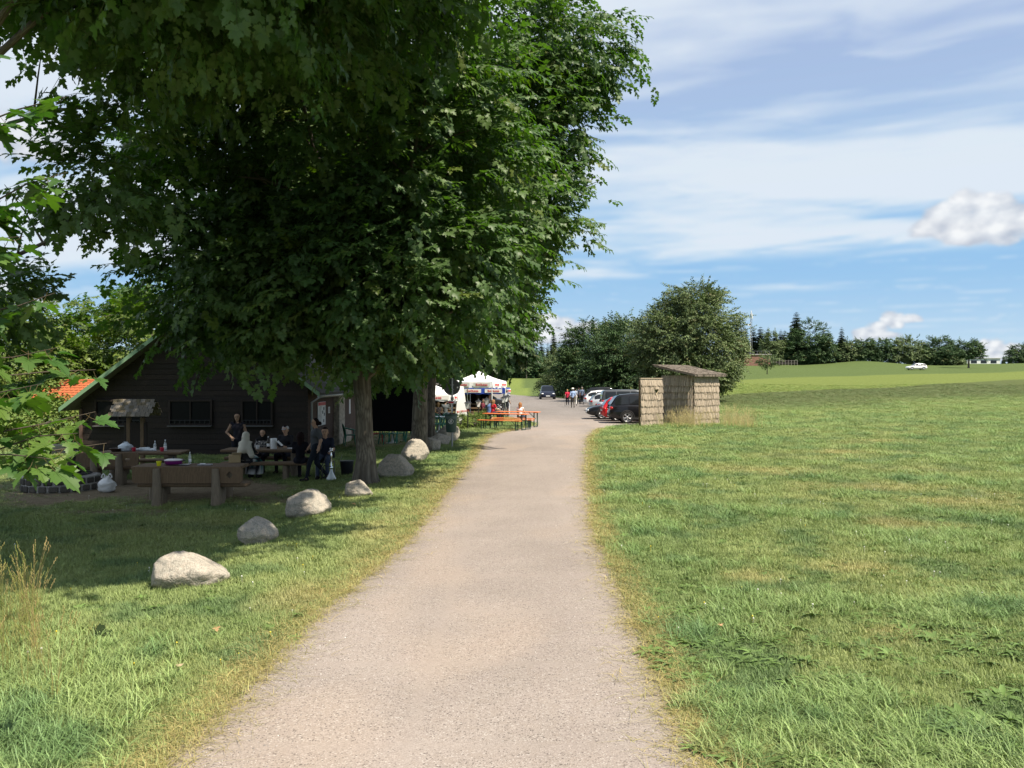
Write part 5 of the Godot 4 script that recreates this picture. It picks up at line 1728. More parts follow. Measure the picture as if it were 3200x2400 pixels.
# ---------------------------------------------------------------- smooth bodies from joints
func sdf(mb: MB, bones: Array, cell: float, k: float) -> void:
	var lo := Vector3.INF; var hi := -Vector3.INF
	for b in bones:
		var r: float = maxf(b[2], b[3]) + cell * 3.0
		lo = lo.min(b[0] - Vector3.ONE * r).min(b[1] - Vector3.ONE * r)
		hi = hi.max(b[0] + Vector3.ONE * r).max(b[1] + Vector3.ONE * r)
	var nx := int((hi.x - lo.x) / cell) + 2
	var ny := int((hi.y - lo.y) / cell) + 2
	var nzz := int((hi.z - lo.z) / cell) + 2
	var f := PackedFloat32Array(); f.resize(nx * ny * nzz); f.fill(1.0)
	var raw := PackedFloat32Array(); raw.resize(f.size()); raw.fill(9.0)
	var ci := PackedInt32Array(); ci.resize(f.size())
	for bi in bones.size():
		var a: Vector3 = bones[bi][0]; var e: Vector3 = bones[bi][1]
		var ra: float = bones[bi][2]; var rb: float = bones[bi][3]
		var m := maxf(ra, rb) + k + cell * 2.0
		var l0 := (a.min(e) - Vector3.ONE * m - lo) / cell
		var h0 := (a.max(e) + Vector3.ONE * m - lo) / cell
		var ab := e - a
		var il := 1.0 / maxf(ab.length_squared(), 1e-8)
		for z in range(maxi(0, int(l0.z)), mini(nzz - 1, int(h0.z)) + 1):
			for y in range(maxi(0, int(l0.y)), mini(ny - 1, int(h0.y)) + 1):
				var row := (z * ny + y) * nx
				for x in range(maxi(0, int(l0.x)), mini(nx - 1, int(h0.x)) + 1):
					var p := lo + Vector3(x, y, z) * cell - a
					var t := clampf(p.dot(ab) * il, 0.0, 1.0)
					var d := (p - ab * t).length() - lerpf(ra, rb, t)
					var i := row + x
					if d < raw[i]:
						raw[i] = d
						ci[i] = bi
					var g := f[i]
					var h := clampf(0.5 + 0.5 * (g - d) / k, 0.0, 1.0)
					f[i] = lerpf(g, d, h) - k * h * (1.0 - h)
	var vi := PackedInt32Array(); vi.resize(f.size()); vi.fill(-1)
	var off := [0, 1, nx, nx + 1, nx * ny, nx * ny + 1, nx * ny + nx, nx * ny + nx + 1]
	var pos := [Vector3(0, 0, 0), Vector3(1, 0, 0), Vector3(0, 1, 0), Vector3(1, 1, 0), Vector3(0, 0, 1), Vector3(1, 0, 1), Vector3(0, 1, 1), Vector3(1, 1, 1)]
	var ed := [[0, 1], [2, 3], [4, 5], [6, 7], [0, 2], [1, 3], [4, 6], [5, 7], [0, 4], [1, 5], [2, 6], [3, 7]]
	for z in nzz - 1:
		for y in ny - 1:
			var row := (z * ny + y) * nx
			for x in nx - 1:
				var i := row + x
				if absf(f[i]) > cell * 2.2: continue
				var neg := 0
				for c in 8:
					if f[i + off[c]] < 0.0: neg += 1
				if neg == 0 or neg == 8: continue
				var s := Vector3.ZERO
				var n := 0
				for e in ed:
					var v0 := f[i + off[e[0]]]; var v1 := f[i + off[e[1]]]
					if (v0 < 0.0) != (v1 < 0.0):
						s += (pos[e[0]] as Vector3).lerp(pos[e[1]], v0 / (v0 - v1))
						n += 1
				s /= n
				var gr := Vector3(f[i + 1] + f[i + 1 + nx] + f[i + 1 + nx * ny] - f[i] - f[i + nx] - f[i + nx * ny], f[i + nx] + f[i + nx + 1] + f[i + nx + nx * ny] - f[i] - f[i + 1] - f[i + nx * ny], f[i + nx * ny] + f[i + nx * ny + 1] + f[i + nx * ny + nx] - f[i] - f[i + 1] - f[i + nx])
				var bone: Array = bones[ci[i]]
				mb.col = bone[4]
				var wp3 := lo + (Vector3(x, y, z) + s) * cell
				if bone.size() > 6:      # sleeve or trouser end part way down the bone
					var ab: Vector3 = bone[1] - bone[0]
					if (wp3 - bone[0]).dot(ab) / ab.length_squared() > bone[5]: mb.col = bone[6]
				vi[i] = mb.vert(wp3, gr.normalized())
	for z in range(1, nzz - 1):
		for y in range(1, ny - 1):
			var row := (z * ny + y) * nx
			for x in range(1, nx - 1):
				var i := row + x
				if vi[i] < 0: continue
				var s0 := f[i] < 0.0
				for ax in 3:
					var st: int = [1, nx, nx * ny][ax]
					if s0 == (f[i + st] < 0.0): continue
					var u: int = [nx, nx * ny, 1][ax]
					var w: int = [nx * ny, 1, nx][ax]
					var a := vi[i]; var b := vi[i - u]; var c := vi[i - u - w]; var d := vi[i - w]
					if b < 0 or c < 0 or d < 0: continue
					mb.face(a, b, c); mb.face(a, c, d)

func joints(pose: String) -> Dictionary:
	var j := {"pelvis": Vector3(0, 0.95, 0), "waist": Vector3(0, 1.09, 0), "chest": Vector3(0, 1.29, 0), "neck": Vector3(0, 1.43, 0.0), "head": Vector3(0, 1.585, 0.03)}
	for s in [["l", 1.0], ["r", -1.0]]:
		var x: float = s[1]
		j["sh" + s[0]] = Vector3(0.165 * x, 1.385, 0)
		j["el" + s[0]] = Vector3(0.225 * x, 1.12, -0.03)
		j["wr" + s[0]] = Vector3(0.235 * x, 0.89, 0.06)
		j["hip" + s[0]] = Vector3(0.085 * x, 0.92, 0)
		j["kn" + s[0]] = Vector3(0.10 * x, 0.50, 0.03)
		j["an" + s[0]] = Vector3(0.10 * x, 0.085, -0.02)
		j["toe" + s[0]] = Vector3(0.12 * x, 0.035, 0.15)
	if pose == "sit":
		for n in ["pelvis", "waist", "chest", "neck", "head", "shl", "shr", "ell", "elr", "wrl", "wrr", "hipl", "hipr"]: j[n] = j[n] + Vector3(0, -0.39, 0)
		for s in [["l", 1.0], ["r", -1.0]]:
			j["el" + s[0]] = Vector3(0.22 * s[1], 0.76, 0.10)
			j["wr" + s[0]] = Vector3(0.13 * s[1], 0.74, 0.34)
			j["kn" + s[0]] = Vector3(0.12 * s[1], 0.52, 0.42)
			j["an" + s[0]] = Vector3(0.12 * s[1], 0.085, 0.40)
			j["toe" + s[0]] = Vector3(0.13 * s[1], 0.035, 0.57)
	elif pose == "walk":
		j["knl"] = Vector3(0.09, 0.51, 0.19); j["anl"] = Vector3(0.09, 0.09, 0.27); j["toel"] = Vector3(0.10, 0.05, 0.43)
		j["knr"] = Vector3(-0.09, 0.49, -0.02); j["anr"] = Vector3(-0.09, 0.14, -0.30); j["toer"] = Vector3(-0.10, 0.04, -0.15)
		j["ell"] = Vector3(0.22, 1.13, -0.10); j["wrl"] = Vector3(0.22, 0.92, -0.05)
		j["elr"] = Vector3(-0.22, 1.12, 0.04); j["wrr"] = Vector3(-0.21, 0.92, 0.17)
	return j

# o: top, pants, shoe, skin, hair colours; sleeve and leg lengths; hairdo, hat, scarf, skirt
func person(label: String, at: Vector3, yaw: float, hgt: float, pose: String, o: Dictionary, moves: Dictionary, cell: float, group: String) -> Node3D:
	var t := thing("person", label, "person", at, yaw, group)
	var s := hgt / 1.70
	var j := joints(pose)
	for k in moves: j[k] = j[k] + moves[k]
	for k in j: j[k] = j[k] * s
	var skin: Color = o.get("skin", Color(0.42, 0.27, 0.19))
	var top: Color = o.top; var pants: Color = o.pants; var shoe: Color = o.get("shoe", Color(0.02, 0.02, 0.02))
	var sl: float = o.get("sleeve", 0.6)
	var lg: float = o.get("leg", 1.0)
	var w: float = o.get("wide", 1.0) * s
	var B := []
	B.append([j.pelvis, j.waist, 0.125 * w, 0.115 * w, top])
	B.append([j.waist, j.chest, 0.115 * w, 0.125 * w, top])
	B.append([j.chest + Vector3(-0.075, 0, 0) * s, j.chest + Vector3(0.075, 0, 0) * s, 0.108 * w, 0.108 * w, top])
	B.append([j.shl, j.shr, 0.058 * s, 0.058 * s, top])
	B.append([j.hipl, j.hipr, 0.105 * w, 0.105 * w, pants])
	B.append([j.neck - Vector3(0, 0.03, 0) * s, j.head, 0.05 * s, 0.048 * s, skin])
	var hd: Vector3 = j.head
	var up: Vector3 = (hd - j.neck).normalized()
	B.append([hd + up * 0.035 * s, hd - up * 0.02 * s + Vector3(0, 0, 0.012) * s, 0.088 * s, 0.072 * s, skin])
	B.append([hd + Vector3(0, -0.075, 0.045) * s, hd + Vector3(0, -0.03, 0.04) * s, 0.032 * s, 0.045 * s, skin])
	for c in ["l", "r"]:
		B.append([j["sh" + c], j["el" + c], 0.056 * s, 0.042 * s, top if sl > 0.0 else skin, clampf(sl * 2.0, 0.05, 1.1), skin])
		B.append([j["el" + c], j["wr" + c], 0.042 * s, 0.029 * s, top if sl > 0.55 else skin, clampf(sl * 2.0 - 1.0, 0.0, 1.1), skin])
		B.append([j["hip" + c], j["kn" + c], 0.092 * w, 0.062 * s, pants])
		B.append([j["kn" + c], j["an" + c], 0.062 * s, 0.042 * s, pants if lg > 0.5 else skin, 1.0 if lg >= 1.0 else clampf(lg * 2.0 - 1.0, 0.02, 1.1), skin])
		B.append([j["an" + c] + Vector3(0, -0.03, -0.03) * s, j["toe" + c], 0.045 * s, 0.036 * s, shoe])
		var dir: Vector3 = (j["wr" + c] - j["el" + c]).normalized()
		B.append([j["wr" + c], j["wr" + c] + dir * 0.075 * s, 0.027 * s, 0.034 * s, skin])
	var mb := MB.new()
	sdf(mb, B, cell, 0.035 * s)
	# nose, ears, eyes, mouth and five fingers to a hand
	mb.col = skin
	mb.ell(hd + Vector3(0, -0.015, 0.098) * s, Vector3(0.014, 0.024, 0.018) * s, Basis.IDENTITY, 6, 5)
	for x in [-1.0, 1.0]:
		mb.col = skin * 0.9
		mb.ell(hd + Vector3(0.086 * x, -0.01, 0.0) * s, Vector3(0.012, 0.03, 0.018) * s, Basis.IDENTITY, 6, 5)
		mb.col = Color(0.015, 0.012, 0.010)
		mb.ell(hd + Vector3(0.034 * x, 0.012, 0.083) * s, Vector3(0.014, 0.007, 0.009) * s, Basis.IDENTITY, 6, 4)
		mb.ell(hd + Vector3(0.034 * x, 0.032, 0.083) * s, Vector3(0.02, 0.004, 0.008) * s, Basis.IDENTITY, 6, 4)
	mb.col = Color(0.25, 0.09, 0.07)
	mb.ell(hd + Vector3(0, -0.058, 0.085) * s, Vector3(0.024, 0.006, 0.008) * s, Basis.IDENTITY, 6, 4)
	mb.col = skin
	for c in ["l", "r"]:
		var wr: Vector3 = j["wr" + c]
		var dir: Vector3 = (wr - j["el" + c]).normalized()
		var sd := dir.cross(Vector3.FORWARD)
		if sd.length() < 0.2: sd = dir.cross(Vector3.RIGHT)
		sd = sd.normalized()
		var palm := dir.cross(sd)
		for q in 4:
			var base := wr + dir * 0.085 * s + sd * (q - 1.5) * 0.018 * s
			var l: float = [0.062, 0.072, 0.068, 0.052][q] * s
			mb.tube([base, base + dir * l * 0.5 + palm * 0.004 * s, base + dir * l * 0.9 + palm * 0.022 * s], [0.0095 * s, 0.0088 * s, 0.007 * s], 5)
		var tb := wr + dir * 0.035 * s - sd * 0.028 * s
		mb.tube([tb, tb + dir * 0.03 * s - sd * 0.018 * s, tb + dir * 0.06 * s - sd * 0.016 * s + palm * 0.01 * s], [0.012 * s, 0.0105 * s, 0.008 * s], 5)
	part(t, "body", mb, MT["m_cloth"])
	var hair: Color = o.get("hair", Color(0.015, 0.011, 0.009))
	var h := MB.new()
	match o.get("hairdo", "short"):
		"short":
			sdf(h, [[hd + Vector3(0, 0.055, -0.02) * s, hd + Vector3(0, 0.02, -0.045) * s, 0.084 * s, 0.078 * s, hair], [hd + Vector3(0, 0.10, 0.03) * s, hd + Vector3(0, 0.08, 0.0) * s, 0.045 * s, 0.06 * s, hair]], cell * 0.7, 0.03)
			part(t, "hair", h, MT["m_cloth"])
		"long":
			sdf(h, [[hd + Vector3(0, 0.055, -0.02) * s, hd + Vector3(0, 0.0, -0.045) * s, 0.088 * s, 0.088 * s, hair], [hd + Vector3(0, 0.0, -0.05) * s, hd + Vector3(0, -0.25, -0.085) * s, 0.085 * s, 0.06 * s, hair], [hd + Vector3(0.07, 0.03, 0) * s, hd + Vector3(0.08, -0.17, 0) * s, 0.035 * s, 0.03 * s, hair], [hd + Vector3(-0.07, 0.03, 0) * s, hd + Vector3(-0.08, -0.17, 0) * s, 0.035 * s, 0.03 * s, hair]], cell * 0.7, 0.04)
			part(t, "hair", h, MT["m_cloth"])
		"bun":
			sdf(h, [[hd + Vector3(0, 0.055, -0.02) * s, hd + Vector3(0, 0.0, -0.045) * s, 0.087 * s, 0.08 * s, hair], [hd + Vector3(0, 0.0, -0.13) * s, hd + Vector3(0, -0.02, -0.135) * s, 0.045 * s, 0.045 * s, hair]], cell * 0.7, 0.03)
			part(t, "hair", h, MT["m_cloth"])
		"scarf":
			var sc: Color = o.scarf
			sdf(h, [[hd + Vector3(0, 0.05, -0.03) * s, hd + Vector3(0, -0.02, -0.05) * s, 0.098 * s, 0.10 * s, sc], [hd + Vector3(0, -0.06, -0.02) * s, j.neck + Vector3(0, -0.02, -0.02) * s, 0.088 * s, 0.11 * s, sc], [j.neck + Vector3(0, -0.03, -0.05) * s, j.chest + Vector3(0, -0.05, -0.09) * s, 0.12 * s, 0.12 * s, sc], [j.shl + Vector3(-0.02, 0.0, 0) * s, j.shr + Vector3(0.02, 0.0, 0) * s, 0.078 * s, 0.078 * s, sc]] + ([[j.chest + Vector3(-0.12, -0.03, -0.05) * s, j.chest + Vector3(-0.20, -0.22, -0.03) * s, 0.09 * s, 0.08 * s, sc], [j.chest + Vector3(0.12, -0.03, -0.05) * s, j.chest + Vector3(0.19, -0.25, -0.03) * s, 0.09 * s, 0.08 * s, sc]] if o.get("cape", false) else []), cell * 0.8, 0.05)
			part(t, "headscarf", h, MT["m_cloth"])
	if o.has("cap"):
		var q := MB.new()
		q.col = o.cap
		q.lathe([Vector2(0.0, 0.12), Vector2(0.06, 0.11), Vector2(0.09, 0.075), Vector2(0.1, 0.03), Vector2(0.098, 0.02)], 12, Transform3D(Basis.IDENTITY.scaled(Vector3.ONE * s), hd + Vector3(0, 0.01, -0.01) * s))
		q.ell(hd + Vector3(0, 0.035, 0.11) * s, Vector3(0.075, 0.008, 0.07) * s, Basis(Vector3.RIGHT, 0.15), 10, 5)
		part(t, "cap", q, MT["m_cloth"])
	if o.has("hat"):
		var q := MB.new()
		q.col = o.hat
		q.lathe([Vector2(0.0, 0.13), Vector2(0.06, 0.135), Vector2(0.085, 0.11), Vector2(0.1, 0.03), Vector2(0.17, 0.015), Vector2(0.18, 0.022), Vector2(0.1, 0.02)], 14, Transform3D(Basis.IDENTITY.scaled(Vector3.ONE * s), hd + Vector3(0, 0.02, -0.01) * s))
		part(t, "hat", q, MT["m_cloth"])
	if o.has("skirt"):
		var q := MB.new()
		var rows := []
		var kn: Vector3 = (j.knl + j.knr) * 0.5
		for r in 7:
			var u := r / 6.0
			var row := PackedVector3Array()
			var c: Vector3 = (j.pelvis as Vector3).lerp(kn, minf(u * 1.6, 1.0)) if pose == "sit" else j.pelvis.lerp(Vector3(0, 0.15, 0), u)
			if pose == "sit" and u > 0.62: c = kn + Vector3(0, -0.40 * s * (u - 0.62) / 0.38, 0.02)
			for i in 20:
				var a := TAU * i / 20.0
				var rr := (0.17 + 0.06 * u) * s * (1.0 + 0.06 * sin(a * 7.0 + u))
				var ring := Vector3(cos(a) * rr * 1.15, sin(a) * rr * 0.7, 0) if pose == "sit" and u < 0.6 and u > 0.1 else Vector3(cos(a) * rr * 1.1, 0, sin(a) * rr * 0.9)
				row.append(c + ring)
			rows.append(row)
		q.grid(rows, true)
		for i in q.v.size():
			var f := nz.get_noise_3d(q.v[i].x * 420.0, q.v[i].y * 130.0, q.v[i].z * 420.0)
			q.c[i] = Color(0.02, 0.02, 0.025) if f < 0.0 else (Color(0.55, 0.56, 0.55) if f < 0.25 else Color(0.05, 0.25, 0.24))
		part(t, "skirt", q, MT["m_cloth"])
	if o.has("pattern"):
		for i in mb.v.size():
			if mb.c[i] == top:
				var f := nz.get_noise_3d(mb.v[i].x * 300.0, mb.v[i].y * 300.0, mb.v[i].z * 300.0)
				if f > 0.05: mb.c[i] = o.pattern
		(t.get_child(0) as MeshInstance3D).mesh = mb.mesh(MT["m_cloth"])
	return t

# ---------------------------------------------------------------- picnic furniture
func rustic_table(label: String, at: Vector3, yaw: float, ln: float) -> Node3D:
	var t := thing("picnic_table", label, "table", at, yaw, "rustic log picnic tables")
	for i in 3:
		var mb := MB.new()
		mb.box(Vector3(R(-0.02, 0.02), 0.715, -0.27 + i * 0.27), Vector3(ln + R(-0.03, 0.03), 0.075, 0.26), Basis.IDENTITY, 0.02)
		part(t, "tabletop_plank", mb, MT["m_log"])
	for x in [-ln * 0.32, ln * 0.32]:
		for z in [-0.22, 0.22]:
			var mb := MB.new()
			mb.tube([Vector3(x, -0.1, z * 1.1), Vector3(x, 0.35, z), Vector3(x, 0.64, z)], [0.095, 0.085, 0.09], 10)
			part(t, "leg", mb, MT["m_post"])
		var mb := MB.new()
		mb.box(Vector3(x, 0.645, 0), Vector3(0.12, 0.07, 0.72), Basis.IDENTITY, 0.015)
		part(t, "crosspiece", mb, MT["m_post"])
	return t

func rustic_bench(label: String, at: Vector3, yaw: float, ln: float, back: bool, post_x := 0.62) -> Node3D:
	# sits looking along local -z; the backrest is at +z
	var t := thing("log_bench", label, "bench", at, yaw, "rustic log benches")
	var mb := MB.new()
	mb.box(Vector3(0.06, 0.42, -0.16), Vector3(ln, 0.085, 0.36), Basis.IDENTITY, 0.025)
	part(t, "seat", mb, MT["m_log"])
	for x in [-post_x, post_x]:
		mb = MB.new()
		if back:
			mb.tube([Vector3(x, -0.1, 0.13), Vector3(x, 0.25, 0.12), Vector3(x - 0.01, 0.6, 0.11), Vector3(x - 0.02, 0.78, 0.11)], [0.115, 0.095, 0.085, 0.07], 10)
			part(t, "post", mb, MT["m_post"])
			mb = MB.new()
		mb.box(Vector3(x, 0.18, -0.16), Vector3(0.12, 0.40, 0.26), Basis.IDENTITY, 0.02)
		part(t, "foot", mb, MT["m_post"])
	if back:
		# thick plank with rounded ends and a diamond hole near the right end
		var top := Vector3(0, 0.64, 0.03)
		var hx := ln * 0.5; var hh := 0.17
		mb = MB.new()
		var dx := hx - 0.27
		var d := 0.075
		var z0 := 0.0; var z1 := 0.06
		var xf := Transform3D(Basis(Vector3.RIGHT, -0.06), top)
		mb.prism(PackedVector2Array([Vector2(-hx, -hh + 0.05), Vector2(-hx + 0.05, -hh), Vector2(dx, -hh), Vector2(dx, -d), Vector2(dx - d, 0), Vector2(dx, d), Vector2(dx, hh), Vector2(-hx + 0.05, hh), Vector2(-hx, hh - 0.05)]), z0, z1, xf)
		mb.prism(PackedVector2Array([Vector2(dx, -hh), Vector2(hx - 0.05, -hh), Vector2(hx, -hh + 0.05), Vector2(hx, hh - 0.05), Vector2(hx - 0.05, hh), Vector2(dx, hh), Vector2(dx, d), Vector2(dx + d, 0), Vector2(dx, -d)]), z0, z1, xf)
		part(t, "backrest", mb, MT["m_log"])
	return t

func bag(label: String, at: Vector3, r: Vector3, sd: int, handles: bool, col: Color) -> void:
	var q := FastNoiseLite.new(); q.seed = sd; q.frequency = 1.4; q.fractal_octaves = 3
	var t := thing("plastic_bag", label, "bag", at, 0, "white plastic bags")
	var mb := MB.new()
	mb.col = col
	var rows := []
	for j in 15:
		var u := j / 14.0
		var row := PackedVector3Array()
		for i in 25:
			var a := TAU * (i % 24) / 24.0
			var prof := (0.86 + 0.22 * sin(u * PI)) * (1.0 - 0.55 * ss(0.55, 1.0, u)) * ss(-0.02, 0.05, u + 0.02)
			var n := 1.0 + 0.28 * q.get_noise_3d(cos(a) * 2.0, u * 3.0, sin(a) * 2.0) + 0.10 * q.get_noise_3d(cos(a) * 7.0, u * 9.0, sin(a) * 7.0)
			row.append(Vector3(cos(a) * r.x * prof * n, r.y * u * (1.0 + 0.08 * sin(a * 2.0) * u), sin(a) * r.z * prof * n))
		rows.append(row)
	mb.grid(rows, false, Vector3(0, r.y * 0.5, 0))
	part(t, "sack", mb, MT["m_bag"])
	if handles:
		for s in [-1.0, 1.0]:
			var h := MB.new()
			h.col = col
			var pts := []
			for k in 9:
				var u := k / 8.0 * PI
				pts.append(Vector3(s * r.x * 0.42 + cos(u) * r.x * 0.2, r.y * 0.93 + sin(u) * r.y * 0.26, 0))
			h.tube(pts, [0.018, 0.018, 0.016, 0.014, 0.014, 0.014, 0.016, 0.018, 0.018], 6, false)
			part(t, "handle", h, MT["m_bag"])

func bottle(label: String, at: Vector3, h: float, r: float, m: Material, group := "") -> void:
	var t := thing("bottle", label, "bottle", at, 0, group)
	var mb := MB.new()
	mb.lathe([Vector2(0, 0), Vector2(r, 0.004), Vector2(r, h * 0.55), Vector2(r * 0.85, h * 0.66), Vector2(r * 0.38, h * 0.8), Vector2(r * 0.34, h * 0.95)], 12)
	part(t, "glass", mb, m)
	mb = MB.new()
	mb.lathe([Vector2(r * 0.4, h * 0.93), Vector2(r * 0.42, h), Vector2(0, h)], 10)
	part(t, "cap", mb, MT["m_white"])
	mb = MB.new()
	mb.lathe([Vector2(r * 1.02, h * 0.18), Vector2(r * 1.02, h * 0.42)], 12)
	part(t, "label", mb, MT["m_white"])

func make_picnic() -> void:
	MT["m_bag"] = vmat(0.35, 0.5, Color(0.5, 0.5, 0.5))
	var clear := mk(0.75, 0.82, 0.84, 0.05, 0.0, 0.5)
	clear.transparency = BaseMaterial3D.TRANSPARENCY_ALPHA
	clear.albedo_color.a = 0.35
	var g := func(px: float, d: float) -> Vector3:
		var x: float = (px - 1600.0) / F * d
		return Vector3(x, H(x, -d), -d)
	# front set, side set and the one where the people sit
	rustic_bench("weathered log bench with diamond hole in its backrest", g.call(589, 18.0), 0.0, 2.32, true)
	rustic_table("log table holding purple pot and yellow cup", g.call(598, 19.0), 0.0, 2.35)
	rustic_bench("backless log bench across the purple pot table", g.call(610, 19.9), PI, 2.2, false)
	rustic_bench("dark log bench with high backrest next to fire ring", g.call(338, 21.5), 0.12, 1.5, true, 0.3)
	rustic_table("log table strewn with picnic things under the bottles", g.call(448, 22.7), 0.06, 2.2)
	rustic_bench("backless log bench hidden behind the strewn table", g.call(470, 23.7), PI, 2.0, false)
	rustic_table("log table where the group sits with white canister", g.call(838, 23.5), 0.0, 2.4)
	rustic_bench("log seat under the white headscarf and cardboard box", g.call(815, 22.55), 0.0, 2.3, false)
	rustic_bench("log seat on the hut side of the group table", g.call(842, 24.45), PI, 2.3, false)

	# things on the front table and bench
	var tt := LOW + 0.755
	var on := func(px: float, d: float, y: float) -> Vector3: return Vector3((px - 1600.0) / F * d, y, -d)
	var cup := MB.new()
	cup.lathe([Vector2(0, 0), Vector2(0.042, 0.0), Vector2(0.055, 0.10), Vector2(0.052, 0.10), Vector2(0.04, 0.01), Vector2(0, 0.008)], 14)
	var ye := mk(0.75, 0.72, 0.02, 0.4)
	var ct := thing("drinking_cup", "bright yellow plastic cup standing on log table edge", "cup", on.call(496, 18.75, tt))
	part(ct, "beaker", cup, ye)
	var rimm := MB.new(); rimm.tube(_circle(0.054, 0.10, 14), [0.004], 5, false)
	part(ct, "rim", rimm, ye)
	var pot := thing("cooking_pot", "purple enamel pot with white rim and glass lid", "pot", on.call(542, 19.0, tt))
	var mb := MB.new()
	mb.lathe([Vector2(0, 0), Vector2(0.15, 0), Vector2(0.185, 0.03), Vector2(0.20, 0.10), Vector2(0.19, 0.105), Vector2(0.17, 0.04), Vector2(0, 0.03)], 20)
	part(pot, "bowl", mb, mk(0.16, 0.01, 0.13, 0.3))
	mb = MB.new(); mb.lathe([Vector2(0.20, 0.10), Vector2(0.203, 0.115), Vector2(0.12, 0.135), Vector2(0, 0.145)], 20)
	var lid := part(pot, "lid", mb, mk(0.62, 0.60, 0.62, 0.2))
	mb = MB.new(); mb.ell(Vector3(0, 0.165, 0), Vector3(0.022, 0.025, 0.022))
	part(lid, "knob", mb, MT["m_black_metal"])
	for s in [-1.0, 1.0]:
		mb = MB.new(); mb.box(Vector3(s * 0.225, 0.09, 0), Vector3(0.05, 0.02, 0.09), Basis.IDENTITY, 0.006)
		part(pot, "handle", mb, MT["m_black_metal"])
	bottle("slim clear bottle standing behind purple pot", on.call(593, 19.2, tt), 0.27, 0.032, clear)
	var pl := thing("plate", "plate with a fork beside the purple pot", "plate", on.call(575, 18.85, tt))
	mb = MB.new(); mb.lathe([Vector2(0, 0), Vector2(0.08, 0.002), Vector2(0.125, 0.018), Vector2(0.12, 0.022), Vector2(0.075, 0.008), Vector2(0, 0.006)], 18)
	part(pl, "dish", mb, mk(0.22, 0.23, 0.26, 0.4))
	mb = MB.new(); mb.box(Vector3(-0.12, 0.026, 0.05), Vector3(0.22, 0.006, 0.016), Basis(Vector3.UP, 0.2))
	part(pl, "fork", mb, MT["m_chrome"])
	var tr := thing("food_tray", "small tray with white paper on the log table end", "tray", on.call(640, 18.9, tt))
	mb = MB.new(); mb.box(Vector3(0, 0.012, 0), Vector3(0.30, 0.024, 0.16), Basis.IDENTITY, 0.006)
	part(tr, "dish", mb, mk(0.3, 0.3, 0.32, 0.4))
	mb = MB.new(); mb.box(Vector3(-0.05, 0.032, 0), Vector3(0.12, 0.016, 0.06), Basis(Vector3.UP, 0.3), 0.004)
	part(tr, "paper", mb, MT["m_white"])
	var pk := MB.new()
	pk.col = Color(0.62, 0.03, 0.12)
	sdf(pk, [[Vector3(-0.2, 0.05, 0), Vector3(0.12, 0.045, 0.02), 0.05, 0.055, pk.col], [Vector3(0.1, 0.06, 0), Vector3(0.22, 0.09, 0.0), 0.05, 0.03, pk.col], [Vector3(-0.1, 0.03, 0.06), Vector3(0.12, 0.02, 0.08), 0.035, 0.03, pk.col]], 0.015, 0.03)
	single("pink_jacket", pk, MT["m_cloth"], "crumpled bright pink jacket lying on the log bench seat", "jacket", on.call(545, 18.2, LOW + 0.455))

	# clutter on the strewn table
	bag("bluish white carrier bag slumped on the strewn table", on.call(392, 22.6, tt), Vector3(0.17, 0.24, 0.14), 7, false, Color(0.55, 0.60, 0.64))
	bottle("clear water bottle standing at the end of strewn table", on.call(516, 22.7, tt), 0.30, 0.04, clear)
	bottle("shorter clear bottle in the middle of strewn table", on.call(484, 22.8, tt), 0.26, 0.036, clear)
	for e in [[418, Color(0.5, 0.02, 0.05), "red plastic cup on the strewn table", "drinking_cup", "cup"], [506, Color(0.55, 0.02, 0.06), "crimson cup beside the water bottle", "drinking_cup", "cup"]]:
		var c2 := thing(e[3], e[2], e[4], on.call(e[0], 22.55, tt))
		part(c2, "beaker", cup, mk(e[1].r, e[1].g, e[1].b, 0.4))
		rimm = MB.new(); rimm.tube(_circle(0.054, 0.10, 12), [0.004], 5, false)
		part(c2, "rim", rimm, mk(e[1].r, e[1].g, e[1].b, 0.4))
	var wrap := MB.new(); wrap.col = Color(0.6, 0.64, 0.66)
	sdf(wrap, [[Vector3(-0.25, 0.03, 0), Vector3(0.25, 0.03, 0.05), 0.04, 0.035, wrap.col], [Vector3(-0.1, 0.05, 0.05), Vector3(0.1, 0.06, -0.03), 0.045, 0.04, wrap.col], [Vector3(0.2, 0.05, 0), Vector3(0.34, 0.02, 0.08), 0.03, 0.02, wrap.col]], 0.018, 0.03)
	single("food_wrapping", wrap, MT["m_bag"], "crumpled silvery wrapping on the strewn table", "wrapping", on.call(452, 22.7, tt))
	var bowl := MB.new(); bowl.lathe([Vector2(0, 0), Vector2(0.1, 0), Vector2(0.18, 0.09), Vector2(0.17, 0.09), Vector2(0.09, 0.015), Vector2(0, 0.012)], 16)
	single("salad_bowl", bowl, mk(0.05, 0.03, 0.02, 0.5), "dark wooden bowl next to the slumped carrier bag", "bowl", on.call(362, 22.5, tt))

	# group table
	var jug := thing("white_canister", "tall white canister with angled lid on the group table", "canister", on.call(855, 23.4, tt))
	mb = MB.new(); mb.lathe([Vector2(0, 0), Vector2(0.085, 0), Vector2(0.088, 0.28), Vector2(0.08, 0.285), Vector2(0, 0.285)], 18)
	part(jug, "tub", mb, MT["m_white"])
	mb = MB.new(); mb.box(Vector3(0.17, 0.15, 0), Vector3(0.19, 0.012, 0.2), Basis(Vector3.BACK, -0.75), 0.003)
	part(jug, "lid", mb, MT["m_white"])
	bottle("dark brown glass bottle beside the white canister", on.call(838, 23.5, tt), 0.33, 0.042, mk(0.02, 0.012, 0.008, 0.08))
	var c3 := thing("paper_cup", "white paper cup before the woman in floral top", "cup", on.call(805, 23.3, tt))
	part(c3, "beaker", cup, MT["m_white"])
	rimm = MB.new(); rimm.tube(_circle(0.054, 0.10, 12), [0.004], 5, false)
	part(c3, "rim", rimm, MT["m_white"])
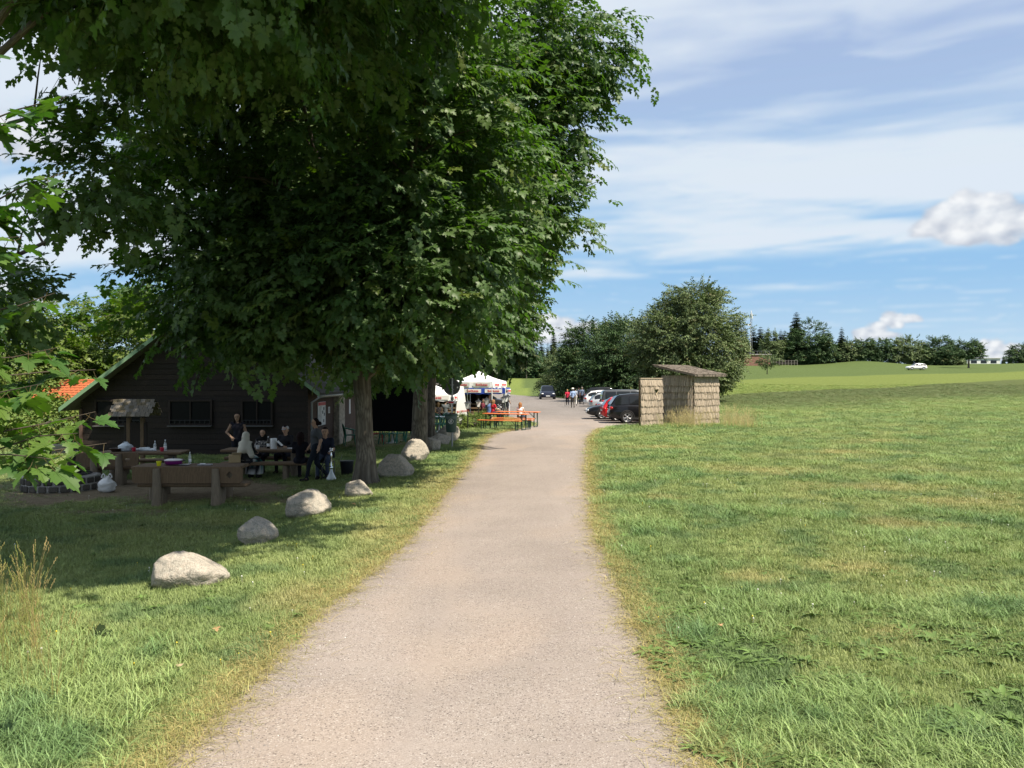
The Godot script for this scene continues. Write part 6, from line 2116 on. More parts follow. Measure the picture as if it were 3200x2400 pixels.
	var pd := thing("paper_plate", "white paper plate near the man in the cap", "plate", on.call(912, 23.4, tt))
	mb = MB.new(); mb.lathe([Vector2(0, 0.004), Vector2(0.10, 0.004), Vector2(0.14, 0.02), Vector2(0.135, 0.022), Vector2(0.09, 0.01), Vector2(0, 0.01)], 16)
	part(pd, "dish", mb, MT["m_white"])
	var bx := thing("cardboard_box", "tilted cardboard box with open flap on the log seat", "box", on.call(733, 22.5, LOW + 0.47), 0.3)
	mb = MB.new(); mb.box(Vector3(0, 0.10, 0), Vector3(0.30, 0.2, 0.22), Basis(Vector3.BACK, 0.0), 0.004)
	part(bx, "carton", mb, mk(0.42, 0.31, 0.17, 0.9))
	mb = MB.new(); mb.box(Vector3(0.05, 0.23, 0.1), Vector3(0.24, 0.006, 0.12), Basis(Vector3.RIGHT, -0.6))
	part(bx, "flap", mb, mk(0.52, 0.42, 0.27, 0.9))

	# fire ring of squared stones
	var fp: Vector3 = g.call(192, 20.7)
	var fr := thing("fire_ring", "round fire pit walled with squared grey stones in mortar", "fire pit", fp)
	var mor := MB.new()
	mor.lathe([Vector2(0.86, -0.05), Vector2(0.86, 0.335), Vector2(0.66, 0.335), Vector2(0.66, 0.0)], 40)
	part(fr, "mortar", mor, textured(mk(0.42, 0.40, 0.37, 0.95), "mottle", 2.0))
	for course in 2:
		for i in 22:
			mb = MB.new()
			var a := TAU * (i + 0.5 * course) / 22.0
			mb.box(Vector3(0, 0, 0), Vector3(0.205 + R(-0.02, 0.012), 0.145 + R(-0.012, 0.01), 0.22), Basis.IDENTITY, 0.022)
			var st := part(fr, "stone", mb, MT["m_stone%d" % (rng.randi() % 3)])
			st.position = Vector3(sin(a) * 0.775, 0.075 + course * 0.168, cos(a) * 0.775)
			st.rotation.y = a
	mb = MB.new(); mb.lathe([Vector2(0, 0.16), Vector2(0.3, 0.15), Vector2(0.66, 0.10)], 20)
	part(fr, "ash_bed", mb, MT["m_soot"])
	var gr := MB.new()
	for i in 17:
		var x := -0.64 + i * 0.08
		var hl := sqrt(maxf(0.0, 0.66 * 0.66 - x * x))
		gr.tube([Vector3(x, 0.37, -hl), Vector3(x, 0.37, hl)], [0.008, 0.008], 5)
	gr.tube(_circle(0.67, 0.37, 28), [0.014], 6, false)
	var grill := thing("grill_grate", "sooty round iron grate lying on the fire ring", "grate", fp + Vector3(0.0, 0.0, 0.0))
	part(grill, "bars", gr, MT["m_soot"])
	for i in 3:
		mb = MB.new()
		mb.tube([Vector3(-0.5 + 0.1 * i, 0.40 + 0.012 * i, -0.25 + 0.2 * i), Vector3(0.42, 0.405 + 0.01 * i, -0.1 + 0.15 * i)], [0.035, 0.03], 7)
		var lg := thing("charred_branch", "burnt black branch lying across the iron grate", "branch", fp, 0, "charred branches on the grate")
		part(lg, "wood", mb, MT["m_soot"])
		mb = MB.new(); mb.tube([Vector3(0.1, 0.41 + 0.012 * i, -0.17 + 0.17 * i), Vector3(0.25, 0.47, -0.1 + 0.17 * i)], [0.014, 0.008], 5)
		part(lg, "stub", mb, MT["m_soot"])
	# scorched upright stump behind
	var sp: Vector3 = g.call(230, 21.75)
	var stp := thing("charred_stump", "scorched upright log stump behind the fire ring", "stump", sp)
	mb = MB.new()
	mb.tube([Vector3(0, -0.1, 0), Vector3(0.01, 0.2, 0), Vector3(-0.01, 0.5, 0.01), Vector3(0.0, 0.66, 0)], [0.19, 0.165, 0.155, 0.15], 12)
	for i in mb.v.size(): mb.v[i] += mb.n[i] * 0.03 * nz.get_noise_3d(mb.v[i].x * 90, mb.v[i].y * 40, mb.v[i].z * 90)
	part(stp, "log", mb, textured(mk(0.075, 0.05, 0.042, 0.9), "mottle", 3.0))
	mb = MB.new(); mb.tube([Vector3(0.05, 0.64, 0.02), Vector3(0.07, 0.74, 0.03)], [0.07, 0.03], 7)
	part(stp, "splinter", mb, MT["m_soot"])
	bag("full white carrier bag with handles standing by fire ring", g.call(333, 20.1), Vector3(0.19, 0.36, 0.15), 3, true, Color(0.74, 0.74, 0.73))
	bag("thin translucent bag lying on the stone rim", on.call(102, 20.8, LOW + 0.34), Vector3(0.22, 0.17, 0.14), 9, false, Color(0.66, 0.68, 0.66))
	# logs and slabs in the garden grass
	for e in [[200, 30.5, 0.5, "long pale timber beam lying in the garden grass"], [215, 34.0, -0.2, "grey stone slab lying beside the hut corner"]]:
		var q: Vector3 = g.call(e[0], e[1])
		mb = MB.new(); mb.box(Vector3(0, 0.25, 0), Vector3(1.3, 0.24, 0.45), Basis(Vector3.BACK, 0.08), 0.04)
		var tb := thing("timber_beam" if e[2] > 0 else "stone_slab", e[3], "beam" if e[2] > 0 else "slab", q, e[2])
		part(tb, "block", mb, MT["m_grey_wood"] if e[2] > 0 else MT["m_rock"])
		mb = MB.new(); mb.box(Vector3(0.1, 0.06, 0.02), Vector3(1.0, 0.14, 0.36), Basis.IDENTITY, 0.03)
		part(tb, "support", mb, MT["m_grey_wood"])

	# water pipe and black bucket
	var hk := thing("water_pipe", "tall water pipe with clear glass vase on the grass", "hookah", g.call(1035, 22.0))
	mb = MB.new(); mb.lathe([Vector2(0.0, 0.0), Vector2(0.12, 0.01), Vector2(0.13, 0.05), Vector2(0.07, 0.16), Vector2(0.035, 0.25), Vector2(0.03, 0.3)], 16)
	part(hk, "vase", mb, mk(0.62, 0.68, 0.70, 0.08))
	mb = MB.new(); mb.lathe([Vector2(0.03, 0.29), Vector2(0.05, 0.33), Vector2(0.02, 0.38), Vector2(0.018, 0.6), Vector2(0.03, 0.64), Vector2(0.015, 0.68), Vector2(0.015, 0.74)], 12)
	part(hk, "stem", mb, MT["m_chrome"])
	mb = MB.new(); mb.lathe([Vector2(0.02, 0.74), Vector2(0.09, 0.745), Vector2(0.092, 0.755), Vector2(0.03, 0.755), Vector2(0.045, 0.80), Vector2(0.05, 0.84), Vector2(0, 0.845)], 14)
	part(hk, "bowl", mb, MT["m_chrome"])
	mb = MB.new(); mb.tube([Vector3(0, 0.36, 0.03), Vector3(-0.15, 0.40, 0.12), Vector3(-0.28, 0.2, 0.05), Vector3(-0.25, 0.05, -0.1), Vector3(-0.30, 0.35, -0.25), Vector3(-0.2, 0.6, -0.35)], [0.014], 7, false)
	part(hk, "hose", mb, MT["m_black_metal"])
	var bk := thing("black_bucket", "black bucket with wire handle beside the pale patched maple trunk", "bucket", g.call(1084, 23.0))
	mb = MB.new(); mb.lathe([Vector2(0, 0.0), Vector2(0.15, 0.0), Vector2(0.185, 0.37), Vector2(0.195, 0.375), Vector2(0.195, 0.39), Vector2(0.18, 0.385), Vector2(0.14, 0.02), Vector2(0, 0.015)], 18)
	part(bk, "pail", mb, mk(0.015, 0.016, 0.022, 0.35))
	mb = MB.new(); mb.lathe([Vector2(0.0, 0.395), Vector2(0.19, 0.39), Vector2(0.196, 0.38)], 18)
	part(bk, "lid", mb, mk(0.10, 0.11, 0.12, 0.4))
	mb = MB.new(); mb.tube([Vector3(-0.19, 0.37, 0), Vector3(-0.15, 0.46, 0.02), Vector3(-0.13, 0.55, 0.02)], [0.006], 5)
	part(bk, "handle", mb, MT["m_grey_metal"])
	# folding chair of the young man
	var ch := thing("folding_chair", "low dark folding chair under the young man", "chair", g.call(1016, 23.0), 0.0)
	mb = MB.new(); mb.box(Vector3(0, 0.42, 0), Vector3(0.44, 0.03, 0.42), Basis.IDENTITY, 0.01)
	part(ch, "seat", mb, MT["m_black_metal"])
	mb = MB.new(); mb.box(Vector3(0, 0.68, -0.24), Vector3(0.44, 0.34, 0.02), Basis(Vector3.RIGHT, -0.2), 0.008)
	part(ch, "backrest", mb, MT["m_black_metal"])
	for x in [-0.21, 0.21]:
		for z in [-0.2, 0.2]:
			mb = MB.new(); mb.tube([Vector3(x, 0.0, z), Vector3(x, 0.42, z * 0.9)], [0.014, 0.014], 6)
			part(ch, "leg", mb, MT["m_grey_metal"])

	# the people round the table
	var G := "picnickers at the log table"
	var dark := Color(0.02, 0.02, 0.03)
	var c := 0.02
	person("standing woman in sleeveless dark dress with hand on hip", g.call(742, 24.9), 0.1, 1.66, "stand", {"top": dark, "pants": dark, "sleeve": 0.0, "hairdo": "long", "skin": Color(0.34, 0.22, 0.16)}, {"elr": Vector3(-0.10, 0.02, -0.05), "wrr": Vector3(0.08, 0.10, 0.02), "ell": Vector3(0.02, 0, 0.02)}, c, G)
	person("seated woman in long white headscarf seen from behind", g.call(768, 22.6), PI - 0.25, 1.62, "sit", {"top": Color(0.02, 0.02, 0.022), "pants": Color(0.03, 0.03, 0.035), "sleeve": 1.0, "hairdo": "scarf", "scarf": Color(0.52, 0.49, 0.41), "cape": true, "skirt": true}, {}, c, G)
	person("seated woman with black headscarf and floral top", g.call(822, 24.4), 0.0, 1.58, "sit", {"top": Color(0.05, 0.05, 0.055), "pattern": Color(0.36, 0.33, 0.30), "pants": dark, "sleeve": 1.0, "hairdo": "scarf", "scarf": Color(0.012, 0.012, 0.014)}, {}, c, G)
	person("seated man in pale cap and dark jacket", g.call(893, 24.4), -0.1, 1.72, "sit", {"top": Color(0.025, 0.025, 0.03), "pants": dark, "sleeve": 1.0, "hairdo": "short", "cap": Color(0.36, 0.36, 0.37)}, {}, c, G)
	person("seated person with long dark hair seen from behind", g.call(938, 22.6), PI, 1.62, "sit", {"top": Color(0.014, 0.014, 0.016), "pants": dark, "sleeve": 1.0, "hairdo": "long", "hair": Color(0.02, 0.014, 0.012)}, {}, c, G)
	person("woman in grey shirt walking with dark trousers and sneakers", g.call(988, 22.2), -1.25, 1.62, "walk", {"top": Color(0.075, 0.08, 0.088), "pants": Color(0.018, 0.02, 0.03), "sleeve": 0.45, "hairdo": "bun", "wide": 1.22, "shoe": Color(0.03, 0.03, 0.03)}, {}, c, G)
	person("young man in navy shirt sitting on folding chair", g.call(1016, 22.9), 0.05, 1.74, "sit", {"top": Color(0.02, 0.026, 0.042), "pants": Color(0.05, 0.065, 0.10), "sleeve": 0.45, "hairdo": "short"}, {"wrl": Vector3(0.06, -0.05, -0.02)}, c, G)

func _circle(r: float, y: float, n: int) -> Array:
	var a := []
	for i in n + 1: a.append(Vector3(cos(TAU * i / n) * r, y, sin(TAU * i / n) * r))
	return a

# ---------------------------------------------------------------- cars
var SHAPES := {
	"suv": [[[-0.5, 0.50], [-0.492, 0.86], [-0.47, 0.98], [-0.30, 1.03], [0.15, 1.00], [0.24, 0.99], [0.42, 0.90], [0.485, 0.74], [0.5, 0.52]], [[-0.485, 1.00], [-0.42, 1.45], [-0.36, 1.58], [-0.2, 1.65], [0.0, 1.66], [0.08, 1.61], [0.25, 0.98]], [-0.27, -0.05, 0.14], 0.34],
	"wagon": [[[-0.5, 0.48], [-0.492, 0.76], [-0.47, 0.86], [-0.3, 0.92], [0.15, 0.90], [0.25, 0.88], [0.43, 0.76], [0.487, 0.62], [0.5, 0.45]], [[-0.48, 0.88], [-0.43, 1.18], [-0.36, 1.36], [-0.2, 1.45], [0.0, 1.47], [0.06, 1.44], [0.26, 0.88]], [-0.26, -0.05, 0.13], 0.31],
	"sedan": [[[-0.5, 0.50], [-0.492, 0.78], [-0.46, 0.93], [-0.33, 0.96], [0.1, 0.92], [0.24, 0.89], [0.42, 0.75], [0.485, 0.60], [0.5, 0.42]], [[-0.37, 0.94], [-0.26, 1.22], [-0.16, 1.38], [-0.05, 1.43], [0.02, 1.42], [0.08, 1.37], [0.26, 0.89]], [-0.20, -0.02, 0.13], 0.31],
	"box": [[[-0.5, 0.55], [-0.495, 0.95], [-0.48, 1.05], [-0.3, 1.08], [0.15, 1.06], [0.26, 1.04], [0.45, 1.00], [0.49, 0.85], [0.5, 0.55]], [[-0.49, 1.06], [-0.475, 1.55], [-0.44, 1.68], [-0.2, 1.73], [0.05, 1.73], [0.12, 1.68], [0.22, 1.05]], [-0.26, -0.04, 0.11], 0.36]}

func along(l: Array, x: float) -> float:
	if x <= l[0][0]: return l[0][1]
	for i in range(1, l.size()):
		if x <= l[i][0]:
			return lerpf(l[i - 1][1], l[i][1], (x - l[i - 1][0]) / (l[i][0] - l[i - 1][0]))
	return l[-1][1]

func car(nm: String, label: String, at: Vector3, yaw: float, shape: String, L: float, W: float, m: Material, group: String, glass := "m_glass_dark") -> Node3D:
	var t := thing(nm, label, "car", at, yaw, group)
	var low: Array = SHAPES[shape][0]; var gh: Array = SHAPES[shape][1]; var pil: Array = SHAPES[shape][2]; var wr: float = SHAPES[shape][3]
	var hw := func(x: float) -> float: return W * 0.5 * (1.0 - 0.14 * pow(absf(2.0 * x), 5.0))
	var mb := MB.new()
	var rows := []
	var xs := []
	for i in 41: xs.append(-0.5 + i / 40.0)
	for i in xs.size():
		var x: float = xs[i]
		var w: float = hw.call(x)
		var tl := along(low, x)
		var yb := 0.20 + 0.14 * pow(absf(2.0 * x), 8.0)
		var h := tl - yb
		var half := [[0.0, yb], [w * 0.86, yb], [w * 0.95, yb + h * 0.10], [w, yb + h * 0.32], [w * 0.995, yb + h * 0.62], [w * 0.965, yb + h * 0.9], [w * 0.89, tl], [w * 0.45, tl + 0.02], [0.0, tl + 0.028]]
		if i == 0 or i == 40:
			for k in half.size(): half[k] = [half[k][0] * 0.6, lerpf(half[k][1], (yb + tl) * 0.5, 0.4)]
		var row := PackedVector3Array()
		for p in half: row.append(Vector3(x * L, p[1], p[0]))
		for k in range(half.size() - 2, 0, -1): row.append(Vector3(x * L, half[k][1], -half[k][0]))
		rows.append(row)
	mb.grid(rows, true, Vector3(0, 0.6, 0))
	for e in [0, 40]:
		var c := Vector3(xs[e] * L, 0.5, 0)
		for k in rows[e].size():
			var a: Vector3 = rows[e][k]; var b: Vector3 = rows[e][(k + 1) % rows[e].size()]
			mb._out3(c, a, b, Vector3(xs[e], 0, 0))
	var gx0: float = gh[0][0]; var gx1: float = gh[-1][0]
	var side := func(x: float, v: float, s: float, o: float) -> Vector3:
		var w: float = hw.call(x)
		var tl := along(low, x) - 0.02
		var tp := maxf(along(gh, x), tl + 0.01)
		return Vector3(x * L, lerpf(tl, tp - 0.05 * minf(1.0, (tp - tl) * 3.0), v), s * (lerpf(w * 0.90, w * 0.73, v) + o))
	rows = []
	for i in 37:
		var x := lerpf(gx0, gx1, i / 36.0)
		var row := PackedVector3Array()
		for v in [0.0, 0.5, 1.0]: row.append(side.call(x, v, 1.0, 0.0))
		var tp := maxf(along(gh, x), along(low, x))
		var wt: float = hw.call(x) * 0.73
		row.append(Vector3(x * L, tp - 0.004, wt * 0.8)); row.append(Vector3(x * L, tp + 0.015, 0)); row.append(Vector3(x * L, tp - 0.004, -wt * 0.8))
		for v in [1.0, 0.5, 0.0]: row.append(side.call(x, v, -1.0, 0.0))
		rows.append(row)
	mb.grid(rows, false, Vector3(0, 0.8, 0))
	part(t, "body", mb, m)
	# side glass between the pillars
	var stops := [gx0 + 0.05] + pil + [gx1 - 0.035]
	for s in [-1.0, 1.0]:
		for k in stops.size() - 1:
			var a: float = stops[k] + 0.008; var b: float = stops[k + 1] - 0.008
			if k == stops.size() - 2 and b - a < 0.05: continue
			var q := MB.new()
			var rr := []
			for i in 7:
				var x := lerpf(a, b, i / 6.0)
				var row := PackedVector3Array()
				for v in [0.10, 0.5, 0.88]: row.append(side.call(x, v, s, 0.012))
				rr.append(row)
			q.grid(rr, false, Vector3(0, 0.8, 0))
			part(t, "window", q, MT[glass])
	for e in 2:      # windscreen and rear window
		var xa: float = gh[-1][0] - 0.01 if e == 0 else gh[0][0] + 0.006
		var xb: float = gh[-2][0] + 0.012 if e == 0 else gh[2][0] - 0.01
		var q := MB.new()
		var rr := []
		for i in 6:
			var x := lerpf(xa, xb, i / 5.0)
			var wt: float = hw.call(x) * lerpf(0.80, 0.64, i / 5.0)
			var y := maxf(along(gh, x), along(low, x)) + 0.022
			rr.append(PackedVector3Array([Vector3(x * L, y - 0.012, -wt), Vector3(x * L, y, 0), Vector3(x * L, y - 0.012, wt)]))
		q.grid(rr, false, Vector3(0, 0.5, 0))
		part(t, "windscreen" if e == 0 else "rear_window", q, MT[glass])
	# lamps, plates, mirrors, bumper strip
	var w0: float = hw.call(0.48)
	for s in [-1.0, 1.0]:
		var q := MB.new(); q.ell(Vector3(L * 0.468, along(low, 0.468) - 0.10, s * w0 * 0.80), Vector3(0.13, 0.075, 0.17), Basis(Vector3.UP, -s * 0.5), 10, 6)
		part(t, "headlight", q, MT["m_lamp_glass"])
		q = MB.new(); q.ell(Vector3(-L * 0.474, along(low, -0.474) - 0.12, s * w0 * 0.86), Vector3(0.11, 0.10, 0.15), Basis(Vector3.UP, s * 0.4), 10, 6)
		part(t, "taillight", q, MT["m_red_glass"])
		q = MB.new(); q.ell(Vector3(L * 0.17, along(low, 0.17) + 0.09, s * (W * 0.5 + 0.07)), Vector3(0.07, 0.075, 0.11), Basis.IDENTITY, 8, 6)
		part(t, "mirror", q, m)
		q = MB.new(); q.box(Vector3(0, 0.27, s * W * 0.495), Vector3(L * 0.52, 0.10, 0.05), Basis.IDENTITY, 0.015)
		part(t, "sill", q, MT["m_rubber"])
	var gq := MB.new(); gq.box(Vector3(L * 0.487, along(low, 0.487) - 0.16, 0), Vector3(0.06, 0.13, W * 0.42), Basis.IDENTITY, 0.02)
	part(t, "grille", gq, MT["m_black_metal"])
	for e in [[0.497, 0.42], [-0.497, 0.62]]:
		gq = MB.new(); gq.box(Vector3(L * e[0], e[1], 0), Vector3(0.03, 0.11, 0.50), Basis.IDENTITY, 0.005)
		part(t, "number_plate", gq, MT["m_white_metal"])
	for x in [-0.295, 0.305]:
		for s in [-1.0, 1.0]:
			var c := Vector3(x * L, wr, s * (W * 0.5 - 0.095))
			var turn := Transform3D(Basis(Vector3.RIGHT, PI / 2 * s), c)
			var q := MB.new()
			q.lathe([Vector2(wr * 0.66, -0.1), Vector2(wr * 0.95, -0.105), Vector2(wr, -0.07), Vector2(wr, 0.07), Vector2(wr * 0.95, 0.108), Vector2(wr * 0.68, 0.112), Vector2(wr * 0.66, 0.08)], 26, turn)
			var wh := part(t, "wheel", q, MT["m_rubber"])
			q = MB.new()
			q.lathe([Vector2(wr * 0.7, 0.10), Vector2(wr * 0.66, 0.112), Vector2(wr * 0.62, 0.09), Vector2(wr * 0.6, 0.05)], 26, turn)
			q.lathe([Vector2(wr * 0.16, 0.07), Vector2(wr * 0.15, 0.105), Vector2(0, 0.11)], 12, turn)
			for k in 5:
				var a := TAU * k / 5.0 + 0.3
				for da in [-0.1, 0.1]:
					var p0 := turn * (Vector3(cos(a), 0, sin(a)) * wr * 0.13 + Vector3.UP * 0.092)
					var p1 := turn * (Vector3(cos(a + da * 1.6), 0, sin(a + da * 1.6)) * wr * 0.64 + Vector3.UP * 0.10)
					q.tube([p0, p1], [0.022, 0.018], 5)
			part(wh, "rim", q, MT["m_rim"])
			q = MB.new()
			q.lathe([Vector2(0, 0.04), Vector2(wr * 0.6, 0.04)], 18, turn)
			part(wh, "brake_disc", q, mk(0.16, 0.16, 0.17, 0.5, 0.6))
			# dark rim of the wheel arch
			q = MB.new()
			var pts := []
			for k in 13:
				var a := PI * k / 12.0
				pts.append(Vector3(c.x + cos(a) * wr * 1.13, wr * 0.95 + sin(a) * wr * 1.13, s * (W * 0.5 - 0.01)))
			q.tube(pts, [0.03], 5, false)
			part(t, "wheel_arch", q, MT["m_rubber"])
	return t

func make_cars() -> void:
	var G := "cars parked nose in along the trees"
	var at := func(x: float, d: float) -> Vector3: return Vector3(x, H(x, -d) + 0.012, -d)
	car("parked_car", "large black sport utility car with bright spoked wheels beside shed", at.call(7.68, 47.4), 0.0, "suv", 4.7, 1.9, paint(0.006, 0.006, 0.008), G)
	car("parked_car", "bright red hatchback squeezed between the two black cars", at.call(7.2, 49.95), 0.0, "wagon", 3.95, 1.72, paint(0.55, 0.012, 0.018), G)
	car("parked_car", "black saloon with round headlamps parked nose out", at.call(6.85, 52.35), PI, "sedan", 4.6, 1.8, paint(0.007, 0.008, 0.011), G)
	car("parked_car", "silver saloon with dark red tail lamps behind red car", at.call(7.7, 55.1), 0.0, "sedan", 4.5, 1.78, paint(0.50, 0.52, 0.54, 0.5), G)
	car("parked_car", "boxy dark grey off road car with high flat roof", at.call(8.2, 58.4), 0.0, "box", 4.3, 1.85, paint(0.07, 0.075, 0.08, 0.4), G)
	car("parked_car", "silver estate car beside the walking couple", at.call(8.3, 66.2), 0.0, "wagon", 4.6, 1.78, paint(0.52, 0.54, 0.56, 0.5), G)
	car("parked_car", "white estate car parked just beyond the silver one", at.call(8.7, 76.6), 0.0, "wagon", 4.5, 1.8, paint(0.72, 0.73, 0.74), G)
	car("parked_car", "black tall car at the far end of the row", at.call(9.6, 86.2), 0.0, "suv", 4.7, 1.9, paint(0.008, 0.009, 0.011), G)
	var d := 105.0
	car("oncoming_car", "dark blue sport utility car driving towards the walkers", at.call(4.35, d), -PI / 2, "suv", 4.5, 1.88, paint(0.008, 0.012, 0.03), "")
	car("parked_car", "dark car half hidden behind lamp posts and pavilion", at.call(-2.3, 68.0), 0.0, "wagon", 4.3, 1.75, paint(0.02, 0.02, 0.025), "")
	d = 200.0
	var c := car("distant_car", "white estate car on the lane across the far field", at.call(95.0, d), PI, "wagon", 4.6, 1.8, paint(0.78, 0.79, 0.80), "")
	c.position.y += 0.05
	# walkers
	G = "people walking up the car park"
	var p := func(px: float, dd: float) -> Vector3:
		var x: float = (px - 1600.0) / F * dd
		return Vector3(x, H(x, -dd) + 0.015, -dd)
	var cell := 0.03
	person("woman in red top and black trousers walking with poles", p.call(1773, 76.0), PI, 1.52, "walk", {"top": Color(0.45, 0.03, 0.06), "pants": Color(0.015, 0.015, 0.02), "sleeve": 0.4, "hair": Color(0.30, 0.20, 0.10), "shoe": Color(0.3, 0.3, 0.3)}, {}, cell, G)
	person("man in light blue shirt and pale straw hat", p.call(1790, 72.5), PI, 1.68, "walk", {"top": Color(0.28, 0.38, 0.58), "pants": Color(0.085, 0.075, 0.065), "sleeve": 0.8, "hat": Color(0.74, 0.70, 0.60), "wide": 1.12}, {}, cell, G)
	person("person in pale trousers beside the man with straw hat", p.call(1798, 78.0), PI, 1.60, "walk", {"top": Color(0.30, 0.34, 0.42), "pants": Color(0.5, 0.49, 0.46), "sleeve": 0.5}, {}, cell, G)
	person("stout man in dark blue shirt near the white estate car", p.call(1808, 83.0), PI, 1.66, "walk", {"top": Color(0.05, 0.06, 0.09), "pants": Color(0.02, 0.022, 0.03), "sleeve": 0.5, "wide": 1.2}, {}, cell, G)
	person("grey haired man in slate blue shirt beside the stout man", p.call(1819, 82.5), PI, 1.68, "walk", {"top": Color(0.12, 0.15, 0.22), "pants": Color(0.025, 0.027, 0.035), "sleeve": 0.5, "hair": Color(0.2, 0.18, 0.16), "wide": 1.1}, {}, cell, G)
	for s in [-0.26, 0.22]:
		var q := MB.new()
		var b: Vector3 = p.call(1773, 76.0)
		q.tube([Vector3.ZERO, Vector3(0.02, 1.05, 0.12)], [0.012, 0.014], 5)
		var wpole := thing("walking_pole", "thin walking pole held by the woman in red", "pole", b + Vector3(s, 0, 0.15), 0, "walking poles")
		part(wpole, "shaft", q, MT["m_grey_metal"])
		q = MB.new(); q.tube([Vector3(0.02, 1.02, 0.12), Vector3(0.02, 1.14, 0.13)], [0.022, 0.02], 6)
		part(wpole, "grip", q, MT["m_black_metal"])

# ---------------------------------------------------------------- beer garden
var SERIF: SystemFont
func lettering(par: Node3D, txt: String, size: float, m: Material, at: Vector3, yaw: float) -> MeshInstance3D:
	if SERIF == null:
		SERIF = SystemFont.new()
		SERIF.font_names = PackedStringArray(["Droid Serif"])
		SERIF.font_weight = 700
		SERIF.font_italic = true
	var tm := TextMesh.new()
	tm.text = txt
	tm.font = SERIF
	tm.font_size = 48
	tm.pixel_size = size / 48.0
	tm.depth = 0.006
	tm.curve_step = 4.0
	tm.material = m
	var o := MeshInstance3D.new()
	o.name = "lettering"
	o.mesh = tm
	par.add_child(o, true)
	o.position = at
	o.rotation.y = yaw
	return o

func pavilion(nm: String, label: String, at: Vector3, yaw: float, sx: float, sz: float, eave: float, apex: float, val: float, cloth: Material, band: Material, txt: String) -> Node3D:
	var t := thing(nm, label, "pavilion", at, yaw)
	var c := [Vector3(-sx, eave, sz), Vector3(sx, eave, sz), Vector3(sx, eave, -sz), Vector3(-sx, eave, -sz)]
	for i in 4: c[i] = Vector3(c[i].x * 0.5, eave, c[i].z * 0.5)
	var mb := MB.new()
	for i in 4:
		var a: Vector3 = c[i]; var b: Vector3 = c[(i + 1) % 4]
		var rows := []
		for r in 7:
			var u := r / 6.0
			var row := PackedVector3Array()
			for k in 9:
				var v := k / 8.0
				var p := a.lerp(b, v).lerp(Vector3(0, apex, 0), u)
				p.y -= 0.10 * sin(u * PI) * (1.0 - 0.5 * absf(v - 0.5)) + 0.03 * sin(v * PI) * (1.0 - u)
				row.append(p)
			rows.append(row)
		mb.grid(rows, false, Vector3(0, eave - 1.5, 0))
	var can := part(t, "canopy", mb, cloth)
	for i in 4:
		var a: Vector3 = c[i]; var b: Vector3 = c[(i + 1) % 4]
		var q := MB.new()
		var out := ((a + b) * 0.5 * Vector3(1, 0, 1)).normalized()
		var r1 := PackedVector3Array(); var r2 := PackedVector3Array()
		for k in 25:
			var v := k / 24.0
			var p := a.lerp(b, v)
			p.y -= 0.03 * sin(v * PI)
			r1.append(p + out * 0.004)
			r2.append(p + Vector3(0, -val + 0.025 * cos(v * TAU * 4.0), 0) + out * (0.03 + 0.02 * sin(v * 17.0)))
		q.grid([r1, r2], false, Vector3(0, eave, 0))
		var va := part(can, "valance", q, band)
		if txt:
			var n := 2 if a.distance_to(b) > 1.6 else 1
			for k in n:
				var v := (k + 0.5) / n
				var p := a.lerp(b, v) + Vector3(0, -val * 0.52, 0) + out * 0.075
				var panel := MB.new()
				var al := (b - a).normalized()
				panel.box(p - out * 0.012, Vector3(a.distance_to(b) / n * 0.82, val * 0.62, 0.006), Basis(al, Vector3.UP, al.cross(Vector3.UP)))
				part(can, "name_panel", panel, MT["m_panel"])
				lettering(can, txt, val * 0.50, MT["m_brand_red"], p, atan2(out.x, out.z))
	for p in c:
		var q := MB.new()
		q.tube([Vector3(p.x, 0, p.z) * 0.97, Vector3(p.x * 0.97, eave - 0.01, p.z * 0.97)], [0.028, 0.028], 8)
		part(t, "pole", q, MT["m_white_metal"])
	return t

func lantern(label: String, at: Vector3, h: float) -> void:
	var t := thing("garden_lantern", label, "lantern", at, R(-0.3, 0.3), "lanterns on black posts")
	var q := MB.new()
	q.tube([Vector3(0, -0.05, 0), Vector3(0, h - 0.40, 0)], [0.03, 0.024], 8)
	q.lathe([Vector2(0.05, h - 0.42), Vector2(0.085, h - 0.395), Vector2(0.085, h - 0.385), Vector2(0, h - 0.385)], 10)
	part(t, "post", q, MT["m_black_metal"])
	var y0 := h - 0.38; var y1 := h - 0.13
	for i in 4:
		var a := TAU * (i + 0.5) / 4.0
		var b := TAU * (i + 1.5) / 4.0
		var p := [Vector3(cos(a) * 0.10, y0, sin(a) * 0.10), Vector3(cos(b) * 0.10, y0, sin(b) * 0.10), Vector3(cos(b) * 0.165, y1, sin(b) * 0.165), Vector3(cos(a) * 0.165, y1, sin(a) * 0.165)]
		q = MB.new(); q._out4(p[0], p[1], p[2], p[3], Vector3(cos((a + b) / 2), 0, sin((a + b) / 2)))
		part(t, "pane", q, MT["m_milk"])
		q = MB.new(); q.tube([p[0] * Vector3(1.03, 1, 1.03), p[3] * Vector3(1.03, 1, 1.03)], [0.011, 0.011], 5)
		part(t, "frame_bar", q, MT["m_black_metal"])
	q = MB.new()
	q.lathe([Vector2(0.19, y1), Vector2(0.19, y1 + 0.02), Vector2(0.06, y1 + 0.09), Vector2(0.05, y1 + 0.11), Vector2(0.015, y1 + 0.13), Vector2(0, y1 + 0.18)], 4)
	part(t, "roof", q, MT["m_black_metal"])

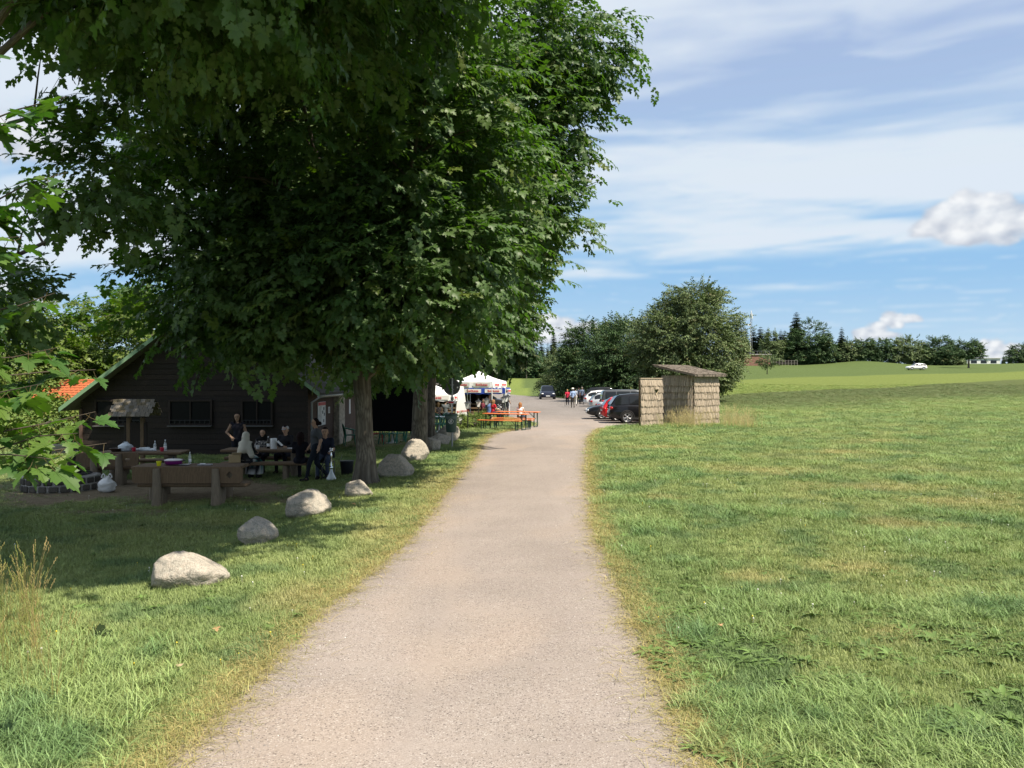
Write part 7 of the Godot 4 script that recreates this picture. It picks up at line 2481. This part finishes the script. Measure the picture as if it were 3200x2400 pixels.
func beer_set(label_t: String, label_b: Array, at: Vector3, yaw: float) -> void:
	var ln := 2.35
	var t := thing("beer_table", label_t, "table", at, yaw, "folding beer tables")
	for i in 3:
		var q := MB.new(); q.box(Vector3(0, 0.765, -0.17 + i * 0.17), Vector3(ln, 0.028, 0.166), Basis.IDENTITY, 0.005)
		part(t, "top_plank", q, MT["m_orange"])
	for x in [-1.0, 1.0]:
		var q := MB.new()
		for z in [-0.2, 0.2]: q.box(Vector3(x, 0.375, z), Vector3(0.045, 0.75, 0.045))
		q.box(Vector3(x, 0.03, 0), Vector3(0.045, 0.03, 0.44)); q.box(Vector3(x, 0.735, 0), Vector3(0.045, 0.03, 0.44))
		q.bar(Vector3(x, 0.42, 0), Vector3(x * 0.62, 0.74, 0), 0.025, 0.025)
		part(t, "leg_frame", q, MT["m_green_metal"])
	for k in 2:
		if label_b[k] == "": continue
		var off := Basis(Vector3.UP, yaw) * Vector3(0, 0, 0.60 if k == 0 else -0.60)
		var b := thing("beer_bench", label_b[k], "bench", at + off, yaw, "folding beer benches")
		for i in 2:
			var q := MB.new(); q.box(Vector3(0, 0.465, -0.065 + i * 0.13), Vector3(ln, 0.028, 0.125), Basis.IDENTITY, 0.005)
			part(b, "seat_plank", q, MT["m_orange"])
		for x in [-0.95, 0.95]:
			var q := MB.new()
			for z in [-0.1, 0.1]: q.box(Vector3(x, 0.225, z), Vector3(0.04, 0.45, 0.04))
			q.box(Vector3(x, 0.02, 0), Vector3(0.04, 0.025, 0.26))
			q.bar(Vector3(x, 0.2, 0), Vector3(x * 0.7, 0.44, 0), 0.022, 0.022)
			part(b, "leg_frame", q, MT["m_green_metal"])

var CHAIR := {}
func plastic_chair(label: String, at: Vector3, yaw: float, m: Material) -> void:
	if CHAIR.is_empty():
		var q := MB.new()
		q.box(Vector3(0, 0.43, 0), Vector3(0.44, 0.03, 0.42), Basis.IDENTITY, 0.012)
		CHAIR["seat"] = [q]
		var legs := []
		for x in [-1.0, 1.0]:
			for z in [-1.0, 1.0]:
				q = MB.new(); q.tube([Vector3(x * 0.25, 0, z * 0.25), Vector3(x * 0.20, 0.43, z * 0.19)], [0.02, 0.03], 6)
				legs.append(q)
		CHAIR["leg"] = legs
		var arms := []
		for x in [-1.0, 1.0]:
			q = MB.new(); q.tube([Vector3(x * 0.24, 0.40, 0.2), Vector3(x * 0.27, 0.64, 0.16), Vector3(x * 0.27, 0.66, -0.02), Vector3(x * 0.22, 0.72, -0.22)], [0.025, 0.025, 0.028, 0.024], 6)
			arms.append(q)
		CHAIR["armrest"] = arms
		var slats := []
		for i in 5:
			q = MB.new()
			var x := -0.16 + i * 0.08
			q.tube([Vector3(x, 0.43, -0.2), Vector3(x * 1.1, 0.64, -0.25), Vector3(x * 0.9, 0.84, -0.29)], [0.017, 0.017, 0.017], 5)
			slats.append(q)
		CHAIR["slat"] = slats
		q = MB.new()
		var pts := []
		for k in 9:
			var a := PI * k / 8.0
			pts.append(Vector3(cos(a) * 0.23, 0.62 + sin(a) * 0.25, -0.22 - 0.08 * sin(a)))
		q.tube([Vector3(0.22, 0.43, -0.2)] + pts + [Vector3(-0.22, 0.43, -0.2)], [0.024], 6)
		CHAIR["back_frame"] = [q]
	var t := thing("plastic_chair", label, "chair", at, yaw, "plastic garden chairs")
	for k in CHAIR:
		for q in CHAIR[k]: part(t, k, q, m)

func make_beer_garden() -> void:
	MT["m_panel"] = mk(0.78, 0.76, 0.72, 0.7)
	MT["m_brand_red"] = mk(0.58, 0.03, 0.035, 0.6)
	MT["m_milk"] = mk(0.74, 0.75, 0.75, 0.25)
	var white := mk(0.82, 0.82, 0.83, 0.8)
	white.backlight_enabled = true; white.backlight = Color(0.35, 0.35, 0.35); white.cull_mode = BaseMaterial3D.CULL_DISABLED
	var blue := mk(0.015, 0.05, 0.32, 0.7)
	blue.backlight_enabled = true; blue.backlight = Color(0.2, 0.3, 0.5); blue.cull_mode = BaseMaterial3D.CULL_DISABLED
	var g := func(px: float, d: float) -> Vector3:
		var x: float = (px - 1600.0) / F * d
		return Vector3(x, H(x, -d), -d)
	pavilion("beer_pavilion", "white pavilion with red lettered valance behind lantern posts", Vector3(-2.05, H(-2, -53.6), -53.4), -0.34, 2.7, 2.5, 2.30, 2.95, 0.38, white, white, "Rothaus")
	pavilion("blue_pavilion", "low blue pavilion standing behind the white lettered pavilion", Vector3(-1.75, H(-2, -58.5), -58.5), -0.2, 2.9, 2.0, 1.86, 2.1, 0.40, blue, blue, "Rothaus")
	pavilion("white_canopy", "wide white canopy behind the black board and maple trunks", Vector3(-4.75, H(-4.7, -45.5), -45.5), -0.1, 3.6, 2.6, 1.86, 2.62, 0.34, white, white, "Rothaus")
	# tall advertising banner
	var fb := thing("banner_flag", "tall tapering white banner with red letters beside lantern", "banner", g.call(1443, 45.6), 0.05)
	var q := MB.new()
	q.prism(PackedVector2Array([Vector2(-0.36, 0.06), Vector2(0.34, 0.02), Vector2(0.22, 1.2), Vector2(0.10, 2.05), Vector2(-0.16, 2.08), Vector2(-0.26, 1.2)]), -0.01, 0.01)
	part(fb, "cloth", q, white)
	q = MB.new(); q.tube([Vector3(-0.38, 0, -0.02), Vector3(-0.28, 1.2, -0.02), Vector3(-0.17, 2.12, -0.02)], [0.018, 0.016, 0.01], 6)
	part(fb, "pole", q, MT["m_grey_metal"])
	var lt := lettering(fb, "ROTHAUS", 0.13, MT["m_brand_red"], Vector3(0.06, 0.72, 0.016), 0.0)
	lt.rotation.z = 0.12
	# added dark shelter, stands in for the deep shade under the canopies
	var sh := thing("added_dark_shelter", "added dark timber shelter filling in the shade under the canopies", "shelter", Vector3(-5.2, H(-5, -63), -61.5))
	q = MB.new(); q.box(Vector3(0, 1.1, -2.2), Vector3(7.4, 2.3, 0.12))
	part(sh, "back_wall", q, MT["m_plank"])
	for x in [-3.6, 3.6]:
		q = MB.new(); q.box(Vector3(x, 1.1, -1.0), Vector3(0.1, 2.3, 2.3))
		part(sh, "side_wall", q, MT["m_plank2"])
	for i in 4:
		q = MB.new(); q.box(Vector3(-3.6 + i * 2.4, 1.1, 0.9), Vector3(0.14, 2.3, 0.14), Basis.IDENTITY, 0.015)
		part(sh, "post", q, MT["m_side"])
	q = MB.new(); q.box(Vector3(0, 2.42, -0.5), Vector3(8.0, 0.1, 4.2), Basis(Vector3.RIGHT, 0.08))
	part(sh, "roof", q, MT["m_roof_grey"])
	for y in [0.35, 0.62, 0.9]:
		q = MB.new(); q.box(Vector3(0, y, 0.98), Vector3(7.2, 0.12, 0.04), Basis.IDENTITY, 0.006)
		part(sh, "rail", q, MT["m_log"])
	# lanterns
	var ll := ["black garden lantern beside the tall white banner", "black garden lantern in front of the pavilion pole", "black garden lantern over the heads of seated guests", "black garden lantern next to the orange tables, nearest the road", "black garden lantern in the middle of close trio", "black garden lantern at the inner side of close trio"]
	var i := 0
	for e in [[1462, 41.0, 1.40], [1495, 42.8, 1.42], [1521, 45.2, 1.46], [1587, 54.5, 1.46], [1581, 52.0, 1.45], [1573, 49.5, 1.45]]:
		lantern(ll[i], g.call(e[0], e[1]), e[2])
		i += 1
	# orange folding tables
	beer_set("orange beer table with green legs on the grass edge", ["orange beer bench on the path side of first table", "orange beer bench between the two orange tables"], Vector3(-0.30, 0.0, -41.0), -0.52)
	beer_set("orange beer table where the girl in white sits", ["orange beer bench under the girl in white", ""], Vector3(0.30, 0.0, -43.6), -0.45)
	# bin and road sign on their pole
	var bp: Vector3 = g.call(1413, 30.3)
	var sp := thing("sign_post", "grey post with back of round sign and small red arrow", "sign", bp)
	q = MB.new(); q.tube([Vector3(0, -0.1, 0), Vector3(0, 2.46, 0)], [0.032, 0.032], 10)
	part(sp, "pole", q, MT["m_grey_metal"])
	q = MB.new(); q.lathe([Vector2(0, -0.012), Vector2(0.29, -0.012), Vector2(0.30, 0.0), Vector2(0.29, 0.006), Vector2(0, 0.006)], 36, Transform3D(Basis(Vector3.RIGHT, PI / 2), Vector3(-0.02, 2.15, -0.05)))
	var rs := part(sp, "round_sign", q, mk(0.075, 0.08, 0.082, 0.55, 0.2))
	q = MB.new(); q.box(Vector3(0, 2.22, -0.02), Vector3(0.12, 0.04, 0.06)); q.box(Vector3(0, 2.06, -0.02), Vector3(0.12, 0.04, 0.06))
	part(rs, "bracket", q, MT["m_grey_metal"])
	q = MB.new(); q.box(Vector3(0.19, 2.13, -0.036), Vector3(0.05, 0.05, 0.004))
	part(rs, "sticker", q, MT["m_white"])
	q = MB.new(); q.prism(PackedVector2Array([Vector2(-0.18, 1.60), Vector2(-0.11, 1.645), Vector2(0.14, 1.645), Vector2(0.14, 1.555), Vector2(-0.11, 1.555)]), 0.035, 0.045)
	var ar := part(sp, "arrow_sign", q, mk(0.78, 0.78, 0.78, 0.6))
	q = MB.new(); q.prism(PackedVector2Array([Vector2(-0.16, 1.60), Vector2(-0.105, 1.632), Vector2(0.06, 1.632), Vector2(0.06, 1.568), Vector2(-0.105, 1.568)]), 0.045, 0.05)
	part(ar, "arrow", q, mk(0.45, 0.02, 0.04, 0.6))
	q = MB.new(); q.box(Vector3(0, 1.73, 0.02), Vector3(0.11, 0.10, 0.04), Basis.IDENTITY, 0.01)
	part(sp, "clamp", q, MT["m_grey_metal"])
	var bin := thing("waste_bin", "dark green waste bin with round white emblem on the post", "bin", bp + Vector3(-0.02, 0, 0.24))
	q = MB.new(); q.lathe([Vector2(0, 0.55), Vector2(0.15, 0.55), Vector2(0.175, 0.57), Vector2(0.205, 1.02), Vector2(0.212, 1.03), Vector2(0.215, 1.16), Vector2(0.222, 1.17), Vector2(0.222, 1.20), Vector2(0.20, 1.20), Vector2(0.19, 1.0), Vector2(0, 0.99)], 26)
	part(bin, "barrel", q, mk(0.022, 0.058, 0.045, 0.5))
	q = MB.new(); q.lathe([Vector2(0.213, 1.03), Vector2(0.219, 1.10), Vector2(0.213, 1.12)], 26)
	part(bin, "band", q, mk(0.075, 0.11, 0.10, 0.5))
	q = MB.new()
	var ring := []
	for k in 25: ring.append(Vector3(cos(TAU * k / 24.0) * 0.085, 0.94 + sin(TAU * k / 24.0) * 0.085, 0.208 - 0.012 * cos(TAU * k / 24.0) * cos(TAU * k / 24.0) + 0.01 * sin(TAU * k / 24.0)))
	q.tube(ring, [0.006], 5, false)
	var em := part(bin, "emblem", q, MT["m_white"])
	q = MB.new()
	for e in [[0.02, 0.995, 0.02, 0.02], [0.01, 0.955, 0.035, 0.05], [0.02, 0.905, 0.012, 0.05], [-0.01, 0.905, 0.012, 0.05], [-0.03, 0.965, 0.04, 0.012], [-0.055, 0.91, 0.025, 0.045]]:
		q.box(Vector3(e[0], e[1], 0.21 + (e[1] - 0.94) * 0.06), Vector3(e[2], e[3], 0.006))
	part(em, "figure", q, MT["m_white"])
	q = MB.new(); q.col = Color(0.02, 0.02, 0.02)
	sdf(q, [[Vector3(-0.12, 1.17, 0.02), Vector3(0.12, 1.17, 0.0), 0.05, 0.05, Color(0.03, 0.025, 0.03)], [Vector3(-0.11, 1.22, 0.06), Vector3(-0.04, 1.23, 0.08), 0.03, 0.02, Color(0.6, 0.6, 0.6)], [Vector3(0.03, 1.2, 0.05), Vector3(0.13, 1.2, 0.03), 0.04, 0.03, Color(0.12, 0.05, 0.05)]], 0.015, 0.02)
	part(bin, "rubbish", q, MT["m_cloth"])
	# black board between the trunks
	var bb := thing("black_board", "large matt black board on posts between the maple trunks", "board", Vector3(-4.25, H(-4.25, -31.5), -31.5))
	q = MB.new(); q.box(Vector3(0, 1.52, 0), Vector3(2.05, 1.78, 0.05), Basis.IDENTITY, 0.01)
	part(bb, "panel", q, mk(0.006, 0.006, 0.007, 0.95, 0.0, 0.1))
	for x in [-0.93, 0.93]:
		q = MB.new(); q.box(Vector3(x, 1.1, -0.06), Vector3(0.08, 2.3, 0.06), Basis.IDENTITY, 0.01)
		part(bb, "post", q, MT["m_black_metal"])
	for y in [0.75, 2.3]:
		q = MB.new(); q.box(Vector3(0, y, -0.05), Vector3(2.0, 0.06, 0.04))
		part(bb, "batten", q, MT["m_black_metal"])
	# terrace with plastic chairs
	var pt := MB.new()
	var rows := []
	for r in 9:
		var row := PackedVector3Array()
		for c in 9: row.append(Vector3(lerpf(-6.9, -3.9, c / 8.0), H(lerpf(-6.9, -3.9, c / 8.0), -33.4 - r) + 0.02, -33.4 - r))
		rows.append(row)
	pt.grid(rows, false, Vector3(-5, -5, -37))
	setting("terrace", pt, textured(mk(0.34, 0.24, 0.20, 0.9), "mottle", 1.5))
	var gm := mk(0.03, 0.20, 0.13, 0.4)
	var cl := ["green plastic chair at the corner of the plaster pillar", "green plastic chair below the left of black board", "green plastic chair next to the white pedestal table", "green plastic chair in front of the terrace table", "green plastic chair close to the tallest maple trunk", "green plastic chair by the dark mossy boulder", "green plastic chair under the white canopy edge"]
	i = 0
	for e in [[1094, 34.0, 1.9], [1208, 34.6, 0.6], [1240, 34.2, -0.7], [1262, 35.2, 2.4], [1286, 34.4, -1.4], [1366, 38.0, 0.4], [1386, 38.6, -0.5]]:
		plastic_chair(cl[i], g.call(e[0], e[1]) + Vector3(0, 0.02, 0), e[2], gm)
		i += 1
	plastic_chair("red plastic chair among the green ones", g.call(1180, 35.0) + Vector3(0, 0.02, 0), 0.3, mk(0.42, 0.03, 0.04, 0.4))
	for e in [[1226, 35.0, "white pedestal table on the reddish terrace"], [1374, 38.9, "white garden table beside the green bin"]]:
		var tb := thing("pedestal_table", e[2], "table", g.call(e[0], e[1]) + Vector3(0, 0.02, 0), 0, "white garden tables")
		q = MB.new(); q.lathe([Vector2(0, 0.70), Vector2(0.43, 0.70), Vector2(0.45, 0.715), Vector2(0.43, 0.73), Vector2(0, 0.73)], 24)
		part(tb, "top", q, MT["m_white"])
		q = MB.new(); q.lathe([Vector2(0.26, 0.0), Vector2(0.25, 0.03), Vector2(0.06, 0.07), Vector2(0.04, 0.3), Vector2(0.05, 0.70)], 16)
		part(tb, "pedestal", q, MT["m_white"])
	# clipped bush and herbs by the lanterns
	leafy("box_bush", "rounded clipped box bush at the foot of white banner", g.call(1437, 41.6), [[Vector3(0, 0.34, 0), Vector3(0.40, 0.36, 0.40)]], 0.4, 0.0, 40, 10, 0.14, "oval", 0.35, FRESH, "plants by the lanterns")
	leafy("herb_clump", "leafy green herb clump between the lantern posts", g.call(1480, 42.6), [[Vector3(0, 0.3, 0), Vector3(0.45, 0.34, 0.35)]], 0.4, 0.0, 36, 10, 0.16, "oval", 0.35, FRESH, "plants by the lanterns")
	leafy("herb_clump", "leafy green herb clump behind the orange bench", g.call(1505, 44.0), [[Vector3(0, 0.3, 0), Vector3(0.5, 0.36, 0.35)]], 0.4, 0.0, 36, 10, 0.16, "oval", 0.35, FRESH, "plants by the lanterns")
	# guests
	var G := "guests of the beer garden"
	var c := 0.03
	var seat := Vector3(0, 0.04, 0)
	person("girl in white sleeveless top seated at orange table", Vector3(0.42, 0.02, -44.0), PI - 0.5, 1.56, "sit", {"top": Color(0.74, 0.74, 0.76), "pants": Color(0.06, 0.07, 0.10), "sleeve": 0.0, "hairdo": "long", "hair": Color(0.26, 0.13, 0.06), "skin": Color(0.5, 0.32, 0.23)}, {}, c, G)
	person("woman in red top bent over the beer garden table", g.call(1541, 47.5) + seat, PI - 0.9, 1.62, "sit", {"top": Color(0.55, 0.03, 0.05), "pants": Color(0.03, 0.03, 0.05), "sleeve": 0.3, "hairdo": "long", "hair": Color(0.24, 0.13, 0.07)}, {}, c, G)
	person("woman in blue shirt seated next to the red top", g.call(1529, 48.3) + seat, PI + 0.2, 1.62, "sit", {"top": Color(0.10, 0.15, 0.30), "pants": Color(0.03, 0.03, 0.05), "sleeve": 0.4, "hairdo": "bun", "hair": Color(0.05, 0.03, 0.02)}, {}, c, G)
	person("person in maroon shirt seated behind garden lantern", g.call(1509, 48.6) + seat, 1.2, 1.66, "sit", {"top": Color(0.12, 0.03, 0.04), "pants": Color(0.03, 0.03, 0.04), "sleeve": 0.6}, {}, c, G)
	person("person in grey shirt and cap standing by the lamp posts", g.call(1582, 57.0), 2.6, 1.74, "stand", {"top": Color(0.30, 0.32, 0.34), "pants": Color(0.06, 0.07, 0.09), "leg": 0.55, "sleeve": 0.4, "cap": Color(0.10, 0.14, 0.11)}, {}, c, G)
	person("person in bright red shirt half hidden behind maple trunk", g.call(1334, 40.0) + seat, 0.4, 1.68, "sit", {"top": Color(0.55, 0.03, 0.03), "pants": Color(0.05, 0.05, 0.06), "sleeve": 0.4}, {}, c, G)
	person("bare armed woman in patterned dress under white canopy", g.call(1370, 46.0) + seat, 0.2, 1.62, "sit", {"top": Color(0.10, 0.08, 0.12), "pattern": Color(0.4, 0.32, 0.34), "pants": Color(0.08, 0.07, 0.09), "sleeve": 0.0, "hairdo": "long", "hair": Color(0.08, 0.04, 0.03), "skin": Color(0.52, 0.34, 0.26)}, {}, c, G)
	person("dark haired man in grey at the canopy table", g.call(1392, 47.5) + seat, PI, 1.7, "sit", {"top": Color(0.10, 0.11, 0.12), "pants": Color(0.04, 0.04, 0.05), "sleeve": 0.5}, {}, c, G)
	for e in [[1535, 48.9, -0.3, "plain wooden bench under the lantern guests"], [1370, 46.05, 0.0, "plain wooden bench under the white canopy"], [1334, 40.05, 0.0, "plain wooden bench behind dark slim maple trunk"], [1509, 48.7, 0.4, "short wooden bench under the maroon shirt"], [1392, 47.5, 0.0, "short wooden bench at the back of the canopy"]]:
		rustic_bench(e[3], g.call(e[0], e[1]), e[2], 1.5, false, 0.5)

func _ready() -> void:
	rng.seed = 2024
	nz.seed = 3; nz.frequency = 0.05; nz.fractal_octaves = 4
	nz2.seed = 9; nz2.frequency = 0.05; nz2.fractal_octaves = 3
	make_view()
	make_textures()
	make_materials()
	make_ground()
	make_big_trees()
	make_hut()
	make_thatch_shed()
	make_boulders()
	make_far_trees()
	make_picnic()
	make_cars()
	make_beer_garden()
	make_grass()
